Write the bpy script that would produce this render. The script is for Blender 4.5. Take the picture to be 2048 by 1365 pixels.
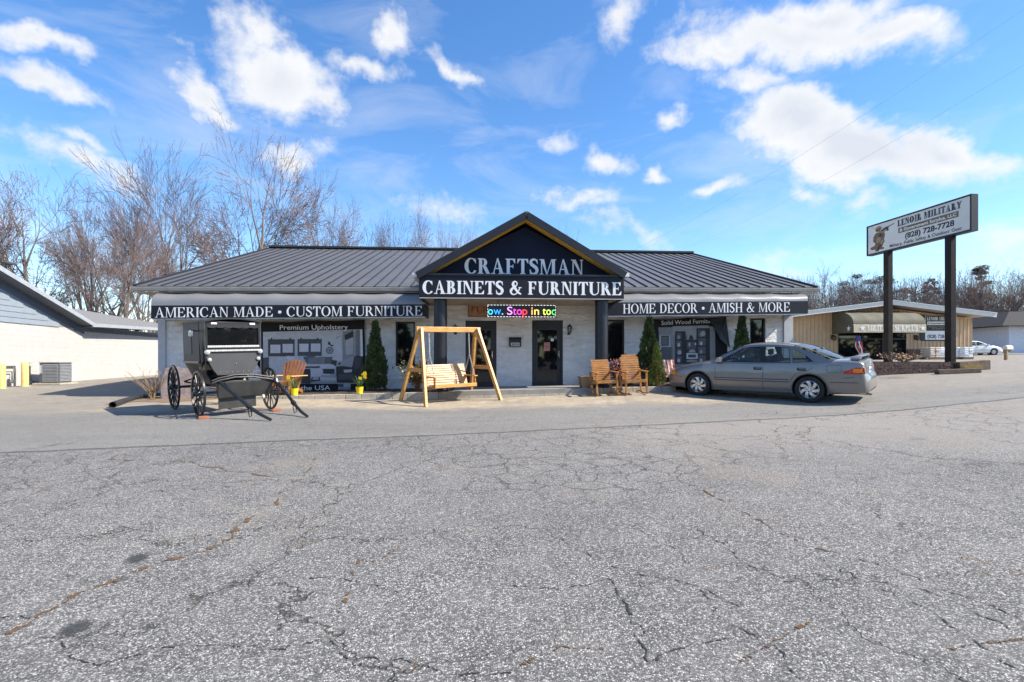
import bpy, bmesh, math, random
import numpy as np
from mathutils import Vector, Matrix, Quaternion
from mathutils.geometry import tessellate_polygon
R = math.radians
for o in list(bpy.data.objects): bpy.data.objects.remove(o)
sc = bpy.context.scene
COL = sc.collection

# ------------------------------------------------------------------ camera
F = 1000.0; HZ = 718.0; CAMZ = 1.5          # focal length and horizon measured on the 2048 px wide photograph
cam = bpy.data.cameras.new('camera'); camo = bpy.data.objects.new('camera', cam); COL.objects.link(camo)
cam.sensor_width = 36; cam.lens = 36 * F / 2048; cam.clip_start = .05; cam.clip_end = 3000
cam.shift_y = (HZ - 682.5) / 2048
camo.location = (0, 0, CAMZ); camo.rotation_euler = (R(90), 0, 0)
sc.camera = camo

# ------------------------------------------------------------------ sun, sky, exposure
SUN_EL, SUN_PHI = 43.0, 11.0                 # elevation; degrees the sun stands on the camera's side of due right
S = Vector((math.cos(R(SUN_EL)) * math.cos(R(SUN_PHI)), -math.cos(R(SUN_EL)) * math.sin(R(SUN_PHI)), math.sin(R(SUN_EL))))
sl = bpy.data.lights.new('sun', 'SUN'); so = bpy.data.objects.new('sun', sl); COL.objects.link(so)
sl.energy = 5.0; sl.angle = R(.5); sl.color = (1, .92, .785)
so.rotation_euler = S.to_track_quat('Z', 'Y').to_euler(); so.location = (30, -10, 40)
sc.view_settings.view_transform = 'Standard'; sc.view_settings.look = 'None'; sc.view_settings.gamma = 1
sc.view_settings.exposure = 0.82
sc.view_settings.use_curve_mapping = False

world = bpy.data.worlds.new('World'); sc.world = world; world.use_nodes = True
nt = world.node_tree; nt.nodes.clear()
N = lambda t: nt.nodes.new(t)
L = lambda a, b: nt.links.new(a, b)
def wmath(op, a, b=None, c=None, clamp=False):
    n = N('ShaderNodeMath'); n.operation = op; n.use_clamp = clamp
    for i, v in enumerate((a, b, c)):
        if v is None: continue
        if hasattr(v, 'is_linked'): L(v, n.inputs[i])
        else: n.inputs[i].default_value = v
    return n.outputs[0]
sky = N('ShaderNodeTexSky'); sky.sky_type = 'NISHITA'; sky.sun_disc = False
sky.sun_elevation = R(SUN_EL); sky.sun_rotation = R(90 + SUN_PHI)
sky.air_density = 1.0; sky.dust_density = .25; sky.ozone_density = 1.6; sky.altitude = 300
hs = N('ShaderNodeHueSaturation'); hs.inputs['Saturation'].default_value = 1.27; hs.inputs['Value'].default_value = 1.24; hs.inputs['Hue'].default_value = .504
L(sky.outputs[0], hs.inputs['Color'])
# clouds laid out on the sky sphere by azimuth and elevation
tc = N('ShaderNodeTexCoord'); sx = N('ShaderNodeSeparateXYZ'); L(tc.outputs['Generated'], sx.inputs[0])
az = wmath('ARCTAN2', sx.outputs[0], sx.outputs[1]); el = wmath('ARCSINE', sx.outputs[2])
cx = N('ShaderNodeCombineXYZ'); L(az, cx.inputs[0]); L(el, cx.inputs[1])
def wnoise(scale, det, rough, vec, dist=0):
    n = N('ShaderNodeTexNoise'); n.inputs['Scale'].default_value = scale; n.inputs['Detail'].default_value = det
    n.inputs['Roughness'].default_value = rough; n.inputs['Distortion'].default_value = dist; L(vec, n.inputs['Vector']); return n
def wvm(op, a, b=None, s=None):
    n = N('ShaderNodeVectorMath'); n.operation = op
    for i, v in enumerate((a, b)):
        if v is None: continue
        if hasattr(v, 'is_linked'): L(v, n.inputs[i])
        else: n.inputs[i].default_value = v
    if s is not None: n.inputs['Scale'].default_value = s
    return n.outputs['Value'] if op == 'LENGTH' else n.outputs[0]
wn = wnoise(5.5, 5, .58, cx.outputs[0])
wv = wvm('SCALE', wvm('SUBTRACT', wn.outputs['Color'], (.5, .5, .5)), s=.16)
wc = wvm('ADD', cx.outputs[0], wv)
def ae(px, py):
    v = Vector(((px - 1024) / F, 1, (HZ - py) / F)).normalized()
    return math.atan2(v.x, v.y), math.asin(v.z)
# px, py, half width px, half height px, tilt deg, weight
CLOUDS = [(80, 80, 120, 30, -12, .92), (95, 160, 120, 28, -22, .9), (400, 165, 100, 34, -35, .95), (560, 140, 125, 80, -15, 1.2),
          (640, 185, 70, 50, -30, .9), (720, 118, 110, 26, -18, .8), (520, 40, 45, 40, -50, .8), (430, 205, 70, 20, -25, .75), (790, 62, 50, 40, -40, .78), (910, 120, 75, 22, -38, .8),
          (145, 275, 50, 18, -20, .62), (150, 320, 190, 30, -14, .62), (600, 310, 60, 45, -30, .8), (1250, 20, 45, 55, -70, .62),
          (1590, 85, 300, 62, 2, 1.12), (1640, 35, 170, 60, 5, 1.2), (1440, 105, 140, 35, -8, .9), (1780, 75, 130, 45, 8, 1.0), (1490, 170, 95, 34, -10, .72), (1345, 215, 28, 26, 0, .72),
          (1600, 262, 160, 60, -10, 1.5), (1700, 312, 265, 66, -6, 1.5), (1890, 305, 160, 54, -8, 1.35), (1450, 372, 62, 22, -4, .8),
          (1600, 390, 70, 32, -15, .66), (1210, 318, 52, 26, 6, .78), (1115, 275, 45, 26, -10, .6), (1305, 343, 36, 14, -4, .68), (1145, 392, 90, 22, 0, .62),
          (880, 425, 110, 36, 0, .42), (1250, 460, 160, 22, -22, .42), (1540, 530, 120, 22, 0, .42), (1740, 420, 60, 26, 0, .5), (2010, 500, 90, 60, 0, .42),
          (-250, 200, 220, 60, -10, 1.0), (2350, 150, 220, 70, 5, 1.0), (-300, 330, 200, 40, 0, .8), (2500, 330, 200, 50, 0, .9)]
cur = None
for (px, py, hw, hh, rot, wt) in CLOUDS:
    a, e = ae(px, py); cr_, sr_ = math.cos(R(rot)), math.sin(R(rot))          # rot > 0 tilts the right end up
    m1 = [q - w_ for q, w_ in zip(ae(px + hw * cr_, py - hw * sr_), (a, e))]; m2 = [q - w_ for q, w_ in zip(ae(px + hh * sr_, py + hh * cr_), (a, e))]
    th_ = math.atan2(m1[1], m1[0]); l1 = math.hypot(*m1); l2 = abs(m1[0] * m2[1] - m1[1] * m2[0]) / l1
    mp = N('ShaderNodeMapping'); mp.vector_type = 'TEXTURE'
    mp.inputs['Location'].default_value = (a, e, 0); mp.inputs['Rotation'].default_value = (0, 0, th_); mp.inputs['Scale'].default_value = (l1 * 1.2, l2 * 1.3, 1)
    L(wc, mp.inputs['Vector'])
    v = wmath('MULTIPLY', wmath('SUBTRACT', 1.0, wvm('LENGTH', mp.outputs[0])), wt)
    cur = v if cur is None else wmath('SMOOTH_MAX', cur, v, .12)
n2 = wnoise(13, 9, .62, wvm('MULTIPLY', cx.outputs[0], (1, 1.6, 1)), .3)
n3 = wnoise(40, 6, .6, cx.outputs[0])
dens = wmath('ADD', wmath('MULTIPLY_ADD', wmath('SUBTRACT', n2.outputs[0], .5), 1.05, cur), wmath('MULTIPLY', wmath('SUBTRACT', n3.outputs[0], .5), .5))
mr = N('ShaderNodeMapRange'); mr.interpolation_type = 'SMOOTHSTEP'; mr.inputs['From Min'].default_value = -.02; mr.inputs['From Max'].default_value = .75
L(dens, mr.inputs[0])
cover = wmath('MULTIPLY', mr.outputs[0], .97)
# thin veil low in the sky
n4 = wnoise(3.0, 6, .6, wvm('MULTIPLY', cx.outputs[0], (1, 3, 1)), .6)
veil = N('ShaderNodeMapRange'); veil.inputs['From Min'].default_value = .48; veil.inputs['From Max'].default_value = .85; veil.inputs['To Max'].default_value = .5
L(n4.outputs[0], veil.inputs[0])
cover = wmath('MAXIMUM', cover, veil.outputs[0])
# thick middles of the clouds are a little greyer than their rims
mr2 = N('ShaderNodeMapRange'); mr2.inputs['From Min'].default_value = .45; mr2.inputs['From Max'].default_value = 1.3
L(wmath('MULTIPLY_ADD', wmath('SUBTRACT', wnoise(9, 5, .55, wvm('ADD', cx.outputs[0], (.3, .02, 0))).outputs[0], .5), 1.4, cur), mr2.inputs[0])
cc = N('ShaderNodeMix'); cc.data_type = 'RGBA'; cc.inputs['A'].default_value = (4.7, 4.75, 4.85, 1); cc.inputs['B'].default_value = (3.7, 3.9, 4.25, 1)
L(mr2.outputs[0], cc.inputs['Factor'])
mx = N('ShaderNodeMix'); mx.data_type = 'RGBA'
L(cover, mx.inputs['Factor']); L(hs.outputs[0], mx.inputs['A']); L(cc.outputs['Result'], mx.inputs['B'])
bg = N('ShaderNodeBackground'); bg.inputs['Strength'].default_value = .12
wo = N('ShaderNodeOutputWorld'); L(mx.outputs['Result'], bg.inputs[0]); L(bg.outputs[0], wo.inputs[0])

# ------------------------------------------------------------------ helpers
def W(px, py, d):
    return Vector(((px - 1024) / F * d, d, CAMZ + (HZ - py) / F * d))
def nrm(v): return Vector(v).normalized()
class MB:
    def __init__(s): s.v = []; s.f = []; s.m = []; s.cm = 0; s.u = []
    def add(s, vs, fs, m=None):
        b = len(s.v); s.v.extend([tuple(v) for v in vs]); m = s.cm if m is None else m
        for f in fs: s.f.append(tuple(i + b for i in f)); s.m.append(m)
        return s
    def box(s, x0, x1, y0, y1, z0, z1, M=None, m=None):
        vs = [(x, y, z) for x in (x0, x1) for y in (y0, y1) for z in (z0, z1)]
        if M is not None: vs = [M @ Vector(v) for v in vs]
        fs = [(0, 1, 3, 2), (4, 6, 7, 5), (0, 4, 5, 1), (2, 3, 7, 6), (0, 2, 6, 4), (1, 5, 7, 3)]
        return s.add(vs, fs, m)
    def hexa(s, b4, t4, m=None):      # four bottom and four top corners, both counter-clockwise seen from above
        vs = list(b4) + list(t4)
        return s.add(vs, [(3, 2, 1, 0), (4, 5, 6, 7), (0, 1, 5, 4), (1, 2, 6, 5), (2, 3, 7, 6), (3, 0, 4, 7)], m)
    def bar(s, p0, p1, w, h, up=(0, 0, 1), m=None, w1=None, h1=None):
        p0 = Vector(p0); p1 = Vector(p1); d = (p1 - p0).normalized(); up = Vector(up)
        a = d.cross(up)
        if a.length < 1e-4: a = d.cross(Vector((1, 0, 0)))
        a.normalize(); b = a.cross(d).normalized(); w1 = w if w1 is None else w1; h1 = h if h1 is None else h1
        q = lambda p, ww, hh: [p - a * ww / 2 - b * hh / 2, p + a * ww / 2 - b * hh / 2, p + a * ww / 2 + b * hh / 2, p - a * ww / 2 + b * hh / 2]
        vs = q(p0, w, h) + q(p1, w1, h1)
        return s.add(vs, [(0, 1, 2, 3), (7, 6, 5, 4), (0, 4, 5, 1), (1, 5, 6, 2), (2, 6, 7, 3), (3, 7, 4, 0)], m)
    def tube(s, pts, rs, n=8, m=None, cap=True):
        pts = [Vector(p) for p in pts]
        if not hasattr(rs, '__len__'): rs = [rs] * len(pts)
        vs = []; a = None
        for i, p in enumerate(pts):
            d = (pts[min(i + 1, len(pts) - 1)] - pts[max(i - 1, 0)])
            d = d.normalized() if d.length > 1e-9 else Vector((0, 0, 1))
            if a is None:
                a = d.orthogonal().normalized()
            else:
                a = (a - d * a.dot(d)); a = a.normalized() if a.length > 1e-6 else d.orthogonal().normalized()
            b = d.cross(a)
            for k in range(n):
                t = 2 * math.pi * k / n; vs.append(p + (a * math.cos(t) + b * math.sin(t)) * rs[i])
        fs = []
        for i in range(len(pts) - 1):
            for k in range(n):
                fs.append((i * n + k, i * n + (k + 1) % n, (i + 1) * n + (k + 1) % n, (i + 1) * n + k))
        if cap: fs.append(tuple(range(n - 1, -1, -1))); fs.append(tuple((len(pts) - 1) * n + k for k in range(n)))
        return s.add(vs, fs, m)
    def lathe(s, prof, n=24, M=None, m=None, a0=0, a1=2 * math.pi):
        full = abs(a1 - a0 - 2 * math.pi) < 1e-6; nn = n if full else n + 1
        vs = []
        for (r, z) in prof:
            for k in range(nn):
                t = a0 + (a1 - a0) * k / n; v = Vector((r * math.cos(t), r * math.sin(t), z)); vs.append(M @ v if M is not None else v)
        fs = []
        for i in range(len(prof) - 1):
            for k in range(n):
                k2 = (k + 1) % nn
                fs.append((i * nn + k, i * nn + k2, (i + 1) * nn + k2, (i + 1) * nn + k))
        return s.add(vs, fs, m)
    def prism(s, poly, p0, ax, ay, depth, m=None):   # polygon in the plane (p0, ax, ay), extruded by the vector depth
        ax = Vector(ax); ay = Vector(ay); p0 = Vector(p0); dv = Vector(depth)
        a = [p0 + ax * x + ay * y for x, y in poly]; n = len(a)
        tri = tessellate_polygon([a]); vs = a + [p + dv for p in a]
        fs = [tuple(t) for t in tri] + [tuple(i + n for i in reversed(t)) for t in tri]
        fs += [(i, (i + 1) % n, (i + 1) % n + n, i + n) for i in range(n)]
        return s.add(vs, fs, m)
    def grid(s, P, m=None, flip=False):              # P: rows x cols of points
        r, c = len(P), len(P[0]); vs = [p for row in P for p in row]
        fs = [((i * c + j, i * c + j + 1, (i + 1) * c + j + 1, (i + 1) * c + j)) for i in range(r - 1) for j in range(c - 1)]
        if flip: fs = [f[::-1] for f in fs]
        return s.add(vs, fs, m)
    def ball(s, c, r, n=10, m=None, sz=(1, 1, 1)):
        pr = [(r * math.sin(math.pi * i / n), -r * math.cos(math.pi * i / n)) for i in range(n + 1)]
        return s.lathe(pr, n * 2, Matrix.Translation(Vector(c)) @ Matrix.Diagonal((*sz, 1)), m)
def obj(name, mb, mat, parent=None, smooth=False, bevel=0, label=None, recalc=True, M=None):
    me = bpy.data.meshes.new(name); me.from_pydata(mb.v, [], mb.f)
    mats = mat if isinstance(mat, (list, tuple)) else [mat]
    for mm in mats: me.materials.append(mm)
    if len(mats) > 1: me.polygons.foreach_set('material_index', mb.m)
    me.update()
    if recalc or bevel:
        bm = bmesh.new(); bm.from_mesh(me)
        if bevel:
            bmesh.ops.remove_doubles(bm, verts=bm.verts, dist=1e-5)
        if recalc: bmesh.ops.recalc_face_normals(bm, faces=bm.faces)
        bm.to_mesh(me); bm.free()
    o = bpy.data.objects.new(name, me); COL.objects.link(o)
    if smooth:
        me.polygons.foreach_set('use_smooth', [True] * len(me.polygons))
        if smooth != 'all':
            try: me.set_sharp_from_angle(angle=R(38 if smooth is True else smooth))
            except Exception: pass
    if bevel:
        bv = o.modifiers.new('bevel', 'BEVEL'); bv.width = bevel; bv.segments = 2; bv.limit_method = 'ANGLE'; bv.angle_limit = R(40); bv.harden_normals = False
    if M is not None: o.matrix_world = M
    if parent is not None: o.parent = parent
    if label: o['label'] = label
    return o
def thing(name, label, cat, loc=(0, 0, 0), rz=0, group=None, M=None):
    o = bpy.data.objects.new(name, None); COL.objects.link(o); o.empty_display_size = .2
    if M is not None: o.matrix_world = M
    else: o.location = loc; o.rotation_euler = (0, 0, rz)
    o['label'] = label; o['category'] = cat
    if group: o['group'] = group
    return o
def tag(o, label, cat, group=None):
    o['label'] = label; o['category'] = cat
    if group: o['group'] = group
    return o
def struct(o): o['kind'] = 'structure'; return o
def copy_tree(o, parent=None):
    c = o.copy(); COL.objects.link(c)
    if parent is not None: c.parent = parent
    for ch in [q for q in bpy.data.objects if q.parent == o]: copy_tree(ch, c)
    return c

# ------------------------------------------------------------------ materials
def mat(name, col, rough=.7, metal=0, spec=.5, var=.12, vscale=6, bump=0, bscale=40, detail=5, coat=0, col2=None, stretch=None, dirt=0):
    m = bpy.data.materials.new(name); m.use_nodes = True; t = m.node_tree; b = t.nodes['Principled BSDF']
    b.inputs['Roughness'].default_value = rough; b.inputs['Metallic'].default_value = metal
    b.inputs['Specular IOR Level'].default_value = spec
    if coat: b.inputs['Coat Weight'].default_value = coat; b.inputs['Coat Roughness'].default_value = .04
    if isinstance(col, (int, float)): col = (col, col, col)
    tcn = t.nodes.new('ShaderNodeTexCoord'); vec = tcn.outputs['Object']
    if stretch:
        mp = t.nodes.new('ShaderNodeMapping'); mp.inputs['Scale'].default_value = stretch; t.links.new(vec, mp.inputs[0]); vec = mp.outputs[0]
    n = t.nodes.new('ShaderNodeTexNoise'); n.inputs['Scale'].default_value = vscale; n.inputs['Detail'].default_value = detail; n.inputs['Roughness'].default_value = .62
    t.links.new(vec, n.inputs['Vector'])
    r = t.nodes.new('ShaderNodeValToRGB'); e = r.color_ramp.elements
    c2 = col2 if col2 else tuple(min(1, c * (1 + var)) for c in col); c1 = tuple(c * (1 - var) for c in col)
    e[0].position = .32; e[0].color = (*c1, 1); e[1].position = .68; e[1].color = (*c2, 1)
    t.links.new(n.outputs[0], r.inputs[0]); out = r.outputs[0]
    if dirt:
        d = t.nodes.new('ShaderNodeTexNoise'); d.inputs['Scale'].default_value = 1.3; d.inputs['Detail'].default_value = 8; d.inputs['Roughness'].default_value = .7
        t.links.new(tcn.outputs['Object'], d.inputs['Vector'])
        mr = t.nodes.new('ShaderNodeMapRange'); mr.inputs['From Min'].default_value = .45; mr.inputs['From Max'].default_value = .75; mr.inputs['To Max'].default_value = dirt; t.links.new(d.outputs[0], mr.inputs[0])
        mixn = t.nodes.new('ShaderNodeMix'); mixn.data_type = 'RGBA'; mixn.inputs['B'].default_value = (.16, .13, .1, 1)
        t.links.new(mr.outputs[0], mixn.inputs['Factor']); t.links.new(out, mixn.inputs['A']); out = mixn.outputs['Result']
    t.links.new(out, b.inputs['Base Color'])
    if bump:
        bn = t.nodes.new('ShaderNodeTexNoise'); bn.inputs['Scale'].default_value = bscale; bn.inputs['Detail'].default_value = 6
        t.links.new(vec, bn.inputs['Vector'])
        bp = t.nodes.new('ShaderNodeBump'); bp.inputs['Strength'].default_value = bump; bp.inputs['Distance'].default_value = .02
        t.links.new(bn.outputs[0], bp.inputs['Height']); t.links.new(bp.outputs[0], b.inputs['Normal'])
    return m
def emit(name, col, s):
    m = bpy.data.materials.new(name); m.use_nodes = True; b = m.node_tree.nodes['Principled BSDF']
    b.inputs['Base Color'].default_value = (*[c * .2 for c in col], 1); b.inputs['Emission Color'].default_value = (*col, 1); b.inputs['Emission Strength'].default_value = s
    return m
def glassy(name, tint, refl=.08):
    m = bpy.data.materials.new(name); m.use_nodes = True; t = m.node_tree; t.nodes.clear()
    tr = t.nodes.new('ShaderNodeBsdfTransparent'); tr.inputs[0].default_value = (*tint, 1)
    gl = t.nodes.new('ShaderNodeBsdfGlossy'); gl.inputs['Roughness'].default_value = .02
    fr = t.nodes.new('ShaderNodeFresnel'); fr.inputs[0].default_value = 1.5
    ad = t.nodes.new('ShaderNodeMath'); ad.operation = 'ADD'; ad.inputs[1].default_value = refl; t.links.new(fr.outputs[0], ad.inputs[0])
    mxn = t.nodes.new('ShaderNodeMixShader'); t.links.new(ad.outputs[0], mxn.inputs[0]); t.links.new(tr.outputs[0], mxn.inputs[1]); t.links.new(gl.outputs[0], mxn.inputs[2])
    o = t.nodes.new('ShaderNodeOutputMaterial'); t.links.new(mxn.outputs[0], o.inputs[0]); return m
M_ = {}
M_['black'] = mat('black paint', .012, .35, var=.3)
M_['black_matte'] = mat('matte black', .015, .75, var=.3)
M_['navy'] = mat('navy vinyl', (.010, .011, .018), .5, spec=.3, var=.15, vscale=2)
M_['white_letter'] = mat('white lettering', .8, .5, var=.03)
M_['glass'] = mat('dark window glass', (.008, .009, .01), .03, spec=.6, var=.3, vscale=1)
M_['chrome'] = mat('chrome', .75, .15, 1, var=.05)
M_['silver'] = mat('galvanised metal', .55, .4, .8, var=.1)
M_['wood'] = mat('varnished pine', (.56, .27, .07), .38, var=.22, vscale=5, stretch=(1, 1, 6), col2=(.68, .38, .12))
M_['wood_dark'] = mat('varnished cedar', (.42, .17, .04), .4, var=.25, vscale=5, col2=(.52, .25, .07))
M_['red_wood'] = mat('brown stained wood', (.2, .07, .025), .5, var=.25, vscale=9)
M_['brick'] = mat('red brick', (.36, .13, .07), .85, var=.25, vscale=20, bump=.3)
M_['concrete'] = mat('kerb concrete', (.42, .38, .31), .85, var=.2, vscale=5, bump=.4, bscale=60, dirt=.35)
M_['slab'] = mat('walkway concrete', (.27, .26, .24), .85, var=.15, vscale=4, bump=.3, bscale=60)
M_['soil'] = mat('bark mulch', (.075, .048, .03), .95, var=.6, vscale=35, bump=1, bscale=50)
M_['leaf'] = mat('evergreen needles', (.035, .065, .022), .6, var=.45, vscale=5, col2=(.075, .12, .035))
M_['leaf2'] = mat('golden evergreen needles', (.12, .16, .03), .6, var=.4, vscale=5, col2=(.24, .28, .06))
M_['blade'] = mat('green blades', (.06, .14, .03), .5, var=.3)
M_['yellow'] = mat('yellow plastic', (.85, .62, .02), .4, var=.05)
M_['petal'] = mat('yellow petals', (.9, .68, .04), .5, var=.1)
M_['twig'] = mat('tan twigs', (.3, .2, .11), .8, var=.3)
M_['steel'] = mat('grey painted steel', .09, .5, var=.15)
# ------------------------------------------------------------------ the lie of the land
CP = [(0, 0, 0), (-4, 0, -.06), (4, 0, .06), (0, 2.3, .02), (-2.5, 2.3, -.04), (2.5, 2.3, .07), (-2.5, 5, .06), (2.5, 5, .14), (0, 8, .2), (-7, 7, .12), (8, 8, .36),
      (-6.47, 10.37, .287), (-5.48, 11.4, .34), (-7.9, 11.78, .298), (-2.1, 12.5, .29), (.1, 13.8, .38), (5.02, 13.8, .49), (7, 12, .444), (2.4, 14.3, .46),
      (-7, 14.3, .37), (-10, 14.5, .33), (4.5, 14.6, .57), (9.5, 14, .72), (11.5, 15.4, .98), (14, 15, 1.05), (12, 12, .75), (14, 19, 1.2), (-18.9, 18.5, .445), (-19.8, 22.9, .5), (-21.3, 30.2, .53), (-14, 22, .45), (-13, 28, .45),
      (-8, 17, .3), (0, 17, .4), (6, 17.2, .55), (10.5, 18, .85), (28, 42, 1.42), (38, 42, 1.5), (36, 60, 2.1), (60, 60, 2.3), (20, 30, 1.3),
      (-30, 10, .2), (-60, 40, .4), (0, 40, .6), (0, 80, 1), (-60, 90, .8), (60, 90, 3), (60, 20, 1.6), (0, -30, -.3), (-60, -30, -.8), (60, -30, .6)]
_P = np.array([(a, b) for a, b, c in CP], float); _Z = np.array([c for a, b, c in CP], float)
def _phi(r2): return np.where(r2 > 0, .5 * r2 * np.log(np.maximum(r2, 1e-12)), 0)
_n = len(CP); _D = ((_P[:, None] - _P[None]) ** 2).sum(-1)
_A = np.zeros((_n + 3, _n + 3)); _A[:_n, :_n] = _phi(_D) + np.eye(_n) * 1.5
_A[:_n, _n] = 1; _A[:_n, _n + 1:] = _P; _A[_n, :_n] = 1; _A[_n + 1:, :_n] = _P.T
_w = np.linalg.solve(_A, np.concatenate([_Z, np.zeros(3)]))
def gzv(x, y):
    x = np.asarray(x, float); y = np.asarray(y, float); sh = x.shape
    q = np.stack([x.ravel(), y.ravel()], 1)
    lim = np.clip(q, [-90, -40], [90, 110])
    r2 = ((lim[:, None] - _P[None]) ** 2).sum(-1)
    z = _phi(r2) @ _w[:_n] + _w[_n] + lim @ _w[_n + 1:]
    return z.reshape(sh)
def gz(x, y): return float(gzv(np.array([x]), np.array([y]))[0])
def G(px, py):                       # the ground point seen at a pixel
    d = CAMZ * F / (py - HZ)
    for _ in range(30):
        d = .5 * d + .5 * max(.5, (CAMZ - gz((px - 1024) / F * d, d)) * F / (py - HZ))
    x = (px - 1024) / F * d
    return Vector((x, d, gz(x, d)))
def gmat(x, y, ang, dz=0):           # stands a thing on the ground, leaning with it, local +X at angle ang
    e = .6; gx = (gz(x + e, y) - gz(x - e, y)) / 2 / e; gy = (gz(x, y + e) - gz(x, y - e)) / 2 / e
    n = Vector((-gx, -gy, 1)).normalized(); a = Vector((math.cos(ang), math.sin(ang), 0)); a = (a - n * a.dot(n)).normalized(); b = n.cross(a)
    m = Matrix((a, b, n)).transposed().to_4x4(); m.translation = Vector((x, y, gz(x, y) + dz)); return m

def axis(lo, hi, step, far_lo, far_hi):
    a = list(np.arange(lo, hi + 1e-6, step)); s = step; p = hi
    while p < far_hi: s *= 1.35; p += s; a.append(p)
    s = step; p = lo
    while p > far_lo: s *= 1.35; p -= s; a.insert(0, p)
    return np.array(a)
gx_ = axis(-24, 20, .4, -900, 900); gy_ = axis(-4, 34, .4, -300, 1500)
XX, YY = np.meshgrid(gx_, gy_); ZZ = gzv(XX, YY)
mb = MB(); mb.grid([[(XX[i, j], YY[i, j], ZZ[i, j]) for j in range(len(gx_))] for i in range(len(gy_))])

def ground_mat():
    m = bpy.data.materials.new('weathered asphalt'); m.use_nodes = True; t = m.node_tree; b = t.nodes['Principled BSDF']
    Nn = t.nodes.new; Ln = t.links.new
    geo = Nn('ShaderNodeNewGeometry'); P = geo.outputs['Position']; sp = Nn('ShaderNodeSeparateXYZ'); Ln(P, sp.inputs[0])
    def mth(op, a, b_=None, c=None, cl=False):
        n = Nn('ShaderNodeMath'); n.operation = op; n.use_clamp = cl
        for i, v in enumerate((a, b_, c)):
            if v is None: continue
            if hasattr(v, 'is_linked'): Ln(v, n.inputs[i])
            else: n.inputs[i].default_value = v
        return n.outputs[0]
    def noise(s, d=4, r=.6, vec=P, dist=0):
        n = Nn('ShaderNodeTexNoise'); n.inputs['Scale'].default_value = s; n.inputs['Detail'].default_value = d; n.inputs['Roughness'].default_value = r; n.inputs['Distortion'].default_value = dist
        Ln(vec, n.inputs['Vector']); return n
    def mrange(v, a, b_, c=0, d=1, smooth=True):
        n = Nn('ShaderNodeMapRange'); n.interpolation_type = 'SMOOTHSTEP' if smooth else 'LINEAR'
        for k, q in zip(('From Min', 'From Max', 'To Min', 'To Max'), (a, b_, c, d)): n.inputs[k].default_value = q
        Ln(v, n.inputs[0]); return n.outputs[0]
    def mix(f, a, b_, mode='MIX'):
        n = Nn('ShaderNodeMix'); n.data_type = 'RGBA'; n.blend_type = mode
        if hasattr(f, 'is_linked'): Ln(f, n.inputs['Factor'])
        else: n.inputs['Factor'].default_value = f
        for k, v in (('A', a), ('B', b_)):
            if hasattr(v, 'is_linked'): Ln(v, n.inputs[k])
            else: n.inputs[k].default_value = (*v, 1)
        return n.outputs['Result']
    # coarse aggregate: stones of many greys, two sizes
    def stones(scale):
        v = Nn('ShaderNodeTexVoronoi'); v.inputs['Scale'].default_value = scale; Ln(P, v.inputs['Vector'])
        s = Nn('ShaderNodeSeparateColor'); Ln(v.outputs['Color'], s.inputs[0]); return s.outputs[0], v.outputs['Distance'], s.outputs[1]
    s1, d1, h1 = stones(95); s2, d2, h2 = stones(210)
    big = noise(.35, 6, .65); med = noise(2.2, 6, .65)
    ramp = Nn('ShaderNodeValToRGB'); cr = ramp.color_ramp; cr.elements[0].position = 0; cr.elements[0].color = (.04, .04, .042, 1); cr.elements[1].position = 1; cr.elements[1].color = (.92, .88, .80, 1)
    for p, c in ((.38, .115), (.6, .265), (.8, .53)):
        e = cr.elements.new(p); e.color = (c, c * .965, c * .905, 1)
    Ln(mth('ADD', mth('MULTIPLY', s1, .55), mth('MULTIPLY', s2, .45)), ramp.inputs[0])
    coarse = mix(mrange(big.outputs[0], .3, .7), ramp.outputs[0], mix(1, ramp.outputs[0], (.8, .8, .82), 'MULTIPLY'))
    # pits between the stones
    pit = mrange(d1, .35, .62)
    coarse = mix(mth('MULTIPLY', pit, .55), coarse, (.05, .05, .052))
    # warm grey fines worn in on the right, in the middle distance
    warm = mth('MULTIPLY', mrange(sp.outputs[1], 5, 9), mrange(sp.outputs[0], -2, 4))
    coarse = mix(mth('MULTIPLY', warm, .45), coarse, (.36, .325, .28))
    coarse = mix(mrange(med.outputs[0], .35, .75, 0, .22), coarse, (.31, .30, .28))
    # the smoother lane in front of the shop
    fr = Nn('ShaderNodeValToRGB'); fr.color_ramp.elements[0].position = .2; fr.color_ramp.elements[0].color = (.075, .075, .075, 1); fr.color_ramp.elements[1].position = .8; fr.color_ramp.elements[1].color = (.37, .355, .325, 1)
    Ln(mth('ADD', mth('MULTIPLY', s2, .7), mth('MULTIPLY', noise(60, 4).outputs[0], .3)), fr.inputs[0])
    fine = mix(mrange(noise(.9, 6, .7).outputs[0], .4, .7, 0, .3), fr.outputs[0], (.215, .2, .175))
    stm = Nn('ShaderNodeMapping'); stm.inputs['Rotation'].default_value = (0, 0, -.2); stm.inputs['Scale'].default_value = (.22, 1.6, 1); Ln(P, stm.inputs[0])
    fine = mix(mrange(noise(1.0, 7, .7, stm.outputs[0]).outputs[0], .35, .72, 0, .5), fine, (.13, .125, .115)); fine = mix(mrange(noise(1.7, 7, .7, stm.outputs[0]).outputs[0], .5, .75, 0, .5), fine, (.33, .30, .25))
    coarse = mix(mth('MULTIPLY', mrange(noise(.55, 6, .7).outputs[0], .5, .72, 0, .4), mrange(sp.outputs[1], 2, 5, .3, 1)), coarse, (.27, .22, .165)); coarse = mix(mrange(noise(.8, 6, .75, stm.outputs[0]).outputs[0], .55, .75, 0, .35), coarse, (.12, .115, .11))
    wob = mth('MULTIPLY', mth('SUBTRACT', noise(1.2, 5).outputs[0], .5), .5)
    edge = mth('ADD', mth('SUBTRACT', sp.outputs[1], mth('MULTIPLY_ADD', sp.outputs[0], .2, 8.75)), mth('MULTIPLY', wob, .25))
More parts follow.
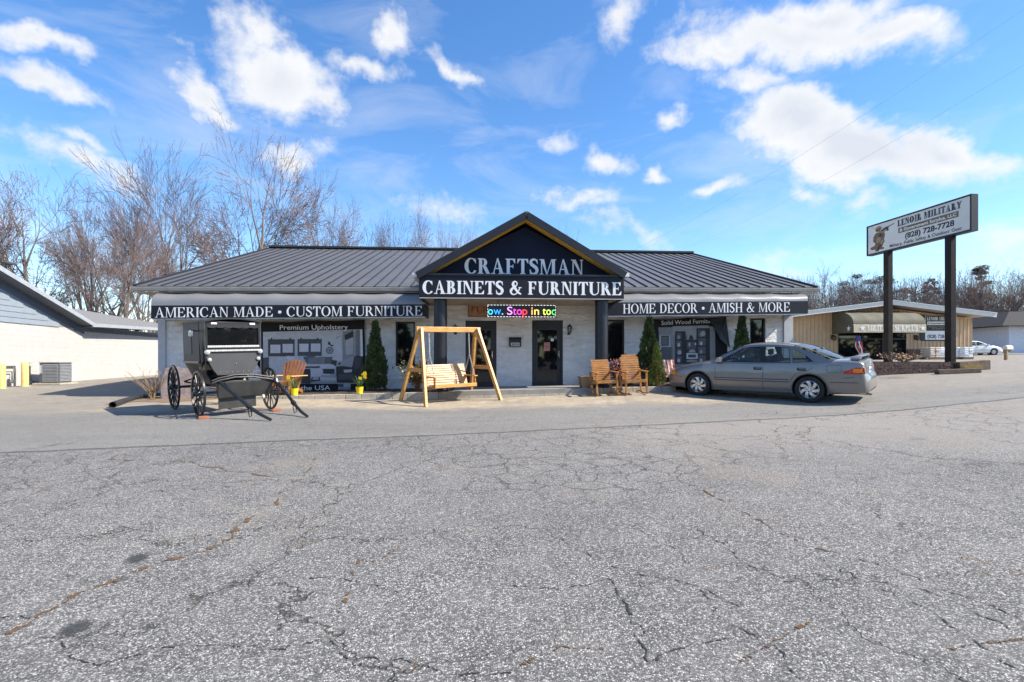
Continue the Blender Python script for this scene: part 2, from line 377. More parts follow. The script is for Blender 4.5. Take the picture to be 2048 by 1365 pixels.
    col = mix(mrange(edge, -.03, .05), coarse, mix(.3, fine, coarse))
    # dark joint where the two meet
    j = mth('ABSOLUTE', mth('ADD', edge, mth('MULTIPLY', wob, .12))); col = mix(mrange(j, .02, .075, .75, 0), col, (.05, .048, .045))
    # tan concrete worn bare near the shop and at the old parking bays
    ap = mth('ADD', mth('SUBTRACT', sp.outputs[1], mth('MULTIPLY_ADD', sp.outputs[0], .06, 12.0)), mth('MULTIPLY', wob, 2.6))
    tan = mix(mrange(noise(3.5, 8, .7).outputs[0], .35, .7), (.36, .29, .205), (.52, .44, .33))
    tan = mix(mrange(s2, 0, 1, 0, .35), tan, (.18, .165, .14))
    apm = mth('MULTIPLY', mth('MULTIPLY', mrange(ap, -.45, .5), mrange(sp.outputs[1], 60, 70, 1, 0)), mth('MULTIPLY', mrange(noise(1.7, 5).outputs[0], .3, .55, .55, 1), mth('MULTIPLY', mrange(sp.outputs[0], -11, -8, .35, 1), mrange(sp.outputs[0], 6, 10, 1, .3))))
    col = mix(apm, col, tan)
    # cracked nets: distorted cell edges, only in patches
    def cracks(scale, width, lo, hi, seed):
        dn = noise(scale * 2.3, 5, .7); ov = Nn('ShaderNodeVectorMath'); ov.operation = 'MULTIPLY_ADD'; Ln(dn.outputs['Color'], ov.inputs[0]); ov.inputs[1].default_value = (.55 / scale,) * 3
        pa = Nn('ShaderNodeVectorMath'); pa.operation = 'ADD'; Ln(P, pa.inputs[0]); pa.inputs[1].default_value = (seed, seed * .7, 0); Ln(pa.outputs[0], ov.inputs[2])
        v = Nn('ShaderNodeTexVoronoi'); v.feature = 'DISTANCE_TO_EDGE'; v.inputs['Scale'].default_value = scale; v.inputs['Randomness'].default_value = 1; Ln(ov.outputs[0], v.inputs['Vector'])
        fl = Nn('ShaderNodeVectorMath'); fl.operation = 'MULTIPLY'
        ln = mrange(v.outputs[0], width * .3 * scale, width * scale, 1, 0)
        pt = noise(.28, 3, .6, pa.outputs[0])
        return mth('MULTIPLY', ln, mrange(pt.outputs[0], lo, hi))
    c1 = cracks(1.05, .012, .5, .66, 3.1); c2 = mth('MULTIPLY', cracks(2.4, .012, .44, .58, 11.7), mrange(sp.outputs[1], 3.5, 5.5)); c3 = cracks(.45, .014, .35, .6, 21.2)
    ck = mth('MAXIMUM', mth('MAXIMUM', c1, mth('MULTIPLY', c2, .75)), c3)
    dusty = mrange(noise(1.6, 4).outputs[0], .52, .66)
    ck = mth('MULTIPLY', ck, mrange(edge, -.05, .1, 1, .35)); col = mix(mth('MULTIPLY', ck, .75), col, mix(dusty, (.035, .033, .03), (.2, .13, .075)))
    # oil drips
    oil = noise(.9, 3, .5, P); om = mrange(mth('MULTIPLY', mrange(oil.outputs[0], .66, .74), mrange(noise(14, 5).outputs[0], .3, .6)), 0, 1, 0, .55)
    col = mix(om, col, (.06, .06, .06))
    # grass and leaf litter far away
    far = mrange(mth('ADD', sp.outputs[1], mth('MULTIPLY', wob, 10)), 62, 70)
    lf = mrange(mth('ADD', sp.outputs[0], mth('MULTIPLY', wob, 3)), -27, -24, 1, 0)
    col = mix(far, col, (.15, .115, .07))
    Ln(col, b.inputs['Base Color']); b.inputs['Roughness'].default_value = .9; b.inputs['Specular IOR Level'].default_value = .3
    h = mth('ADD', mth('MULTIPLY', mth('SUBTRACT', 1, d1), .5), mth('MULTIPLY', s1, .5)); h = mth('SUBTRACT', h, mth('MULTIPLY', ck, 1.5))
    bp = Nn('ShaderNodeBump'); bp.inputs['Strength'].default_value = .8; bp.inputs['Distance'].default_value = .008; Ln(h, bp.inputs['Height']); Ln(bp.outputs[0], b.inputs['Normal'])
    return m
ground = struct(obj('ground', mb, ground_mat(), smooth='all', recalc=False))

# long open cracks, some packed with brown needles, some bare and dark
rng = random.Random(4)
def wiggle(pts, n, amp):
    out = []
    for a, b_ in zip(pts[:-1], pts[1:]):
        for k in range(n):
            f = k / n; p = Vector(a).lerp(Vector(b_), f); out.append((p.x + rng.uniform(-amp, amp), p.y + rng.uniform(-amp, amp) * .5))
    out.append(pts[-1]); return out
def crack(mbx, pts, w, gap=0.0, n=7, amp=5, zo=.004):
    q = [G(*p) for p in wiggle(wiggle(pts, n, amp), 3, amp * .28)]
    rows = []
    for i, p in enumerate(q):
        t = (q[min(i + 1, len(q) - 1)] - q[max(i - 1, 0)]); s_ = Vector((-t.y, t.x, 0)).normalized(); ww = w * (1.15 if mbx is dark else 1.5) * rng.uniform(.15, 1.15) * (.6 + .5 * math.sin(i * .37)) * (.35 if i in (0, len(q) - 1) else 1)
        a = p + s_ * ww; c = p - s_ * ww * rng.uniform(.5, 1)
        rows.append(((a.x, a.y, gz(a.x, a.y) + zo), (c.x, c.y, gz(c.x, c.y) + zo)))
    for r0, r1 in zip(rows[:-1], rows[1:]):
        if rng.random() < gap: continue
        mbx.add([r0[0], r0[1], r1[1], r1[0]], [(0, 1, 2, 3)])
brown = MB(); dark = MB()
crack(brown, [(18, 1272), (95, 1222), (150, 1192), (255, 1150), (330, 1124), (420, 1100), (462, 1076), (478, 1052), (520, 1028)], .022, .10)
crack(brown, [(555, 1010), (562, 985)], .018, .3); crack(brown, [(612, 950), (628, 915)], .018, .3)
crack(brown, [(362, 922), (420, 934), (540, 954)], .025, .1); crack(brown, [(210, 918), (360, 925)], .015, .4)
crack(brown, [(655, 1270), (690, 1205), (715, 1120), (760, 1125), (800, 1090)], .012, .55); crack(brown, [(1045, 1330), (1120, 1295), (1210, 1300)], .012, .5)
crack(brown, [(1480, 1325), (1540, 1290), (1620, 1245)], .012, .5); crack(brown, [(1400, 980), (1520, 1045), (1600, 1085), (1660, 1105)], .012, .4); crack(brown, [(1900, 1300), (1990, 1285), (2047, 1278)], .014, .4)
for pts in ([(1110, 1075), (1200, 1125), (1290, 1150), (1400, 1175), (1480, 1215)], [(1450, 1080), (1470, 1115), (1560, 1165), (1700, 1160)], [(1024, 1172), (1120, 1180), (1220, 1160), (1240, 1195), (1290, 1270)],
            [(1650, 1100), (1760, 1130), (1900, 1185), (2047, 1240)], [(1620, 1110), (1720, 1160), (1850, 1180), (2047, 1270)], [(1390, 1060), (1450, 1090)], [(1400, 1180), (1440, 1240), (1560, 1300), (1600, 1364)],
            [(660, 1280), (700, 1320), (800, 1318), (900, 1350), (1024, 1348)], [(320, 1295), (430, 1290), (560, 1300), (650, 1280)], [(120, 1285), (150, 1320), (190, 1330), (300, 1310)], [(0, 1235), (60, 1236)],
            [(620, 1155), (720, 1165), (800, 1185)], [(1240, 1195), (1300, 1330), (1340, 1300), (1480, 1275)], [(1760, 1180), (1860, 1220), (1960, 1290), (2047, 1350)],
            [(1420, 845), (1600, 870), (1800, 905), (2047, 950)], [(1730, 800), (1850, 815), (2047, 845)], [(1500, 880), (1620, 860), (1750, 868)], [(300, 985), (420, 975), (520, 970)], [(930, 845), (1000, 842), (1060, 838)],
            [(1150, 905), (1260, 925), (1330, 960)], [(1020, 930), (1130, 915), (1280, 900)], [(1180, 880), (1300, 895), (1420, 885), (1560, 900)], [(1520, 830), (1560, 826), (1640, 838)]):
    crack(dark, pts, .006, .12, 9, 6)
struct(obj('crack_litter', brown, mat('packed brown needles', (.17, .095, .045), .95, var=.4, vscale=60, bump=1, bscale=150), recalc=False))
struct(obj('pavement_crack', dark, mat('open crack', (.03, .028, .026), .95), recalc=False))
patch = MB()                        # worn asphalt patches laid over the old lot
def patch_poly(pts, zo=.004):
    q = [G(*p) for p in wiggle(pts + [pts[0]], 5, 2.5)][:-1]; c = sum(q, Vector()) / len(q); n = len(q); K = 6
    vs = []
    for k in range(K + 1):
        for p in q:
            v = c.lerp(p, k / K); vs.append((v.x, v.y, gz(v.x, v.y) + zo))
    patch.add(vs, [(k * n + i, k * n + (i + 1) % n, (k + 1) * n + (i + 1) % n, (k + 1) * n + i) for k in range(K) for i in range(n)])
def oil_mat():
    m = mat('oil stain', (.05, .05, .05), .7, var=.4, vscale=3); t = m.node_tree; b = t.nodes['Principled BSDF']; tcn = t.nodes.new('ShaderNodeTexCoord')
    ln = t.nodes.new('ShaderNodeVectorMath'); ln.operation = 'LENGTH'; t.links.new(tcn.outputs['Object'], ln.inputs[0]); nz = t.nodes.new('ShaderNodeTexNoise'); nz.inputs['Scale'].default_value = 3.5; nz.inputs['Detail'].default_value = 8; nz.inputs['Roughness'].default_value = .75; t.links.new(tcn.outputs['Object'], nz.inputs['Vector'])
    ad = t.nodes.new('ShaderNodeMath'); ad.operation = 'MULTIPLY_ADD'; ad.inputs[1].default_value = -1.4; t.links.new(nz.outputs[0], ad.inputs[0]); ad.inputs[2].default_value = 1.75
    sb_ = t.nodes.new('ShaderNodeMath'); sb_.operation = 'SUBTRACT'; t.links.new(ad.outputs[0], sb_.inputs[0]); t.links.new(ln.outputs['Value'], sb_.inputs[1]); mr_ = t.nodes.new('ShaderNodeMapRange'); mr_.inputs['From Min'].default_value = 0; mr_.inputs['From Max'].default_value = .6; mr_.inputs['To Max'].default_value = .75
    t.links.new(sb_.outputs[0], mr_.inputs[0]); t.links.new(mr_.outputs[0], b.inputs['Alpha']); return m
OILM = oil_mat()
def blot(px, py, w, h, rz):
    g_ = G(px, py); k = (CAMZ - g_.z) and g_.y / F; q = MB(); q.add([(1.3 * math.cos(t), 1.3 * math.sin(t), 0) for t in [i * 2 * math.pi / 24 for i in range(24)]], [tuple(range(24))])
    M = gmat(g_.x, g_.y, rz, .006) @ Matrix.Diagonal((w * k, h * k, 1, 1)); struct(obj('oil_stain', q, OILM, recalc=False, M=M))
blot(275, 1118, 22, 30, .5); blot(152, 1258, 32, 36, .4); 

# ------------------------------------------------------------------ lettering drawn with strokes: a bracketed serif face with thick and thin stems
def rect(a, b, c, d): return [(a, b), (c, b), (c, d), (a, d)]
def ring(cx, cy, rx, ry, wx, wy, a0, a1, n=16, sh=0):
    o = [];
    for i in range(n):
        t0 = R(a0 + (a1 - a0) * i / n); t1 = R(a0 + (a1 - a0) * (i + 1) / n)
        p = lambda t, e: (cx + sh * e + (rx - wx * e) * math.cos(t), cy + (ry - wy * e) * math.sin(t))
        o.append([p(t0, 0), p(t1, 0), p(t1, 1), p(t0, 1)])
    return o
def stroke(pts, wf, n=26):
    P = [Vector((*p, 0)) for p in pts]; P = [P[0] * 2 - P[1]] + P + [P[-1] * 2 - P[-2]]; q = []
    m = len(P) - 3
    for i in range(n + 1):
        u = i / n * m; k = min(int(u), m - 1); f = u - k; a, b, c, d = P[k:k + 4]
        q.append(.5 * ((2 * b) + (c - a) * f + (2 * a - 5 * b + 4 * c - d) * f * f + (3 * b - a - 3 * c + d) * f ** 3))
    o = []; pr = None
    for i, p in enumerate(q):
        t = (q[min(i + 1, n)] - q[max(i - 1, 0)]); s_ = Vector((-t.y, t.x, 0)).normalized() * wf(i / n) / 2
        cu = ((p + s_).to_2d()[:], (p - s_).to_2d()[:])
        if pr: o.append([pr[0], cu[0], cu[1], pr[1]])
        pr = cu
    return o
def glyph(ch, w, t, s=.075):
    k = t * .8
    def st(x, W=w, top=1, bot=1, ss=s):
        o = [rect(x, 0, x + W, 1)]
        if bot: o.append(rect(x - ss, 0, x + W + ss, k))
        if top: o.append(rect(x - ss, 1 - k, x + W + ss, 1))
        return o
    x0 = s
    if ch == 'I': return st(x0), w + 2 * s
    if ch in 'EF':
        r = .66 if ch == 'E' else .62
        o = st(x0, ss=s) + [rect(x0 + w, 1 - t, r - .04, 1), [(r - .17, 1 - t), (r - .04, 1), (r, 1), (r - .01, .70), (r - .04, .70)], rect(x0 + w, .5 - t / 2, .5, .5 + t / 2), rect(.46, .38, .50, .62)]
        if ch == 'E': o += [rect(x0 + w, 0, r, t), [(r - .15, t), (r + .03, .30), (r + .06, .30), (r + .03, 0), (r - .02, 0)]]
        return o, r + .07
    if ch == 'L': return st(x0) + [rect(x0 + w, 0, .62, t), [(.47, t), (.64, .32), (.67, .32), (.64, 0), (.6, 0)]], .69
    if ch == 'T':
        c = .36
        return st(c - w / 2, top=0) + [rect(.03, 1 - t, .69, 1), [(.0, .70), (.03, .70), (.17, 1 - t), (.03, 1), (.02, 1)], [(.72, .70), (.69, .70), (.55, 1 - t), (.69, 1), (.70, 1)]], .72
    if ch == 'H': return st(x0) + st(.60) + [rect(x0 + w, .5 - t / 2, .6, .5 + t / 2)], .60 + w + s
    if ch == 'O': return ring(.42, .5, .42, .52, w * 1.05, t, 0, 360, 28), .86
    if ch == 'C': return ring(.42, .5, .42, .52, w * 1.05, t, 38, 322, 24, .03) + [[(.66, .98), (.70, .98), (.73, .66), (.70, .66), (.62, .86)], [(.70, .20), (.75, .20), (.68, .05), (.64, .08)]], .79
    if ch == 'D': return st(x0) + ring(.30, .5, .45, .5, w * 1.08, t, -90, 90, 16) + [rect(x0 + w, 1 - t, .30, 1), rect(x0 + w, 0, .30, t)], .80
    if ch in 'PRB':
        o = st(x0) + [rect(x0 + w, 1 - t, .33, 1), rect(x0 + w, .47, .33, .47 + t)] + ring(.33, .735, .26, .265, w, t, -90, 90, 12)
        if ch == 'R': o += [[(.30, .49), (.30 + w * 1.15, .49), (.76, .03), (.80, .03), (.80, 0), (.76 - w * 1.05, 0)]]; return o, .80
        if ch == 'B': o += [rect(x0 + w, 0, .34, t)] + ring(.34, .265, .31, .265, w * 1.05, t, -90, 90, 12); return o, .71
        return o, .64
    if ch == 'U': 
        r = .345; c = x0 + r
        return [rect(x0, .3, x0 + w, 1), rect(x0 - s, 1 - k, x0 + w + s, 1), rect(c + r - t, .3, c + r, 1), rect(c + r - t - s, 1 - k, c + r + s, 1)] + ring(c, .32, r, .34, w, t, 180, 300, 14, .0) + ring(c, .32, r, .34, t, t, 300, 360, 6), 2 * r + 2 * s + .01
    if ch == 'N': return [rect(x0 + .02, 0, x0 + .02 + t, 1), rect(x0 - s, 0, x0 + t + s + .02, k), rect(x0 - s, 1 - k, x0 + w, 1), [(x0, 1), (x0 + w * 1.15, 1), (.72, 0), (.72 - w * .55, 0)], rect(.72 - t, 0, .72, 1), rect(.72 - t - s, 1 - k, .72 + s, 1)], .72 + s + .02
    if ch == 'M': 
        r = .80
        return [rect(x0 + .02, 0, x0 + .02 + t, 1), rect(x0 - s, 0, x0 + t + s + .02, k), rect(x0 - s, 1 - k, x0 + w * .8, 1), [(x0, 1), (x0 + w * 1.1, 1), (.50, .0), (.44, 0)], [(.44, 0), (.50, 0), (r + .02, 1), (r - .04, 1)], rect(r, 0, r + w, 1), rect(r - s, 0, r + w + s, k), rect(r, 1 - k, r + w + s, 1)], r + w + s
    if ch == 'A':
        return [[(.10, 0), (.10 + t, 0), (.42, .98), (.36, .98)], [(.36, 1.02), (.44, 1.02), (.78, 0), (.78 - w * 1.2, 0)], rect(.20, .32, .62, .32 + t * .9), rect(.0, 0, .10 + t + s, k), rect(.78 - w * 1.2 - s, 0, .86, k)], .85
    if ch == 'Y': return [[(.07, 1), (.07 + w * 1.15, 1), (.38 + w / 2, .42), (.38 - w / 2, .42)], [(.66, 1), (.66 + t, 1), (.38 + w / 2, .42), (.38, .42)], rect(.38 - w / 2, 0, .38 + w / 2, .46), rect(.38 - w / 2 - s, 0, .38 + w / 2 + s, k), rect(0, 1 - k, .07 + w * 1.15 + s, 1), rect(.6, 1 - k, .8, 1)], .79
    if ch == 'S':
        f = lambda u: t + (w * 1.1 - t) * math.sin(math.pi * min(1, max(0, u))) ** 1.3
        return stroke([(.50, .80), (.42, .94), (.27, .97), (.12, .88), (.11, .70), (.26, .56), (.42, .44), (.50, .28), (.44, .10), (.28, .02), (.13, .07), (.07, .22)], f) + [[(.49, .99), (.52, .99), (.54, .68), (.51, .68), (.46, .84)], [(.04, .01), (.07, .01), (.12, .12), (.06, .34), (.03, .34)]], .60
    if ch == '&':
        f = lambda u: t * 1.1 + (w - t) * (math.exp(-((u - .16) / .12) ** 2) + .8 * math.exp(-((u - .62) / .1) ** 2))
        return stroke([(.84, .02), (.60, .18), (.34, .56), (.24, .78), (.30, .95), (.44, .98), (.54, .86), (.50, .70), (.34, .56), (.16, .42), (.07, .22), (.16, .04), (.34, .0), (.52, .10), (.66, .30), (.76, .52)], f, 40) + [rect(.64, .50, .88, .50 + k)], .90
    if ch == '*': return ring(.16, .46, .16, .16, .16, .16, 0, 360, 16), .32
    if ch == '-': return [rect(.03, .35, .3, .35 + t * 1.4)], .33
    return [], .34
def serif(mb_, s, x0, x1, zb, zt, y, w=.15, t=.06, slope=0, stencil=None, sp=.06, m=None, to=None):
    """Lettering between x0 and x1 with its foot at zb and caps to zt in the plane y (local), or mapped by to(x, z, lift)."""
    gl = []; adv = 0
    for ch in s:
        g, a = glyph(ch, w, t); gl.append((g, adv, a, ch)); adv += a + sp
    adv -= sp; kx = (x1 - x0) / adv; kz = zt - zb; lift = 0
    to = to or (lambda x, z, l: (x, y - l, z))
    many = mb_ if isinstance(mb_, list) else None
    if many is not None: mb_ = MB(); many.append(mb_)
    for g, ax, a, ch in gl:
        if many is not None and ch == ' ' and mb_.v: mb_ = MB(); many.append(mb_)
        for i, poly in enumerate(g):
            lift = .0025 + .00035 * (i % 9)
            pts = [to(x0 + (ax + px) * kx, zb + pz * kz + slope * (ax + px) * kx, lift) for px, pz in poly]
            mb_.add(pts, [tuple(range(len(pts)))] if len(pts) == 4 else [tuple(t_) for t_ in tessellate_polygon([[Vector(q) for q in pts]])], m)
        if stencil is not None and ch not in ' ,':
            cxx = ax + a * (.5 if ch in 'OCUIATYSNM' else .6); pts = [to(x0 + (cxx + dx) * kx, zb + dz * kz + slope * cxx * kx, .0075) for dx, dz in ((-.02, -.03), (.02, -.03), (.02, 1.05), (-.02, 1.05))]
            mb_.add(pts, [(0, 1, 2, 3)], stencil)
def sans(s, bold=0.0):
    cu = bpy.data.curves.new('lettering', 'FONT'); cu.body = s; cu.size = 1; cu.offset = bold; cu.resolution_u = 4; cu.fill_mode = 'FRONT'
    o = bpy.data.objects.new('lettering', cu); COL.objects.link(o)
    me = bpy.data.meshes.new_from_object(o.evaluated_get(bpy.context.evaluated_depsgraph_get()))
    v = [tuple(p.co) for p in me.vertices]; f = [tuple(p.vertices) for p in me.polygons]
    bpy.data.objects.remove(o); bpy.data.curves.remove(cu); bpy.data.meshes.remove(me); return v, f
def sans_text(mb_, s, to, x0, x1, zb, zt, bold=.012, slope=0, m=None, lift=.004, cap=None):
    v, f = sans(s, bold)
    if not v: return
    xs = [p[0] for p in v]; a, b = min(xs), max(xs); ch = cap or (.69 + bold * 2)
    mb_.add([to(x0 + (p[0] - a) / (b - a) * (x1 - x0), zb + (p[1] + bold) / ch * (zt - zb) + slope * (p[0] - a) / (b - a) * (x1 - x0), lift) for p in v], f, m)

# ------------------------------------------------------------------ the shop
TH = math.atan(.06); EX = Vector((math.cos(TH), math.sin(TH), 0)); EY = Vector((-math.sin(TH), math.cos(TH), 0)); OB = Vector((0, 16.43, 0))
def Bp(px, py, yl):                                  # where the view through a pixel meets the plane yl in front of / behind the shop wall
    r = Vector(((px - 1024) / F, 1, (HZ - py) / F)); t = (yl + OB.dot(EY)) / r.dot(EY)
    return (r * t - OB).dot(EX), CAMZ + r.z * t
def Lw(x, y, z): return OB + EX * x + EY * y + Vector((0, 0, z))      # shop coordinates to the world
def zk(x): return .495 + .0204 * x                   # foot of the kerb
shop = thing('shop_building', 'long white stone furniture shop with dark metal roof, curved awnings and a gabled navy portico', 'building', OB, TH)

def wall_mat():
    m = mat('whitewashed stone', (.88, .86, .82), .85, var=.06, vscale=3, dirt=.25); t = m.node_tree; b = t.nodes['Principled BSDF']
    tcn = t.nodes.new('ShaderNodeTexCoord'); mp = t.nodes.new('ShaderNodeMapping'); mp.inputs['Scale'].default_value = (1, 1, 2.2); t.links.new(tcn.outputs['Object'], mp.inputs[0])
    n0 = t.nodes.new('ShaderNodeTexNoise'); n0.inputs['Scale'].default_value = 3.2; n0.inputs['Detail'].default_value = 9; n0.inputs['Roughness'].default_value = .68; n0.inputs['Distortion'].default_value = .8; t.links.new(mp.outputs[0], n0.inputs['Vector'])
    v = t.nodes.new('ShaderNodeTexVoronoi'); v.feature = 'SMOOTH_F1'; v.inputs['Scale'].default_value = 3.1; t.links.new(mp.outputs[0], v.inputs['Vector'])
    ad = t.nodes.new('ShaderNodeMath'); ad.operation = 'MULTIPLY_ADD'; ad.inputs[1].default_value = -.5; t.links.new(v.outputs['Distance'], ad.inputs[0]); t.links.new(n0.outputs[0], ad.inputs[2])
    bp = t.nodes.new('ShaderNodeBump'); bp.inputs['Strength'].default_value = .9; bp.inputs['Distance'].default_value = .14; t.links.new(ad.outputs[0], bp.inputs['Height']); t.links.new(bp.outputs[0], b.inputs['Normal'])
    return m
M_['stone'] = wall_mat()
M_['plaster'] = mat('grey painted plaster', (.45, .46, .48), .8, var=.06, bump=.2)
M_['roof'] = mat('charcoal standing seam metal', (.125, .122, .123), .5, metal=.2, var=.1, vscale=1.5)
M_['seam'] = mat('dark roof seam', (.035, .035, .04), .4, metal=.3)
M_['fascia'] = mat('weathered gutter', (.42, .38, .33), .55, var=.15, vscale=3)
M_['awning'] = mat('dark grey vinyl awning', (.20, .195, .193), .38, spec=1.0, var=.08, vscale=1.2, bump=.05, bscale=2)
M_['awning_lit'] = M_['awning']
M_['portico'] = mat('dark metal trim', (.018, .018, .022), .4, metal=.2, var=.1, vscale=2)
M_['pine_soffit'] = mat('yellow pine soffit', (.62, .38, .06), .6, var=.2, vscale=4)
M_['column'] = mat('blue black column paint', (.010, .012, .018), .4, var=.2)
M_['doorframe'] = mat('dark bronze frame', (.018, .019, .02), .45, var=.2)

# openings as photographed, in the plane of the wall
def hole(x0, y0, x1, y1):
    a = Bp(x0, y1, 0); b = Bp(x1, y0, 0); return [a[0], b[0], a[1], b[1]]
H_w1 = hole(791, 644, 830, 733); H_d1 = hole(931, 642, 993, 777); H_d2 = hole(1064, 641, 1126, 775); H_w2 = hole(1208, 640, 1249, 724); H_w3 = hole(1500, 637, 1531, 760)
xl = Bp(318, 700, 0)[0]; xr = Bp(1590, 700, 0)[0]; ztop = 3.62; zbot = -.2
def holed(mb_, x0, x1, z0, z1, holes, y0, y1):
    xs = sorted({x0, x1, *[h[0] for h in holes], *[h[1] for h in holes]})
    for a, b in zip(xs[:-1], xs[1:]):
        hs = sorted([h for h in holes if h[0] < (a + b) / 2 < h[1]], key=lambda h: h[2]); z = z0
        for h in hs:
            mb_.box(a, b, y0, y1, z, h[2]); z = h[3]
        mb_.box(a, b, y0, y1, z, z1)
wm = MB(); xp = Bp(333, 700, 0)[0]; xq = Bp(1566, 700, 0)[0]
holed(wm, xp, xq, zbot, ztop, [H_w1, H_d1, H_d2, H_w2, H_w3], 0, .28)
RUN = 9.8; XE0, XE1 = -11.45, 9.95                   # eaves
wm.box(xl + .05, xp, .28, .5, zbot, ztop)
for xa, xb in ((xl + .02, xl + .3), (xr - .3, xr - .02)):                      # end walls up to the gable
    zz = ztop - .05
    wm.prism([(0.3, zbot), (2 * RUN - 1.4, zbot), (2 * RUN - 1.4, zz), (RUN - .6, 6.72), (.3, zz)], (xa, 0, 0), (0, 1, 0), (0, 0, 1), (xb - xa, 0, 0))
wm.box(xl + .3, xr - .3, 2 * RUN - 1.7, 2 * RUN - 1.4, zbot, ztop)
obj('wall', wm, M_['stone'], shop)
pil = MB(); pil.box(xl, xp, -.06, .28, zbot, ztop)
pil2 = MB(); pil2.box(xq, Bp(1586, 700, -.06)[0], -.06, .28, zbot, ztop)
obj('pilaster', pil, M_['plaster'], shop, bevel=.01); obj('pilaster', pil2, M_['plaster'], shop, bevel=.01)
# roof
def roof_z(x, y):                                    # y measured from the eave line inwards
    f = (x - XE0) / (XE1 - XE0); ze = 3.70 + .14 * f; zr = 7.02 - .02 * f
    return ze + (zr - ze) * y / RUN
YE = -.62
rb = MB(); T = .09
for sgn in (0, 1):
    yy = (lambda u: YE + u) if not sgn else (lambda u: YE + 2 * RUN - u)
    rows = [[(x, yy(u), roof_z(x, u)) for x in np.linspace(XE0, XE1, 12)] for u in (0, RUN)]
    rb.grid(rows); rb.grid([[(p[0], p[1], p[2] - T) for p in r] for r in rows], flip=True)
obj('roof', rb, M_['roof'], shop, recalc=False)
sm = MB(); ns = int((XE1 - XE0) / .37)
for i in range(ns + 1):
    x = XE0 + (XE1 - XE0) * i / ns
    sm.bar((x, YE - .01, roof_z(x, 0) + .018), (x, YE + RUN, roof_z(x, RUN) + .018), .022, .036)
obj('roof_seam', sm, M_['seam'], shop)
rc = MB(); rc.bar((XE0 - .04, YE + RUN, 7.06), (XE1 + .04, YE + RUN, 7.04), .5, .09); obj('ridge_cap', rc, M_['seam'], shop)
for x in (XE0 - .03, XE1 + .03):
    rk = MB()
    for y0, y1 in ((YE, YE + RUN), (YE + 2 * RUN, YE + RUN)): rk.bar((x, y0, roof_z(x, 0) - .03), (x, y1, roof_z(x, RUN) - .03), .06, .17)
    obj('rake_trim', rk, M_['seam'], shop)
# gutter and eave soffit, interrupted by the portico
PX0 = Bp(838, 597, -2.0)[0]; PX1 = Bp(1248, 600, -2.0)[0]
for a, b in ((XE0 - .05, PX0 + .15), (PX1 - .15, XE1 + .05)):
    gt = MB(); sf = MB(); za, zb_ = roof_z(a, 0), roof_z(b, 0); pr = [(0, 0), (-.10, .02), (-.13, .10), (-.13, .13), (-.11, .13), (-.10, .11), (0, .11)]
    gt.add([(a, YE + .03 + p[0], za - .16 + p[1]) for p in pr] + [(b, YE + .03 + p[0], zb_ - .16 + p[1]) for p in pr], [(i, (i + 1) % 7, (i + 1) % 7 + 7, i + 7) for i in range(7)] + [tuple(range(7)), tuple(range(13, 6, -1))])
    sf.box(a, b, YE + .03, .05, -.02, 0); 
    n = len(sf.v)
    for k in range(n - 8, n): x, y, z = sf.v[k]; sf.v[k] = (x, y, roof_z(x, 0) - .17 + z)
    obj('gutter', gt, M_['fascia'], shop, smooth=True); obj('soffit', sf, M_['fascia'], shop)
# windows and doors
def win(name, h, y=.1, fr=.05, extra=None, lab=None):
    f = MB(); x0, x1, z0, z1 = h
    f.box(x0, x0 + fr, y - .05, y + .05, z0, z1); f.box(x1 - fr, x1, y - .05, y + .05, z0, z1); f.box(x0 + fr, x1 - fr, y - .05, y + .05, z0, z0 + fr); f.box(x0 + fr, x1 - fr, y - .05, y + .05, z1 - fr, z1)
    o = obj(name, f, M_['doorframe'], shop, bevel=.004, label=lab)
    g = MB(); g.box(x0 + fr, x1 - fr, y, y + .015, z0 + fr, z1 - fr); obj('pane', g, M_['glass'], o); return o
win('window', H_w1); win('window', H_w2); win('window', H_w3)
for h in (H_d1, H_d2):
    x0, x1, z0, z1 = h; f = MB(); zt = z1 - .22
    f.box(x0, x0 + .08, .02, .14, z0, z1); f.box(x1 - .08, x1, .02, .14, z0, z1); f.box(x0 + .08, x1 - .08, .02, .14, zt, z1)
    fr = obj('door_frame', f, M_['doorframe'], shop, bevel=.004)
    d = MB(); a, b = x0 + .085, x1 - .085
    d.box(a, a + .1, .05, .1, z0 + .01, zt - .005); d.box(b - .1, b, .05, .1, z0 + .01, zt - .005); d.box(a + .1, b - .1, .05, .1, z0 + .01, z0 + .2); d.box(a + .1, b - .1, .05, .1, zt - .1, zt - .005)
    do = obj('door', d, M_['doorframe'], shop, bevel=.004)
    g = MB(); g.box(a + .1, b - .1, .07, .082, z0 + .2, zt - .1); obj('pane', g, M_['glass'], do)
    hd = MB(); hd.tube([(b - .05, .05, z0 + .95), (b - .05, -.02, z0 + .97), (b - .05, -.02, z0 + 1.2), (b - .05, .05, z0 + 1.22)], .012); hd.box(b - .075, b - .03, .03, .052, z0 + 1.03, z0 + 1.1); obj('handle', hd, M_['chrome'], do, smooth=True)
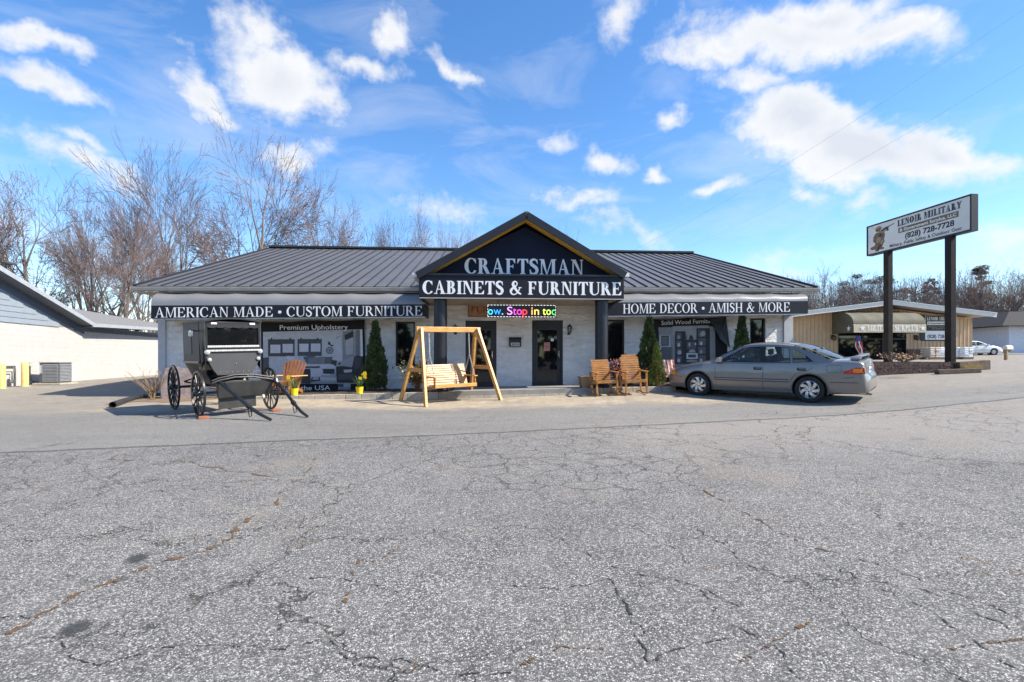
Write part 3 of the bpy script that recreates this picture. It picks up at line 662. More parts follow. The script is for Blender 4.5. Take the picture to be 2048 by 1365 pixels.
# portico
PF = -2.0; zb0 = Bp(1040, 598.5, PF)[1]; zf1 = Bp(1040, 553, PF)[1]; apx, apz = Bp(1053, 425, PF); pe0 = Bp(833, 546, PF); pe1 = Bp(1251, 546, PF)
pb = MB(); pb.box(PX0, PX1, PF, PF + .12, zb0, zf1); pb.box(PX0, PX0 + .12, PF + .12, -.02, zb0, zf1); pb.box(PX1 - .12, PX1, PF + .12, -.02, zb0, zf1)
pbo = obj('portico_fascia', pb, M_['navy'], shop, bevel=.008)
led_ = MB(); led_.box(PX0 - .015, PX1 + .015, PF - .03, PF + .12, zf1, zf1 + .06); obj('portico_ledge', led_, M_['portico'], shop, bevel=.006)
ps = MB(); ps.box(PX0 + .12, PX1 - .12, PF + .12, -.02, zb0 + .02, zb0 + .05); obj('portico_ceiling', ps, mat('stained ceiling boards', (.35, .3, .24), .8, var=.25), shop)
tr = MB(); tr.box(PX0 + .01, PX1 - .01, PF - .012, PF, zb0, zb0 + .025); obj('portico_trim', tr, M_['fascia'], shop)
lt = []; a = Bp(845, 588, PF); b = Bp(1243, 588.5, PF); serif(lt, 'CABINETS & FURNITURE', a[0], b[0], a[1], Bp(845, 561.5, PF)[1], PF, w=.21, t=.075); [obj('lettering', q, M_['white_letter'], pbo, recalc=False) for q in lt if q.v]
zsh = zf1 + .06; PW = PF + .42                        # gable wall stands back under the rake
gw = MB(); gw.prism([(PX0 + .05, zsh), (PX1 - .05, zsh), (apx, apz - .32)], (0, PW, 0), (1, 0, 0), (0, 0, 1), (0, .08, 0)); gwo = obj('gable_panel', gw, mat('navy gable vinyl', (.006, .010, .028), .6, spec=.2, var=.15, vscale=2), shop)
lg = MB(); lg.box(PX0 + .1, PX1 - .1, PF + .12, PW, zsh - .035, zsh - .01); obj('portico_deck', lg, M_['portico'], shop)
lt = MB(); a = Bp(929, 547.5, PW); b = Bp(1167, 549, PW); serif(lt, 'CRAFTSMAN', a[0], b[0], a[1], Bp(929, 516.5, PW)[1], PW, w=.2, t=.075, slope=-.003); obj('lettering', lt, M_['white_letter'], gwo, recalc=False)
pr = MB(); BACK = 6.2
for (ex_, ez_), sg in ((pe0, -1), (pe1, 1)):
    up = Vector((apx - ex_, 0, apz - ez_)).normalized(); nn = Vector((-up.z, 0, up.x)) * sg; nn = nn if nn.z > 0 else -nn
    e0 = Vector((ex_, PF - .05, ez_)); a0 = Vector((apx, PF - .05, apz)); th = nn * -.07
    pr.add([e0, a0, a0 + Vector((0, BACK, 0)), e0 + Vector((0, BACK, 0))] + [v + th for v in (e0, a0, a0 + Vector((0, BACK, 0)), e0 + Vector((0, BACK, 0)))], [(0, 1, 2, 3), (7, 6, 5, 4), (0, 4, 5, 1), (3, 2, 6, 7), (0, 3, 7, 4)])
    for k in range(8):
        q = e0 + Vector((0, .03 + .4 * k, 0)); pr.bar(q + nn * .015, q + (a0 - e0) + nn * .015, .03, .035, up=nn)
obj('portico_roof', pr, M_['roof'], shop)
M_['gutter_white'] = mat('white gutter', .7, .5)
rf = MB(); sf2 = MB()
for (ex_, ez_), sg in ((pe0, -1), (pe1, 1)):
    e0 = Vector((ex_, PF - .06, ez_ - .10)); a0 = Vector((apx, PF - .06, apz - .10)); up = (a0 - e0).normalized(); nn = Vector((-up.z, 0, up.x)); nn = nn if nn.z > 0 else -nn
    rf.bar(e0 + up * .02, a0, .05, .2, up=nn)
    q0 = e0 - nn * .085 + up * .12 + Vector((0, .03, 0)); q1 = a0 - nn * .085 + Vector((0, .03, 0)); yv = Vector((0, .43, 0))
    sf2.add([q0, q1, q1 + yv, q0 + yv], [(0, 1, 2, 3)])
    g0 = Vector((ex_ + sg * .05, PF - .02, ez_ - .06)); gt2 = MB(); gt2.bar(g0, g0 + Vector((0, 1.9, 0)), .12, .11); obj('portico_gutter', gt2, M_['gutter_white'], shop)
obj('rake_board', rf, M_['portico'], shop); obj('rake_soffit', sf2, M_['pine_soffit'], shop, recalc=False)
colx = []
for px, base in ((881, 792), (1203, 779)):
    x, _ = Bp(px, 700, -1.72); colx.append(x); c = MB(); z0 = zk(x) + .08
    c.lathe([(.19, z0), (.19, zb0 + .03)], 24, Matrix.Translation((x, -1.72, 0)))
    c.lathe([(.0, z0), (.26, z0), (.27, z0 + .05), (.25, z0 + .1), (.23, z0 + .12), (.19, z0 + .13)], 24, Matrix.Translation((x, -1.72, 0)))
    obj('column', c, M_['column'], shop, smooth=True)
# barrel awnings with lettered valances
def awning(px0, px1, pyt, pym0, pym1, pyb0, pyb1, text, tx0, tx1, ty0, ty1, ribs, lab, dot=None):
    YF = -.98; x0, zb_0 = Bp(px0, pyb0, YF); x1, zb_1 = Bp(px1, pyb1, YF); zm0 = Bp(px0, pym0, YF)[1]; zm1 = Bp(px1, pym1, YF)[1]; zt0 = 3.535 + .13 * (x0 - XE0) / 21; zt1 = 3.535 + .13 * (x1 - XE0) / 21
    P = []
    n = ribs * 6
    for i in range(n + 1):
        f = i / n; x = x0 + (x1 - x0) * f; zt = zt0 + (zt1 - zt0) * f; zm = zm0 + (zm1 - zm0) * f; sag = .028 * math.sin(math.pi * ((i % 6) / 6)) 
        P.append([(x, -.05 + (YF + .05) * math.sin(t) ** .72 + sag * math.sin(2 * t) * .4, zm + (zt - zm) * max(0, math.cos(t)) ** .72 - sag * math.sin(2 * t)) for t in np.linspace(0, math.pi / 2, 13)])
    d = MB(); d.grid(P)
    for k in (0, -1): 
        row = P[k]; d.add([*row, (row[0][0], -.05, row[-1][2])], [tuple(range(14))])
    ao = obj('awning', d, M_['awning'], shop, smooth=30, label=lab)
    v = MB(); nn = 1
    v.hexa([(x0, YF, zb_0), (x1, YF, zb_1), (x1, YF + .02, zb_1), (x0, YF + .02, zb_0)], [(x0, YF, zm0), (x1, YF, zm1), (x1, YF + .02, zm1), (x0, YF + .02, zm0)])
    for xx, zb_, zm in ((x0, zb_0, zm0), (x1, zb_1, zm1)):
        e = .01 if xx == x0 else -.01; v.box(min(xx, xx + e), max(xx, xx + e), YF + .02, -.05, zb_, zm)
    vo = obj('valance', v, M_['navy'], ao)
    un = MB(); un.hexa([(x0 + .02, YF + .03, zb_0 - .03), (x1 - .02, YF + .03, zb_1 - .03), (x1 - .02, YF + .07, zb_1 - .03), (x0 + .02, YF + .07, zb_0 - .03)], [(x0 + .02, YF + .03, zb_0 + .02), (x1 - .02, YF + .03, zb_1 + .02), (x1 - .02, YF + .07, zb_1 + .02), (x0 + .02, YF + .07, zb_0 + .02)])
    for k in range(ribs + 1):
        f = k / ribs; x = x0 + .03 + (x1 - x0 - .06) * f; z = zb_0 + (zb_1 - zb_0) * f; un.bar((x, YF + .05, z), (x, -.02, z + .02), .03, .03)
    obj('awning_frame', un, M_['silver'], ao)
    a = Bp(tx0, ty1, YF); b = Bp(tx1, ty1 + (pyb1 - pyb0) * (tx1 - tx0) / (px1 - px0), YF); h = Bp(tx0, ty0, YF)
    t_ = []; serif(t_, text, a[0], b[0], a[1], h[1], YF, w=.145, t=.055, slope=(b[1] - a[1]) / (b[0] - a[0])); [obj('lettering', q, M_['white_letter'], ao, recalc=False) for q in t_ if q.v]
awning(302, 851, 583, 611.5, 609, 637.5, 633.5, 'AMERICAN MADE * CUSTOM FURNITURE', 310, 845, 615.5, 635.5, 7, 'grey barrel awning lettered American Made Custom Furniture')
awning(1214, 1616, 585, 605.5, 602.5, 632, 627.5, 'HOME DECOR * AMISH & MORE', 1246, 1580, 608.5, 627.5, 6, 'grey barrel awning lettered Home Decor Amish and More')
# entrance walk, kerb, planting beds (setting)
kb = MB(); bx = np.linspace(Bp(470, 797, -1.95)[0], Bp(1352, 765, -1.95)[0], 30)
for a, b in zip(bx[:-1], bx[1:]):
    g_ = .008
    kb.hexa([Lw(a, -2.0, zk(a) - .4), Lw(b - g_, -2.0, zk(b) - .4), Lw(b - g_, -1.82, zk(b) - .4), Lw(a, -1.82, zk(a) - .4)], [Lw(a, -1.98, zk(a) + .1), Lw(b - g_, -1.98, zk(b) + .1), Lw(b - g_, -1.82, zk(b) + .1), Lw(a, -1.82, zk(a) + .1)])
struct(obj('kerb', kb, M_['concrete'], bevel=.012))
wk = MB(); wb0 = Bp(905, 780, -1.5)[0]; wb1 = Bp(1192, 780, -1.5)[0]
xs = np.linspace(wb0, wb1, 8)
wk.grid([[Lw(x, y, zk(x) + .104) for x in xs] for y in (-1.985, -.9, 0.02)]); wk.grid([[Lw(x, -1.985, zk(x) + z) for x in xs] for z in (.104, -.3)])
struct(obj('walkway', wk, M_['slab']))
def bed(xa, xb, ya=-1.82, yb=.0, n=40):
    r2 = random.Random(7); b_ = MB(); 
    b_.grid([[Lw(x, y, zk(x) + .07 + (.05 * r2.random() + .04 * math.sin((y - ya) / (yb - ya) * math.pi))) for x in np.linspace(xa, xb, n)] for y in np.linspace(ya, yb, 10)]); return b_
struct(obj('planting_bed', bed(bx[0], wb0), M_['soil'], smooth='all')); struct(obj('planting_bed', bed(wb1, bx[-1]), M_['soil'], smooth='all'))
struct(obj('planting_bed', bed(bx[-1] , xr, -1.6), M_['soil'], smooth='all'))
# ------------------------------------------------------------------ things hung on the shop front
def at_wall(name, label, cat, x, y, z, group=None):
    return thing(name, label, cat, Lw(x, y, z), TH, group)
def flat(v): return mat('printed grey %.2f' % v, (v, v, v * 1.02), .75, var=.08, vscale=8)
_greys = {}
def grey(v):
    if v not in _greys: _greys[v] = flat(v)
    return _greys[v]
class Print:                                          # layers of printed shapes on one cloth, in wall coordinates
    def __init__(s, ox, oz, y, cv): s.mb = MB(); s.mats = []; s.ox = ox; s.oz = oz; s.y = y; s.cv = cv; s.k = 0
    def mi(s, m):
        if m not in s.mats: s.mats.append(m)
        return s.mats.index(m)
    def P(s, X, Y, l=0):
        x, z = Bp(*s.cv(X, Y), s.y); return (x - s.ox, -l, z - s.oz)
    def poly(s, pts, v):
        s.k += 1; a = [s.P(*p, .004 + .0006 * s.k) for p in pts]; tri = tessellate_polygon([[Vector(q) for q in a]]); s.mb.add(a, [tuple(t) for t in tri], s.mi(grey(v) if not hasattr(v, 'name') else v))
    def rect(s, x0, y0, x1, y1, v): s.poly([(x0, y0), (x1, y0), (x1, y1), (x0, y1)], v)
    def disc(s, cx, cy, rx, ry, v, n=20): s.poly([(cx + rx * math.cos(2 * math.pi * i / n), cy + ry * math.sin(2 * math.pi * i / n)) for i in range(n)], v)
    def text(s, t, x0, y0, x1, y1, h, v, bold=.014):
        a = s.P(x0, y0); b = s.P(x1, y1); c = s.P(x0, y0 - h)
        sans_text(s.mb, t, lambda x, z, l: (x, -.05 + .02, z), a[0], b[0], a[2], c[2], bold=bold, slope=(b[2] - a[2]) / (b[0] - a[0]), m=s.mi(grey(v)))
def cloth(pr, corners, nx, nz, seed, amp, mats, band):
    """The banner's fabric: a grid between four corners with soft folds; band(u, v) -> material index."""
    r = random.Random(seed); ph = [r.uniform(0, 6) for _ in range(6)]
    c = [Vector(pr.P(*p)) for p in corners]; m = MB(); P = []
    for j in range(nz + 1):
        row = []
        for i in range(nx + 1):
            u, v = i / nx, j / nz; p = c[0].lerp(c[1], u).lerp(c[3].lerp(c[2], u), v)
            sag = .035 * math.sin(math.pi * ((u * 2) % 1)) * (1 - v) ** 3
            f = amp * (math.sin(u * 9 + ph[0] + v * 3) + .6 * math.sin(u * 17 + v * 7 + ph[1]) + .5 * math.sin(v * 11 + u * 5 + ph[2]))
            row.append(p + Vector((0, .012 + f * .3, -sag)))
        P.append(row)
    for j in range(nz):
        for i in range(nx):
            m.add([P[j][i], P[j][i + 1], P[j + 1][i + 1], P[j + 1][i]], [(0, 1, 2, 3)], band((i + .5) / nx, (j + .5) / nz))
    return m
BL = mat('black banner cloth', (.008, .008, .009), .75, var=.3, vscale=2)
Z2 = lambda X, Y: (500 + X / 5.25, 560 + Y / 5.25)
c = Bp(626, 785, -.1); ban = at_wall('banner', 'black banner reading Premium Upholstery over a grey picture of a living room', 'banner', c[0], -.1, c[1])
pr = Print(c[0], c[1], -.1, Z2)
m = cloth(pr, [(112, 440), (1200, 418), (1215, 1212), (118, 1212)], 36, 24, 3, .006, None, lambda u, v: 0); obj('cloth', m, [BL], ban, smooth='all')
pr.poly([(138, 548), (1180, 520), (1188, 1092), (138, 1095)], .5); pr.poly([(905, 600), (1180, 525), (1188, 1080), (905, 1010)], .34); pr.poly([(905, 625), (962, 590), (972, 850), (903, 860)], .52)
pr.poly([(138, 548), (300, 544), (240, 600), (138, 640)], .56)
pr.rect(190, 625, 470, 805, .075); pr.rect(215, 682, 320, 770, .6); pr.rect(343, 674, 452, 765, .58); pr.rect(500, 622, 755, 800, .085); pr.rect(518, 672, 615, 757, .6); pr.rect(640, 670, 740, 755, .58)
for x in (228, 424, 536, 712): pr.rect(x - 7, 610, x + 7, 632, .03)
pr.disc(838, 742, 40, 38, .16); pr.disc(838, 742, 28, 26, .30); pr.disc(838, 742, 12, 11, .12); pr.poly([(820, 645), (845, 660), (850, 690), (822, 680)], .03); pr.poly([(845, 680), (880, 688), (872, 700), (848, 698)], .03)
pr.poly([(975, 545), (1088, 525), (1092, 800), (978, 838)], .26); pr.poly([(993, 582), (1085, 537), (1085, 600), (1000, 635)], .04); pr.poly([(1005, 640), (1085, 605), (1085, 780), (1008, 790)], .42); pr.poly([(1158, 522), (1180, 521), (1188, 800), (1162, 805)], .72); pr.poly([(1110, 530), (1150, 524), (1150, 790), (1112, 800)], .2)
pr.poly([(140, 820), (200, 812), (200, 1000), (140, 1010)], .09)
pr.poly([(385, 800), (900, 800), (905, 945), (440, 945)], .48); pr.poly([(380, 805), (470, 812), (495, 885), (430, 890)], .62); pr.poly([(560, 812), (620, 798), (690, 800), (690, 870), (600, 882)], .12); pr.poly([(610, 822), (785, 805), (770, 885), (615, 885)], .2); pr.poly([(785, 812), (870, 808), (860, 880), (775, 885)], .13); pr.poly([(860, 842), (915, 848), (905, 905), (850, 890)], .06)
pr.rect(440, 890, 885, 945, .55); pr.rect(440, 935, 890, 1000, .05); pr.poly([(440, 1000), (905, 985), (905, 1090), (440, 1092)], .34); pr.poly([(590, 1010), (905, 1030), (905, 1062), (600, 1050)], .5)
pr.poly([(575, 905), (740, 905), (735, 930), (580, 928)], .1); pr.poly([(585, 893), (700, 890), (705, 908), (580, 908)], .6); pr.poly([(450, 945), (640, 940), (640, 1090), (560, 1090), (450, 1060)], .05); pr.poly([(638, 935), (740, 925), (770, 945), (768, 990), (735, 1018), (640, 1020)], .55); pr.poly([(650, 1020), (735, 1018), (740, 1060), (640, 1075)], .06); pr.poly([(665, 1020), (722, 1020), (725, 1048), (660, 1052)], .4); pr.poly([(770, 985), (840, 990), (838, 1003), (770, 1000)], .6)
pr.poly([(905, 915), (975, 905), (1075, 920), (1098, 805), (1140, 795), (1188, 810), (1188, 1060), (1110, 1080), (915, 1080)], .045); pr.poly([(985, 945), (1075, 940), (1070, 970), (990, 975)], .5); pr.poly([(1105, 815), (1170, 812), (1165, 930), (1095, 935)], .075); pr.poly([(930, 990), (1080, 985), (1110, 1040), (930, 1050)], .085)
pr.disc(943, 880, 26, 24, .42); pr.disc(943, 880, 16, 14, .08)
pr.rect(928, 1092, 1058, 1155, .42); pr.poly([(928, 1092), (985, 1092), (985, 1125), (928, 1125)], .1)
for k in range(3): pr.rect(930, 1128 + k * 10, 1058, 1132 + k * 10, .15)
pr.text('Premium Upholstery', 316, 527, 1030, 520, 50, .85, .006); pr.text('Made in the USA', 230, 1162, 845, 1156, 48, .85, .006)
obj('printed_picture', pr.mb, pr.mats, ban, recalc=False)

Z4 = lambda X, Y: (1100 + X / 5.055, 560 + Y / 5.055)
c = Bp(1385, 765, -.1); ban2 = at_wall('banner', 'black banner reading Solid Wood Furniture with one corner fallen over its picture of shelves', 'banner', c[0], -.1, c[1])
pr = Print(c[0], c[1], -.1, Z4)
m = cloth(pr, [(1010, 398), (1775, 372), (1812, 1030), (1040, 1030)], 30, 24, 9, .006, None, lambda u, v: 0); obj('cloth', m, [BL], ban2, smooth='all')
pr.poly([(1095, 482), (1668, 470), (1672, 880), (1120, 880)], .26); pr.poly([(1240, 470), (1600, 462), (1600, 560), (1240, 560)], .34)
for k in range(14): pr.rect(1380, 500 + k * 24, 1480, 502 + k * 24, .17); pr.rect(1612, 500 + k * 24, 1668, 502 + k * 24, .15)
pr.rect(1100, 560, 1215, 875, .4); pr.rect(1122, 566, 1198, 668, .06); pr.rect(1132, 576, 1188, 658, .14); pr.rect(1120, 680, 1240, 850, .17); pr.rect(1130, 680, 1225, 860, .1)
for x0, x1, y0 in ((1265, 1368, 522), (1482, 1612, 490)):
    pr.rect(x0, y0, x1, 850, .03)
    for k in range(4):
        yy = y0 + 15 + k * (835 - y0) / 4; pr.rect(x0 + 10, yy, x1 - 42, yy + (835 - y0) / 4 - 14, .10)
        pr.disc(x0 + (x1 - x0) * .32, yy + (835 - y0) / 4 - 34, 14, 20, .45 if k % 2 else .28)
pr.rect(1368, 608, 1482, 850, .035); pr.rect(1380, 560, 1470, 606, .3); pr.poly([(1398, 605), (1408, 570), (1420, 556), (1440, 575), (1448, 605)], .04); pr.rect(1380, 628, 1470, 700, .09); pr.disc(1405, 655, 10, 20, .4); pr.disc(1465, 650, 8, 14, .5)
pr.rect(1375, 742, 1488, 800, .5); pr.rect(1392, 756, 1470, 786, .06); pr.poly([(1395, 735), (1410, 705), (1455, 705), (1468, 735)], .3); pr.poly([(1100, 850), (1640, 850), (1650, 880), (1100, 900)], .18); pr.disc(1430, 822, 60, 14, .22)
pr.disc(1540, 545, 24, 26, .34); pr.disc(1305, 735, 18, 22, .42)
pr.text('Solid Wood Furniture', 1123, 458, 1668, 434, 42, .85, .002); pr.text('All Am', 1068, 1000, 1205, 990, 42, .85, .002)
obj('printed_picture', pr.mb, pr.mats, ban2, recalc=False)
fold = MB(); q = [pr.P(1600, 405, .05), pr.P(1775, 371, .04), pr.P(1812, 690, .05), pr.P(1700, 600, .13), pr.P(1655, 500, .10), pr.P(1720, 520, .07), pr.P(1742, 440, .03)]
fold.add(q, [(0, 1, 6), (0, 6, 4), (6, 1, 5), (6, 5, 4), (5, 1, 2), (5, 2, 3), (4, 5, 3)]); q2 = [(x, y + .012, z) for x, y, z in q]; fold.add(q2, [(6, 1, 0), (4, 6, 0), (5, 1, 6), (4, 5, 6), (2, 1, 5), (3, 2, 5), (3, 5, 4)])
obj('fallen_corner', fold, mat('banner back', (.018, .018, .022), .5, var=.3), ban2, recalc=False)

# brown painted shop sign on the wall
a = Bp(936, 634, -.06); b = Bp(1113, 596, -.06); hs_ = at_wall('wall_sign', 'old brown board sign lettered Amish\'s Furniture on the wall above the doors', 'sign', (a[0] + b[0]) / 2, -.06, a[1]); w2 = (b[0] - a[0]) / 2; hh = b[1] - a[1]
m = MB(); m.box(-w2, w2, 0, .05, 0, hh); so_ = obj('board', m, mat('faded brown signboard', (.44, .23, .13), .7, var=.25, vscale=6), hs_, bevel=.006)
m = MB(); 
for z0, z1, x0, x1 in ((0, .03, -w2, w2), (hh - .03, hh, -w2, w2), (.03, hh - .03, -w2, -w2 + .03), (.03, hh - .03, w2 - .03, w2), (.03, hh - .03, w2 * .28, w2 * .28 + .02)): m.box(x0, x1, -.014, -.001, z0, z1)
obj('moulding', m, M_['red_wood'], hs_)
m = MB(); serif(m, 'FURNITURE', -w2 + .1, w2 * .2, .14, .33, 0, w=.12, t=.05); serif(m, "AMISH S", -w2 + .36, w2 * .2, .43, .56, 0, w=.12, t=.05); obj('lettering', m, mat('dark brown lettering', (.03, .018, .012), .7), hs_, recalc=False)
m = MB(); m.prism(ring(0, 0, .24, .2, .24, .2, 0, 180, 10)[0][:0] + [(.24 * math.cos(t), .17 * math.sin(t)) for t in np.linspace(0, math.pi, 12)], (w2 * .68, -.012, .12), (1, 0, 0), (0, 0, 1), (0, .011, 0)); obj('emblem', m, mat('dark red emblem', (.16, .05, .035), .7), hs_)

# LED message sign hung under the portico
YL = -1.55; a = Bp(975, 634.5, YL); b = Bp(1112, 610.5, YL); w2 = (b[0] - a[0]) / 2; hh = b[1] - a[1]; led = at_wall('led_sign', 'black LED strip sign with rainbow letters hanging under the portico', 'sign', (a[0] + b[0]) / 2, YL, a[1])
m = MB(); m.box(-w2, w2, 0, .09, 0, hh); obj('casing', m, M_['black'], led, bevel=.006)
m = MB()
for x in (-w2 * .7, w2 * .7): m.bar((x, .045, hh), (x, .045, zb0 + .02 - a[1]), .02, .02)
obj('hanger', m, M_['steel'], led)
cols = [(.05, .65, .95), (.03, .3, 1), (.3, .5, 1), (0, 0, 0), (.75, .3, .95), (.95, .08, .75), (1, .05, .5), (1, .05, .05), (0, 0, 0), (1, .35, .12), (1, .75, .1), (0, 0, 0), (1, .9, .1), (.65, 1, .1), (.1, .9, .15)]
sx_ = [0, .08, .20, .23, .28, .37, .425, .51, .6, .64, .685, .77, .81, .865, .945]; ends = [.07, .19, .222, .25, .36, .415, .50, .58, .62, .662, .755, .79, .857, .932, 1.0]
sm_ = MB(); em = []
for ch, cl, u0, u1 in zip('ow. Stop in toc', cols, sx_, ends):
    if ch == ' ': continue
    em.append(emit('lit diodes', cl, 1.25)); v, f = sans(ch, .0); zs = [p[1] for p in v]; xs = [p[0] for p in v]; x0 = -w2 + .02 + u0 * (2 * w2 - .04); x1 = x0 + (u1 - u0) * (2 * w2 - .05)
    k = .26 / .72 * .78
    z0 = hh * .2
    sm_.add([(x0 + (p[0] - min(xs)) / (max(xs) - min(xs)) * (x1 - x0), -.005, z0 + p[1] * hh * .92) for p in v], f, len(em) - 1)
obj('lit_letters', sm_, em, led, recalc=False)
m = MB(); n = 22
for i in range(n):
    x = -w2 + 2 * w2 * i / n
    for z in (.006, hh - .018): m.box(x, x + 2 * w2 / n * .58, -.004, -.001, z, z + .012)
for x in (-w2 + .004, w2 - .014):
    for k in range(4): m.box(x, x + .01, -.004, -.001, .03 + k * hh / 4.2, .03 + k * hh / 4.2 + .05)
obj('lit_border', m, emit('white diodes', (.9, .95, 1), 1.1), led)

# letter box with its number, wall lanterns, papers on the door
a = Bp(1018, 694, -.02); b = Bp(1042, 675, -.02); w2 = (b[0] - a[0]) / 2; hh = b[1] - a[1]; lb = at_wall('letter_box', 'small black wall letter box with number 2694 between the doors', 'mailbox', (a[0] + b[0]) / 2, -.005, a[1])
m = MB(); m.box(-w2, w2, -.11, 0, 0, hh * .8); obj('box', m, M_['black'], lb, bevel=.006); m = MB(); m.prism([(-.13, 0), (0, 0), (0, hh * .2), (-.06, hh * .19)], (-w2 - .008, 0, hh * .8), (0, 1, 0), (0, 0, 1), (2 * w2 + .016, 0, 0)); obj('lid', m, M_['black'], lb)
m = MB(); m.box(-w2 * .72, w2 * .72, -.115, -.111, .03, .13); obj('number_plate', m, mat('number plate', .6, .5), lb)
m = MB(); sans_text(m, '2694', lambda x, z, l: (x, -.117, z), -w2 * .62, w2 * .62, .045, .115, bold=.02); obj('lettering', m, M_['black'], lb, recalc=False)
def lantern(px, py0, py1, label):
    x, z0 = Bp(px, py1, -.02); z1 = Bp(px, py0, -.02)[1]; h = z1 - z0; t = at_wall('wall_lantern', label, 'lantern', x, -.01, z0, 'wall lanterns beside the shop doors')
    m = MB(); m.box(-.045, .045, -.02, 0, .03, .16); m.tube([(0, -.01, .08), (0, -.07, .03), (0, -.12, .06), (0, -.13, .10)], .012); obj('bracket', m, M_['black'], t, smooth=True)
    Mx = Matrix.Translation((0, -.13, .09)); m = MB(); m.lathe([(.0, 0), (.05, 0), (.055, .02)], 6, Mx); m.lathe([(.085, h * .55), (.05, h * .68), (.015, h * .74), (.012, h * .8), (0, h * .84)], 6, Mx)
    for k in range(6):
        a = k * math.pi / 3; m.bar((.052 * math.cos(a), -.13 + .052 * math.sin(a), .1), (.08 * math.cos(a), -.13 + .08 * math.sin(a), .09 + h * .55), .01, .01)
    obj('cage', m, M_['black'], t); m = MB(); m.lathe([(.045, .02), (.07, h * .53)], 6, Mx); obj('pane', m, glassy('lantern glass', (.75, .78, .8)), t, smooth=False)
lantern(1138, 650, 672, 'black coach lantern on the white wall to the right of the doors'); lantern(911, 651, 671, 'black coach lantern on the wall between dark column and half hidden door')
# papers stuck to the door glass are parts of that door's thing: small notices
xx = Bp(1094, 695, .06)
pk = at_wall('notice', 'pink paper notice taped inside the glass of the main door', 'notice', xx[0], .066, xx[1]); m = MB(); m.box(-.1, .1, 0, .002, -.12, .16); obj('sheet', m, mat('pink paper', (.62, .25, .22), .8), pk); m = MB()
for k in range(5): m.box(-.08, .08, -.002, -.0005, .11 - k * .045, .125 - k * .045)
obj('printed_lines', m, mat('dark print', .08), pk)
xx = Bp(1104.5, 680, .06); st_ = at_wall('notice', 'round white sticker on the main door glass beside a pink notice', 'sticker', xx[0], .066, xx[1]); m = MB(); m.lathe([(0, 0), (.055, 0), (.055, .002), (0, .002)], 20, Matrix.Rotation(R(90), 4, 'X')); obj('disc', m, M_['white_letter'], st_)

# ------------------------------------------------------------------ porch swing
sw = gmat(-1.7, 13.8, math.atan2(1.0, 1.456)); Wd = M_['wood']
t = thing('swing_stand', 'golden pine A-frame for a porch swing standing in front of the shop', 'swing stand', M=sw)
m = MB(); m.box(-.98, .98, -.045, .045, 1.90, 2.04); obj('beam', m, Wd, t, bevel=.006)
for sx in (-1, 1):
    for sy in (-1, 1):
        m = MB(); m.bar((sx * 1.12, sy * .84, -.02), (sx * .86, sy * .06, 2.0), .12, .07, up=(1, 0, 0)); obj('leg', m, Wd, t, bevel=.005)
    m = MB(); m.bar((sx * 1.035, -.47, .9), (sx * 1.035, .47, .9), .05, .1); obj('brace', m, Wd, t, bevel=.005)
    m = MB(); m.bar((sx * .82, 0, 1.9), (sx * .93, -.25, 1.46), .05, .07); obj('brace', m, Wd, t, bevel=.004)
sb = thing('swing_bench', 'slatted golden pine swing bench hanging on chains from the A-frame', 'swing bench', M=sw @ Matrix.Translation((0, 0, 0)))
D = M_['wood_dark']
def arc_slats(mb_, n, x0, x1, y0, z0, y1, z1, w, th, bow=0):
    for k in range(n):
        f = k / (n - 1); y = y0 + (y1 - y0) * f; z = z0 + (z1 - z0) * f; nn = Vector((0, -(z1 - z0), y1 - y0)).normalized(); y += nn.y * bow * math.sin(math.pi * f); z += nn.z * bow * math.sin(math.pi * f)
        mb_.bar((x0, y, z), (x1, y, z), th, w, up=(0, y1 - y0, z1 - z0))
BW = .60
m = MB(); arc_slats(m, 7, -BW, BW, -.34, .47, .14, .42, .052, .022, -.02); obj('seat', m, Wd, sb, bevel=.003)
m = MB(); arc_slats(m, 9, -BW, BW, .15, .48, .36, .98, .052, .022, .02); obj('backrest', m, Wd, sb, bevel=.003)
m = MB(); m.bar((-BW - .03, -.37, .45), (BW + .03, -.37, .45), .03, .09); obj('front_rail', m, Wd, sb, bevel=.004)
for x in (-BW - .01, BW + .01):
    m = MB(); m.bar((x, -.36, .43), (x, .22, .37), .035, .09); m.bar((x, .14, .38), (x, .385, 1.0), .035, .07); m.bar((x, -.30, .42), (x, -.30, .68), .035, .08, up=(0, 1, 0)); obj('side_frame', m, D, sb, bevel=.004)
    m = MB(); m.bar((x, -.38, .69), (x, .27, .69), .1, .028); obj('armrest', m, Wd, sb, bevel=.004)
m = MB(); m.bar((.25, .13, .45), (.25, .335, .99), .09, .02, up=(0, -1, .3)); obj('strap_board', m, M_['red_wood'], sb, bevel=.003)
def chain(mb_, p0, p1, link=.042):
    p0 = Vector(p0); p1 = Vector(p1); n = max(3, int((p1 - p0).length / link)); d = (p1 - p0).normalized(); a = d.orthogonal().normalized(); b = d.cross(a)
    for k in range(n):
        c = p0.lerp(p1, (k + .5) / n); s_ = a if k % 2 else b; pts = [c + d * (.031 * math.cos(t_)) + s_ * (.014 * math.sin(t_)) for t_ in np.linspace(0, 2 * math.pi, 9)]; mb_.tube(pts, .0055, 4, cap=False)
for x in (-BW - .01, BW + .01):
    k = (x * 1.0, -.02, 1.28); m = MB(); chain(m, (x, 0, 1.9), k); chain(m, k, (x, -.30, .70)); chain(m, k, (x, .28, .72)); obj('chain', m, M_['silver'], sb)

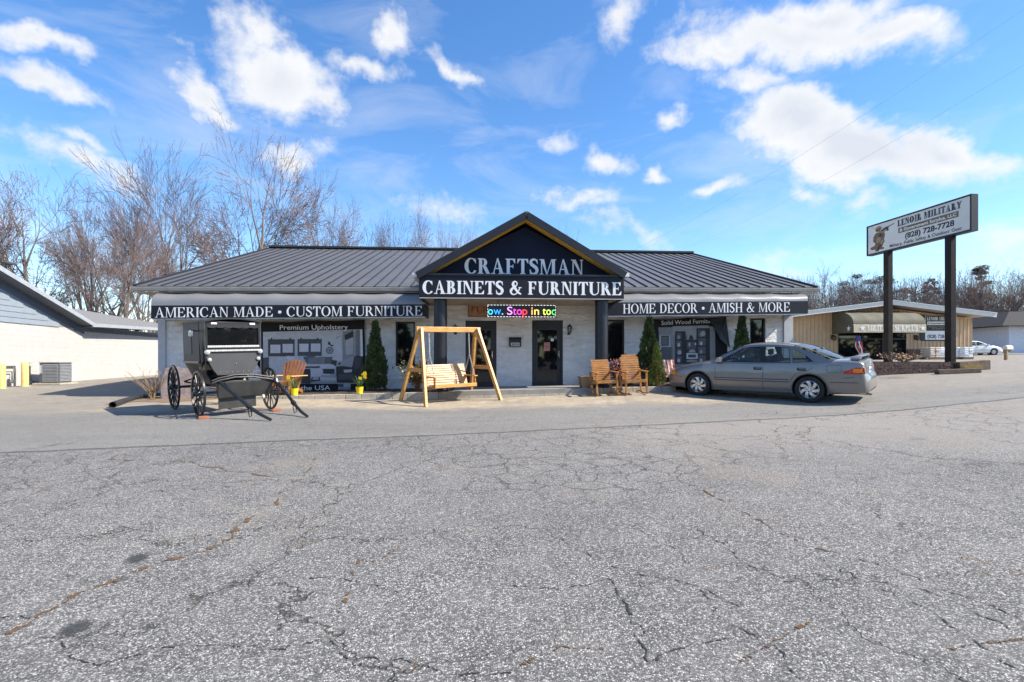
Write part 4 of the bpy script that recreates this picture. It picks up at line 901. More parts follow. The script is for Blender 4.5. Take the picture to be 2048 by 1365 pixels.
# ------------------------------------------------------------------ two slatted porch rockers
M_['wood_or'] = mat('oiled orange wood', (.40, .16, .035), .4, var=.25, vscale=5, col2=(.50, .235, .06))
def rocker(x, y, ang, label, hgt, wid, round_top):
    t = thing('porch_glider', label, 'rocking chair', M=gmat(x, y, ang, 0)); h = wid / 2; W_ = M_['wood_or']
    for s_ in (-1, 1):
        m = MB(); m.tube([(s_ * h, yy, .03 + .16 * (yy - .02) ** 2) for yy in np.linspace(-.42, .5, 12)], .022, 6); obj('runner', m, W_, t, smooth=True)
        m = MB(); m.bar((s_ * h, -.30, .05), (s_ * h, -.30, .64), .05, .05); obj('leg', m, W_, t, bevel=.004); m = MB(); m.bar((s_ * h, .22, .05), (s_ * h, .36, hgt * .62), .05, .05, up=(1, 0, 0)); obj('leg', m, W_, t, bevel=.004)
        m = MB(); m.prism([(-.40, -.0), (-.34, -.045), (-.25, -.05), (.36, -.03), (.36, .03), (-.25, .05), (-.34, .045)], (s_ * h, 0, .64), (0, 1, 0), (1, 0, 0), (0, 0, .028)); obj('armrest', m, W_, t, bevel=.004)
        m = MB(); m.bar((s_ * h, -.3, .39), (s_ * h, .28, .34), .03, .07); obj('seat_rail', m, M_['wood_dark'], t, bevel=.003)
    m = MB(); arc_slats(m, 7, -h + .03, h - .03, -.32, .43, .16, .38, .055, .02, -.015); m.bar((-h, -.335, .395), (h, -.335, .395), .03, .075); obj('seat', m, W_, t, bevel=.003)
    m = MB(); n = 11; z1 = hgt
    for k in range(n):
        f = k / (n - 1); yy = .20 + .20 * f - .03 * math.sin(math.pi * f); z = .44 + (z1 - .50) * f; ww = h - .03 - (.05 * max(0, (f - .9) / .1) if round_top else 0)
        m.bar((-ww, yy, z), (ww, yy, z), .02, (z1 - .5) / n * (.86 if f < .7 else 1.0), up=(0, .25, 1))
    obj('backrest', m, W_, t, bevel=.003)
    for s_ in (-1, 1):
        m = MB(); m.bar((s_ * (h - .10), .225, .36), (s_ * (h - .10), .425, hgt - .05), .03, .05, up=(1, 0, 0)); obj('back_post', m, M_['wood_dark'], t)
    return t
rocker(2.63, 14.25, R(6), 'smaller golden slatted porch rocker standing in front of the right portico column', 1.03, .58, False)
rocker(3.45, 14.2, R(3), 'taller golden slatted porch rocker with rounded back, nearest the tall evergreen', 1.14, .58, True)
# ------------------------------------------------------------------ black horse buggy
BA = math.atan2(-.69, .72)                            # heading, to the right and towards the viewer
bm_ = gmat(-6.72, 11.59, BA)                          # midway between the axles
BK = mat('black carriage enamel', (.014, .015, .016), .32, var=.25, vscale=2, dirt=.06); BC = mat('black oilcloth', (.012, .012, .014), .5, var=.3, vscale=5, bump=.25, bscale=7); GW = mat('grey carriage felt', (.055, .055, .058), .6, var=.12, vscale=2)
bg_ = thing('horse_buggy', 'black horse drawn buggy with spoked wheels and lowered shafts parked at the shop corner', 'buggy', M=bm_)
def wheel(x, y, r, n, z=None):
    Mx = Matrix.Translation((x, y, r)) @ Matrix.Rotation(R(90), 4, 'X')
    m = MB(); m.lathe([(r - .045, -.02), (r - .008, -.022), (r, -.016), (r, .016), (r - .008, .022), (r - .045, .02), (r - .045, -.02)], 48, Mx); w = obj('wheel', m, BK, bg_, smooth=True)
    for k in range(n):
        a = 2 * math.pi * (k + .5) / n; d = Vector((math.cos(a), 0, math.sin(a))); c = Vector((x, y, r)); s = MB(); s.tube([c + d * .06 + Vector((0, (-1) ** k * .02, 0)), c + d * (r * .55), c + d * (r - .035)], [.019, .016, .013], 6); obj('spoke', s, BK, w, smooth=True)
    h = MB(); h.lathe([(0, -.11), (.03, -.11), (.045, -.08), (.06, -.05), (.068, 0), (.06, .05), (.045, .08), (.03, .11), (0, .11)], 18, Mx); obj('hub', h, BK, w, smooth=True)
FX, RX, TW = .98, -1.02, .715
for s_ in (-1, 1): wheel(FX, s_ * TW, .48, 14); wheel(RX, s_ * TW, .525, 16)
for x, r in ((FX, .48), (RX, .525)):
    m = MB(); m.bar((x, -TW, r), (x, TW, r), .05, .06); obj('axle', m, BK, bg_, bevel=.008)
    m = MB()
    for u in (0, 1):
        m.tube([(x, yy, r + .12 + (.10 * (1 - (yy / .5) ** 2) * (1 if u else -.8))) for yy in np.linspace(-.5, .5, 13)], .018, 6)
    obj('spring', m, BK, bg_, smooth=True)
m = MB(); m.bar((FX, 0, .52), (RX, 0, .55), .05, .05); obj('reach', m, BK, bg_)
# body: a box that narrows downwards, open at the front corners
hw = .545; XF = .95; XB = -.78; zR = 2.02
m = MB()                                              # lower tub
m.hexa([(XB + .15, -.36, .66), (XF - .28, -.36, .62), (XF - .28, .36, .62), (XB + .15, .36, .66)], [(XB, -hw, 1.12), (XF - .46, -hw, 1.12), (XF - .46, hw, 1.12), (XB, hw, 1.12)]); obj('tub', m, BK, bg_, bevel=.012)
m = MB(); m.hexa([(XF - .33, -.35, .80), (XF - .05, -.30, .80), (XF - .05, .30, .80), (XF - .33, .35, .80)], [(XF - .35, -.37, .84), (XF - .03, -.34, .84), (XF - .03, .34, .84), (XF - .35, .37, .84)]); obj('foot_board', m, BK, bg_)
for s_ in (-1, 1):
    y = s_ * hw; a = y - s_ * .025; m = MB(); y0, y1 = min(a, y), max(a, y)
    m.prism([(XB, 1.12), (XF - .46, 1.12), (XF - .46, zR), (XB, zR + .03)], (0, y0, 0), (1, 0, 0), (0, 0, 1), (0, y1 - y0, 0)); so2 = obj('side_panel', m, GW, bg_)
    m = MB(); m.box(XB + .12, XB + .72, y - .004 if s_ > 0 else y - .012, y + .012 if s_ > 0 else y + .004, 1.30, 1.86); obj('side_window', m, mat('grey side curtain', (.09, .09, .095), .6, var=.1), so2)
    m = MB(); m.bar((XB, y + s_ * .012, 1.12), (XF - .46, y + s_ * .012, 1.12), .02, .04); obj('moulding', m, BK, so2)
    # oilcloth storm curtain hanging in the doorway
    rows = []
    for k in range(13):
        u = k / 12; x = XF - .50 + .50 * u; rows.append([(x - .10 * (1 - v) * (1 - u) + (.14 * (v - .4) if u < .6 else 0), y - s_ * (.008 + .02 * math.sin(u * 19) * v), zR - .02 - v * (1.10 - .30 * (1 - abs(u - .45) * 2))) for v in np.linspace(0, 1, 9)])
    m = MB(); m.grid(rows); obj('storm_curtain', m, BC, bg_, smooth='all', recalc=False)
    m = MB(); m.prism([(XF - .46, .84), (XF - .06, .86), (XF + .01, 1.14), (XF - .10, 1.14), (XF - .36, 1.02)], (0, y0, 0), (1, 0, 0), (0, 0, 1), (0, y1 - y0, 0)) if False else m.bar((XF - .05, s_ * .36, .86), (XF + .0, s_ * (hw - .02), 1.18), .03, .03); obj('corner_iron', m, BK, bg_)
# tan seat seen through the open corner
m = MB(); m.box(XF - .72, XF - .30, -.5, .5, .95, 1.10); obj('seat', m, mat('tan leather seat', (.42, .26, .14), .6, var=.3), bg_, bevel=.03)
# front: dash, window, sills
m = MB(); m.prism([(-.34, .84), (.34, .84), (.42, .96), (hw, 1.22), (hw, 1.34), (-hw, 1.34), (-hw, 1.22), (-.42, .96)], (XF - .01, 0, 0), (0, 1, 0), (0, 0, 1), (.03, 0, 0)); da = obj('dash_panel', m, GW, bg_, bevel=.006)
m = MB()
for k in range(6): m.ball((XF + .024, -.28 + k * .112, .90), .009, 5)
m.ball((XF + .024, .03, 1.08), .012, 5); obj('rivet', m, M_['silver'], da)
m = MB(); m.box(XF - .03, XF + .06, -hw + .03, hw - .03, 1.345, 1.385); m.box(XF - .02, XF + .04, -hw + .03, hw - .03, 1.43, 1.475); obj('window_sill', m, mat('worn white sill', (.42, .42, .41), .5, var=.35, vscale=9, stretch=(1, 5, 1)), bg_, bevel=.006)
m = MB(); 
m.box(XF - .03, XF + .02, -hw, -hw + .04, 1.345, zR - .04); m.box(XF - .03, XF + .02, hw - .04, hw, 1.345, zR - .04); m.box(XF - .03, XF + .02, -hw + .04, hw - .04, zR - .13, zR - .04); m.box(XF - .03, XF + .015, -hw + .04, hw - .04, 1.388, 1.428)
wf = obj('window_frame', m, BK, bg_, bevel=.006)
m = MB(); m.box(XF - .012, XF - .004, -hw + .04, hw - .04, 1.475, zR - .13); obj('windshield', m, M_['glass'], wf)
m = MB(); n = 18                                      # scalloped valance over the windscreen
pts = [(-hw + .04, zR - .10)] + [(-hw + .04 + (2 * hw - .08) * i / n, zR - .155 - .018 * abs(math.sin(i * math.pi / 3.0))) for i in range(n + 1)] + [(hw - .04, zR - .10)]
m.prism(pts, (XF + .021, 0, 0), (0, 1, 0), (0, 0, 1), (.006, 0, 0)); obj('scalloped_trim', m, BC, wf)
m = MB(); P = [[(x, yy, zR - .02 + .075 * (1 - (yy / .6) ** 2) + dz) for yy in np.linspace(-hw - .03, hw + .03, 13)] for x, dz in ((XB - .04, .03), (XF - .5, .015), (XF + .06, 0))]
m.grid(P); m.grid([[(p[0], p[1], p[2] - .035) for p in r] for r in P], flip=True); 
for rr in (P[0], P[-1]): m.grid([rr, [(p[0], p[1], p[2] - .035) for p in rr]])
for c_ in (0, -1): m.grid([[r[c_] for r in P], [(r[c_][0], r[c_][1], r[c_][2] - .035) for r in P]])
obj('roof', m, BC, bg_, smooth=30)
m = MB(); m.box(XB + .0, XB + .025, -hw + .025, hw - .025, 1.12, zR + .0); obj('back_panel', m, BC, bg_)
lens_ = mat('lamp lens', (.4, .4, .39), .12, var=.1); amber = mat('pale marker lens', (.7, .66, .6), .2, var=.1)
for s_ in (-1, 1):
    Mx = Matrix.Translation((XF + .04, s_ * (hw - .02), 1.335)) @ Matrix.Rotation(R(90), 4, 'Y')
    m = MB(); m.lathe([(0, -.08), (.035, -.07), (.052, -.02), (.057, .01), (.053, .02)], 20, Mx); hl = obj('headlamp', m, M_['chrome'], bg_, smooth=True); m = MB(); m.lathe([(.053, .018), (.04, .03), (0, .036)], 20, Mx); obj('lens', m, lens_, hl, smooth=True)
    Mx = Matrix.Translation((XF + .035, s_ * (hw - .06), 1.175)) @ Matrix.Rotation(R(90), 4, 'Y')
    m = MB(); m.lathe([(0, -.05), (.04, -.03), (.046, .0), (.042, .01)], 16, Mx); hl = obj('turn_lamp', m, BK, bg_, smooth=True); m = MB(); m.lathe([(.042, .01), (.03, .02), (0, .024)], 16, Mx); obj('lens', m, lens_, hl, smooth=True)
    m = MB(); m.box(XF + .02, XF + .045, s_ * .38 - .06, s_ * .38 + .06, zR - .10, zR - .055); obj('marker_lamp', m, amber, bg_, bevel=.012)
m = MB(); m.tube([(XF - .5, -hw, 1.80), (XF - .42, -hw - .12, 1.80), (XF - .40, -hw - .16, 1.78)], .012, 6); mi_ = obj('side_mirror', m, BK, bg_); m = MB(); m.box(XF - .41, XF - .38, -hw - .20, -hw - .12, 1.68, 1.80); obj('mirror_glass', m, M_['chrome'], mi_, bevel=.008)
# step, tool box and the board standing under the shafts
iB = bm_.inverted()
def Bg(px, py, x):                                    # buggy coordinates of a photographed point lying at x along the buggy
    o_ = iB @ Vector((0, 0, CAMZ)); d_ = iB.to_3x3() @ Vector(((px - 1024) / F, 1, (HZ - py) / F)); t_ = (x - o_.x) / d_.x; return o_ + d_ * t_
a_ = Bg(436, 788, FX + .2); b_ = Bg(512, 812, FX + .2)
m = MB(); m.box(FX + .19, FX + .22, a_.y, b_.y, max(.03, b_.z), a_.z + .1); obj('splash_board', m, mat('dark splash board', (.035, .034, .034), .5, var=.25), bg_, bevel=.008)
a_ = Bg(436, 765, FX + .32); b_ = Bg(545, 786, FX + .32)
m = MB(); m.hexa([(FX + .22, a_.y, b_.z - .02), (FX + .30, a_.y, b_.z - .04), (FX + .30, b_.y, b_.z - .02), (FX + .22, b_.y, b_.z)], [(FX + .26, a_.y - .03, a_.z), (FX + .40, a_.y - .03, a_.z), (FX + .40, b_.y, a_.z), (FX + .26, b_.y, a_.z)]); obj('cross_tree', m, mat('dark cross board', (.04, .039, .038), .42, var=.25), bg_, bevel=.012)
for zz, xx in ((0, .41), (.05, .30)):
    P = [Bg(424, 768, FX + xx), Bg(437, 762, FX + xx), Bg(470, 755, FX + xx), Bg(505, 754, FX + xx), Bg(545, 759, FX + xx)]
    m = MB(); m.tube([p + Vector((0, 0, zz)) for p in P], .021, 8); obj('cross_bar', m, BC, bg_, smooth=True)
for path in ([(424, 772), (437, 763), (450, 773), (474, 793), (497, 813), (520, 829), (542, 843)], [(536, 760), (545, 760), (560, 772), (574, 788), (587, 806), (602, 824), (615, 836)]):
    tip = iB @ G(*path[-1]); n_ = len(path); P = [Bg(x_, y_, FX + .38 + (tip.x - FX - .38) * max(0, (k - 1) / (n_ - 2))) for k, (x_, y_) in enumerate(path)]; P[-1].z += .03; Q = []
    for k in range(n_ - 1):
        for j in range(4): Q.append(P[k].lerp(P[k + 1], j / 4))
    Q.append(P[-1]); Q = [Q[0]] + [(Q[i - 1] + Q[i] * 2 + Q[i + 1]) / 4 for i in range(1, len(Q) - 1)] + [Q[-1]]
    m = MB(); m.tube(Q, [.026 + .010 * math.sin(math.pi * i / len(Q)) for i in range(len(Q))], 8); sh = obj('shaft', m, BK, bg_, smooth=True)
    c_ = P[4]; m = MB(); m.lathe([(.04, -.04), (.05, -.03), (.05, .03), (.04, .04)], 12, Matrix.Translation(c_) @ (P[5] - P[3]).to_track_quat('Z', 'Y').to_matrix().to_4x4()); m.tube([c_ + Vector((0, .0, -.03)), c_ + Vector((.03, .04, -.08)), c_ + Vector((.03, .04, -.2)), c_ + Vector((-.02, .02, -.22)), c_ + Vector((-.03, 0, -.1)), c_ + Vector((0, 0, -.03))], .010, 5); obj('harness_loop', m, BC, sh, smooth=True)
    m = MB(); m.bar(P[2] + Vector((-.05, 0, .08)), P[3], .02, .02); obj('shaft_brace', m, BK, bg_)
# bricks chocking the front wheels
for y, lab, dx in ((-TW, 'orange brick chocking the nearer front buggy wheel', .34), (TW, 'orange brick chocking the farther front buggy wheel', .36)):
    p = bm_ @ Vector((FX + dx, y, 0)); b = MB(); b.box(-.09, .09, -.045, .045, 0, .055); o = obj('brick', b, M_['brick'], bevel=.006, M=gmat(p.x, p.y, BA + 1.3)); tag(o, lab, 'brick', 'bricks under the buggy wheels')

# ------------------------------------------------------------------ planting along the shop front
M_['leaf_mid'] = mat('mid green needles', (.06, .095, .03), .6, var=.4, vscale=5, col2=(.11, .15, .045))
def conifer(x, y, h, r, seed, label, mats=None, n=9000, z=None, tip=1.12):
    rg = np.random.default_rng(seed); z0 = (zk(x) + .08) if z is None else z
    t = thing('evergreen_tree', label, 'evergreen', Lw(x, y, z0) if z is None else (x, y, z))
    m = MB(); m.tube([(0, 0, -.05), (0, 0, h * .5), (0, 0, h * .93)], [.05, .035, .01], 7); obj('trunk', m, M_['red_wood'], t, smooth=True)
    f = MB(); u = rg.random(n) ** .75; a = rg.random(n) * 2 * math.pi
    lump = 1 + .20 * np.sin(a * 3 + u * 13 + seed) + .16 * np.sin(a * 7 - u * 29) + .12 * np.sin(a * 11 + u * 47); prof = np.where(u < .22, .55 + .45 * (u / .22) ** .6, (1 - (u - .22) / .78) ** tip)
    rad = r * prof * lump * (1 - .35 * rg.random(n) ** 3) + .015
    zz = .03 * h + u * h * .97
    for i in range(n):
        c = Vector((rad[i] * math.cos(a[i]), rad[i] * math.sin(a[i]), zz[i])); o_ = Vector((math.cos(a[i]), math.sin(a[i]), 0)); d = (o_ * rg.uniform(.15, .9) + Vector((rg.normal(0, .25), rg.normal(0, .25), rg.uniform(.6, 1.3)))).normalized()
        s_ = d.cross(Vector(rg.normal(0, 1, 3))).normalized(); L_ = h * rg.uniform(.02, .06) * (1.4 if rg.random() < .12 else 1); w_ = L_ * .26
        f.add([c - s_ * w_, c + d * L_ * .5 - s_ * w_ * .9, c + d * L_, c + d * L_ * .5 + s_ * w_ * .9], [(0, 1, 2, 3)], int(rg.random() < .35) if mats is None else 0)
    obj('crown', f, [M_['leaf'], M_['leaf_mid']] if mats is None else mats, t, recalc=False); return t
X = lambda px, y: Bp(px, 780, y)[0]
conifer(X(751, -1.0), -1.0, 2.08, .30, 1, 'narrow dark green cone evergreen by the wall left of the small window')
conifer(X(1298, -1.25), -1.25, 2.05, .36, 2, 'tall dark evergreen in the awning shade at the left edge of the shelf banner')
conifer(X(1313, -1.68), -1.68, 1.25, .22, 7, 'small golden green evergreen in the sun in front of the tall dark one', mats=[M_['leaf2']], n=5200)
conifer(X(1484, -.7), -.7, 2.1, .29, 3, 'cone evergreen rising behind the silver car, next to dark narrow window')
def bush(name, label, cat, p, h, spread, n, seed, stem_m, leaf_ms, leaf_n, leaf_s, droop=.0, thick=.008):
    rg = random.Random(seed); t = thing(name, label, cat, p); s_ = MB(); f = MB()
    tips = []
    for k in range(n):
        a = rg.uniform(0, 2 * math.pi); b = spread * rg.uniform(.2, 1); d = Vector((math.cos(a) * b, math.sin(a) * b, h * rg.uniform(.55, 1))); q = [Vector((math.cos(a) * .04, math.sin(a) * .04, -.03))]
        for j in range(1, 5): q.append(Vector((d.x * (j / 4) ** 1.2, d.y * (j / 4) ** 1.2, d.z * (j / 4) ** (.9 - droop))) + Vector((rg.gauss(0, .03), rg.gauss(0, .03), 0)))
        s_.tube(q, [thick * 1.3, thick, thick * .8, thick * .6, thick * .3], 4)
        for j in (2, 3, 4):
            e = q[j] + Vector((rg.gauss(0, .13), rg.gauss(0, .13), rg.uniform(0, .16))); s_.tube([q[j - 1].lerp(q[j], .5), e], [thick * .5, thick * .25], 3); tips.append((q[j], e))
    obj('stems', s_, stem_m, t)
    if leaf_n:
        for k in range(leaf_n):
            a, b = rg.choice(tips); c = a.lerp(b, rg.random()) + Vector((rg.gauss(0, .04), rg.gauss(0, .04), rg.gauss(0, .04))); d = Vector((rg.gauss(0, 1), rg.gauss(0, 1), rg.gauss(0, 1))).normalized(); e = d.orthogonal().normalized() * leaf_s * .4; f.add([c - d * leaf_s * .5, c + e, c + d * leaf_s * .5, c - e], [(0, 1, 2, 3)], rg.randrange(len(leaf_ms)))
        obj('foliage', f, leaf_ms, t, recalc=False)
    return t
g0 = G(298, 800)
bush('bare_shrub', 'bare tan twiggy shrub at the left corner of the shop', 'shrub', (g0.x - .1, 14.6, gz(g0.x - .1, 14.6)), .95, .75, 30, 5, M_['twig'], None, 0, 0)
pp = (-8.6, 14.9, gz(-8.6, 14.9)); bush('red_twig_shrub', 'low shrub with red stems behind the buggy wheels', 'shrub', pp, .75, .55, 22, 6, mat('red stems', (.28, .06, .05), .7, var=.3), [mat('crimson leaves', (.45, .03, .06), .6, var=.3)], 60, .07)
p_ = Lw(X(835, -1.45), -1.45, zk(X(835, -1.45)) + .08)
bush('nandina_shrub', 'dark shrub with yellow and copper leaves behind the left swing leg', 'shrub', p_, .85, .48, 34, 8, M_['red_wood'], [M_['leaf'], M_['leaf'], mat('copper leaves', (.32, .14, .03), .6, var=.3), mat('straw leaves', (.5, .36, .08), .6, var=.3)], 900, .07)
p_ = Lw(X(1236, -1.3), -1.3, zk(X(1236, -1.3)) + .08)
bush('burgundy_shrub', 'burgundy leaved shrub between the two rockers', 'shrub', p_, .78, .32, 30, 9, M_['red_wood'], [mat('burgundy leaves', (.12, .03, .035), .6, var=.4), mat('dusty red leaves', (.26, .09, .08), .6, var=.3)], 800, .075)
p_ = Lw(X(885, -1.4), -1.4, zk(X(885, -1.4)) + .08); bush('bare_shrub', 'thin bare twigs against the dark left portico column', 'shrub', p_, 1.1, .35, 9, 10, M_['black_matte'], None, 0, 0, thick=.005)
# weathered stone slab leaning at the corner
st = MB(); rg = random.Random(3); pts = [(-.42, 0), (.50, 0), (.52, .5), (.40, .86), (-.05, .95), (-.34, .92), (-.46, .5)]
st.prism(pts, (0, -.09, 0), (1, 0, 0), (0, 0, 1), (0, .18, 0)); xs_ = -8.75
o = obj('stone_slab', st, mat('pink grey granite', (.22, .175, .17), .8, var=.3, vscale=7, bump=.6, bscale=18), bevel=.03, M=Matrix.Translation((-9.85, 14.75, gz(-9.85, 14.75) - .02)) @ Matrix.Rotation(.3, 4, 'Z') @ Matrix.Rotation(-.12, 4, 'X')); tag(o, 'upright slab of pinkish grey stone at the corner behind the rear buggy wheel', 'stone')
# corrugated black drain pipe
m = MB(); q = [G(225, 816), G(245, 808), G(268, 800), G(300, 794), G(330, 792)]; P = []
for k in range(61):
    u = k / 60 * 4; i = min(int(u), 3); p = q[i].lerp(q[i + 1], u - i); P.append(Vector((p.x, p.y, gz(p.x, p.y) + .07 - .05 * (k / 60))))
m.tube(P, [.072 + .006 * (-1) ** k for k in range(61)], 14, cap=False); m.tube(P, [.055] * 61, 14, cap=False); o = obj('drain_pipe', m, mat('black corrugated plastic', (.03, .03, .033), .5, var=.3), recalc=False); tag(o, 'black corrugated drain pipe lying on the pavement left of the buggy', 'pipe')
md = MB(); pts = [(205, 812), (260, 804), (330, 806), (420, 800), (500, 797), (520, 788), (440, 780), (330, 782), (300, 788), (240, 800)]
q = [G(*p) for p in pts]; c = sum(q, Vector()) / len(q); vs = []
for k in range(7):
    for p in wiggle([pp_[:] for pp_ in pts] + [pts[0]], 4, 1.5)[:-1]:
        g_ = G(*p); v = c.lerp(g_, k / 6); vs.append((v.x, v.y, gz(v.x, v.y) + .006 + .03 * (1 - k / 6) * rg.random()))
n = 40; md.add(vs, [(k * n + i, k * n + (i + 1) % n, (k + 1) * n + (i + 1) % n, (k + 1) * n + i) for k in range(6) for i in range(n)]); struct(obj('mulch_bed', md, mat('dry mulch', (.20, .14, .09), .95, var=.5, vscale=30, bump=1), smooth='all'))
# adirondack chair behind the buggy
ac = thing('adirondack_chair', 'brown slatted lawn chair with tall back behind the buggy', 'chair', Lw(X(574, -1.45), -1.45, zk(-6.9) + .1), TH + R(-12)); rw = mat('brown stained boards', (.30, .12, .045), .5, var=.25, vscale=6); lw_ = mat('bright cedar boards', (.68, .40, .16), .5, var=.2)
for k in range(7):
    u = (k - 3) / 3; m = MB(); m.bar((u * .24, .16, .22), (u * .31, .42, 1.02 - .10 * u * u), .085, .02, up=(0, -1, .3)); obj('back_slat', m, rw, ac, bevel=.004)
m = MB(); arc_slats(m, 6, -.28, .28, -.42, .40, .14, .24, .085, .02); obj('seat', m, lw_, ac, bevel=.003)
for s_ in (-1, 1):
    m = MB(); m.bar((s_ * .36, -.45, .55), (s_ * .38, .36, .55), .13, .025); obj('armrest', m, lw_, ac, bevel=.004); m = MB(); m.bar((s_ * .33, -.38, .0), (s_ * .33, -.38, .54), .03, .1, up=(0, 1, 0)); obj('leg', m, lw_, ac, bevel=.004); m = MB(); m.bar((s_ * .29, -.42, .36), (s_ * .29, .45, .03), .03, .1); obj('side_rail', m, rw, ac)
# yellow buckets of daffodils
def daffodils(x, y, seed, label):
    rg = random.Random(seed); t = thing('flower_bucket', label, 'flower pot', Lw(x, y, zk(x) + .1), 0, 'yellow buckets of daffodils'); m = MB()
    m.lathe([(0, 0), (.085, 0), (.11, .2), (.115, .2), (.105, .19), (.09, .17), (0, .17)], 20); obj('bucket', m, M_['yellow'], t, smooth=True); b = MB()
    for k in range(34):
        a = rg.uniform(0, 6.28); l = rg.uniform(.22, .42); o_ = rg.uniform(.05, .28); p0 = Vector((math.cos(a) * .05, math.sin(a) * .05, .16)); s_ = Vector((-math.sin(a), math.cos(a), 0)) * .011; P = [[p0 + Vector((math.cos(a) * o_ * u ** 1.8, math.sin(a) * o_ * u ** 1.8, l * (u - .25 * u * u * o_ * 3))) + s_ * sg * (1 - u * .8) for sg in (-1, 1)] for u in np.linspace(0, 1, 5)]; b.grid(P)
    obj('leaves', b, M_['blade'], t, recalc=False)
    for k in range(5):
        a = rg.uniform(0, 6.28); e = Vector((math.cos(a) * .16, math.sin(a) * .13, rg.uniform(.42, .6))); f = MB(); f.tube([(0, 0, .17), e * .6 + Vector((0, 0, .1)), e], .006, 5)
        for j in range(6):
            q = j * math.pi / 3; d = Vector((math.cos(q), -.35, math.sin(q))) * .055; w_ = Vector((-math.sin(q), 0, math.cos(q))) * .02; f.add([e, e + d * .6 + w_, e + d, e + d * .6 - w_], [(0, 1, 2, 3)], 1)
        f.lathe([(.015, 0), (.024, .045)], 8, Matrix.Translation(e) @ Matrix.Rotation(R(90), 4, 'X'), 1); obj('flower', f, [M_['blade'], M_['petal']], t, recalc=False)
daffodils(X(589, -1.9), -1.9, 1, 'yellow bucket of daffodils beside the brown lawn chair'); daffodils(X(719, -1.9), -1.9, 2, 'yellow bucket of daffodils near the right edge of the upholstery banner')
# half barrel planter by the right column and a small flag on a stick
m = MB(); m.box(-.2, .2, -.2, .2, 0, .3); o = MB()
pt = thing('planter_box', 'small weathered wooden planter box at the foot of the right column', 'planter', Lw(X(1176, -1.55), -1.55, zk(2.4) + .1), TH)
for s_ in (-1, 1):
    q = MB(); q.hexa([(s_ * .2 - .015, -.2, 0), (s_ * .2 + .015, -.2, 0), (s_ * .2 + .015, .2, 0), (s_ * .2 - .015, .2, 0)], [(s_ * .25 - .015, -.25, .33), (s_ * .25 + .015, -.25, .33), (s_ * .25 + .015, .25, .33), (s_ * .25 - .015, .25, .33)]); obj('side_board', q, M_['twig'], pt, bevel=.004)
    q = MB(); q.hexa([(-.2, s_ * .2 - .015, 0), (.2, s_ * .2 - .015, 0), (.2, s_ * .2 + .015, 0), (-.2, s_ * .2 + .015, 0)], [(-.25, s_ * .25 - .015, .33), (.25, s_ * .25 - .015, .33), (.25, s_ * .25 + .015, .33), (-.25, s_ * .25 + .015, .33)]); obj('side_board', q, M_['twig'], pt, bevel=.004)
q = MB(); q.box(-.19, .19, -.19, .19, .05, .26); obj('earth', q, M_['soil'], pt)
fl = thing('garden_flag', 'small striped flag on a stick between evergreen and car bumper', 'flag', Lw(X(1329, -1.5), -1.5, zk(4.6) + .08), TH); q = MB(); q.bar((0, 0, 0), (-.1, 0, .8), .014, .014); obj('stick', q, M_['twig'], fl)
q = MB(); rd = mat('faded red cloth', (.5, .12, .1), .8); wh = mat('cream cloth', (.75, .66, .55), .8)
for k in range(7):
    a = -.10 + .055 * k; q.add([(a + .08 * u + .0, -.02 + .02 * math.sin(u * 5 + k), .80 - u * .52) for u in np.linspace(0, 1, 6)] + [(a + .055 + .08 * u, -.02 + .02 * math.sin(u * 5 + k + 1), .80 - u * .52) for u in np.linspace(0, 1, 6)], [(i, i + 1, i + 7, i + 6) for i in range(5)], k % 2)
obj('cloth', q, [rd, wh], fl, recalc=False)
# ------------------------------------------------------------------ cars
def pchip(xs, ys, x):
    xs = np.asarray(xs, float); ys = np.asarray(ys, float); h = np.diff(xs); d = np.diff(ys) / h; m = np.zeros(len(xs)); m[0] = d[0]; m[-1] = d[-1]
    for i in range(1, len(xs) - 1):
        if d[i - 1] * d[i] > 0: m[i] = 2 / (1 / d[i - 1] + 1 / d[i])
    x = np.clip(x, xs[0], xs[-1]); k = np.clip(np.searchsorted(xs, x) - 1, 0, len(h) - 1); t = (x - xs[k]) / h[k]
    return ys[k] * (2 * t**3 - 3 * t**2 + 1) + h[k] * m[k] * (t**3 - 2 * t**2 + t) + ys[k + 1] * (-2 * t**3 + 3 * t**2) + h[k] * m[k + 1] * (t**3 - t**2)
ST = np.array([  # x, half width, bottom, top centre, shoulder drop
    (-2.49, .50, .34, .60, .03), (-2.47, .66, .29, .64, .03), (-2.42, .76, .26, .70, .035), (-2.38, .79, .25, .985, .05), (-2.30, .83, .245, 1.015, .045), (-2.0, .865, .23, 1.03, .045), (-1.70, .885, .21, 1.01, .05), (-1.3, .89, .19, .955, .02), (-.6, .893, .175, .94, .01), (0, .893, .17, .935, .01),
    (.6, .89, .17, .935, .012), (.95, .885, .175, .96, .05), (1.2, .88, .18, .945, .07), (1.5, .875, .19, .905, .08), (1.8, .86, .205, .845, .09), (2.05, .82, .215, .765, .09), (2.2, .74, .225, .69, .07), (2.27, .62, .24, .61, .05), (2.31, .44, .28, .52, .03)])
def sect(x):
    hw, zb, zt, sd = [float(pchip(ST[:, 0], ST[:, k], np.array([x]))[0]) for k in (1, 2, 3, 4)]
    zs = zt - sd; H = zs - zb
    P = [(0, zb), (hw * .80, zb), (hw * .93, zb + .03 * min(1, H / .5)), (hw * .985, zb + H * .22), (hw, zb + H * .42), (hw * .995, zb + H * .62), (hw * .975, zb + H * .84), (hw * .945, zs - .005), (hw * .90, zs + sd * .45), (hw * .72, zs + sd * .82), (hw * .4, zs + sd * .97), (0, zt)]
    return P
def side_y(x, z):
    P = sect(x)[2:9]
    return float(np.interp(z, [p[1] for p in P], [p[0] for p in P]))
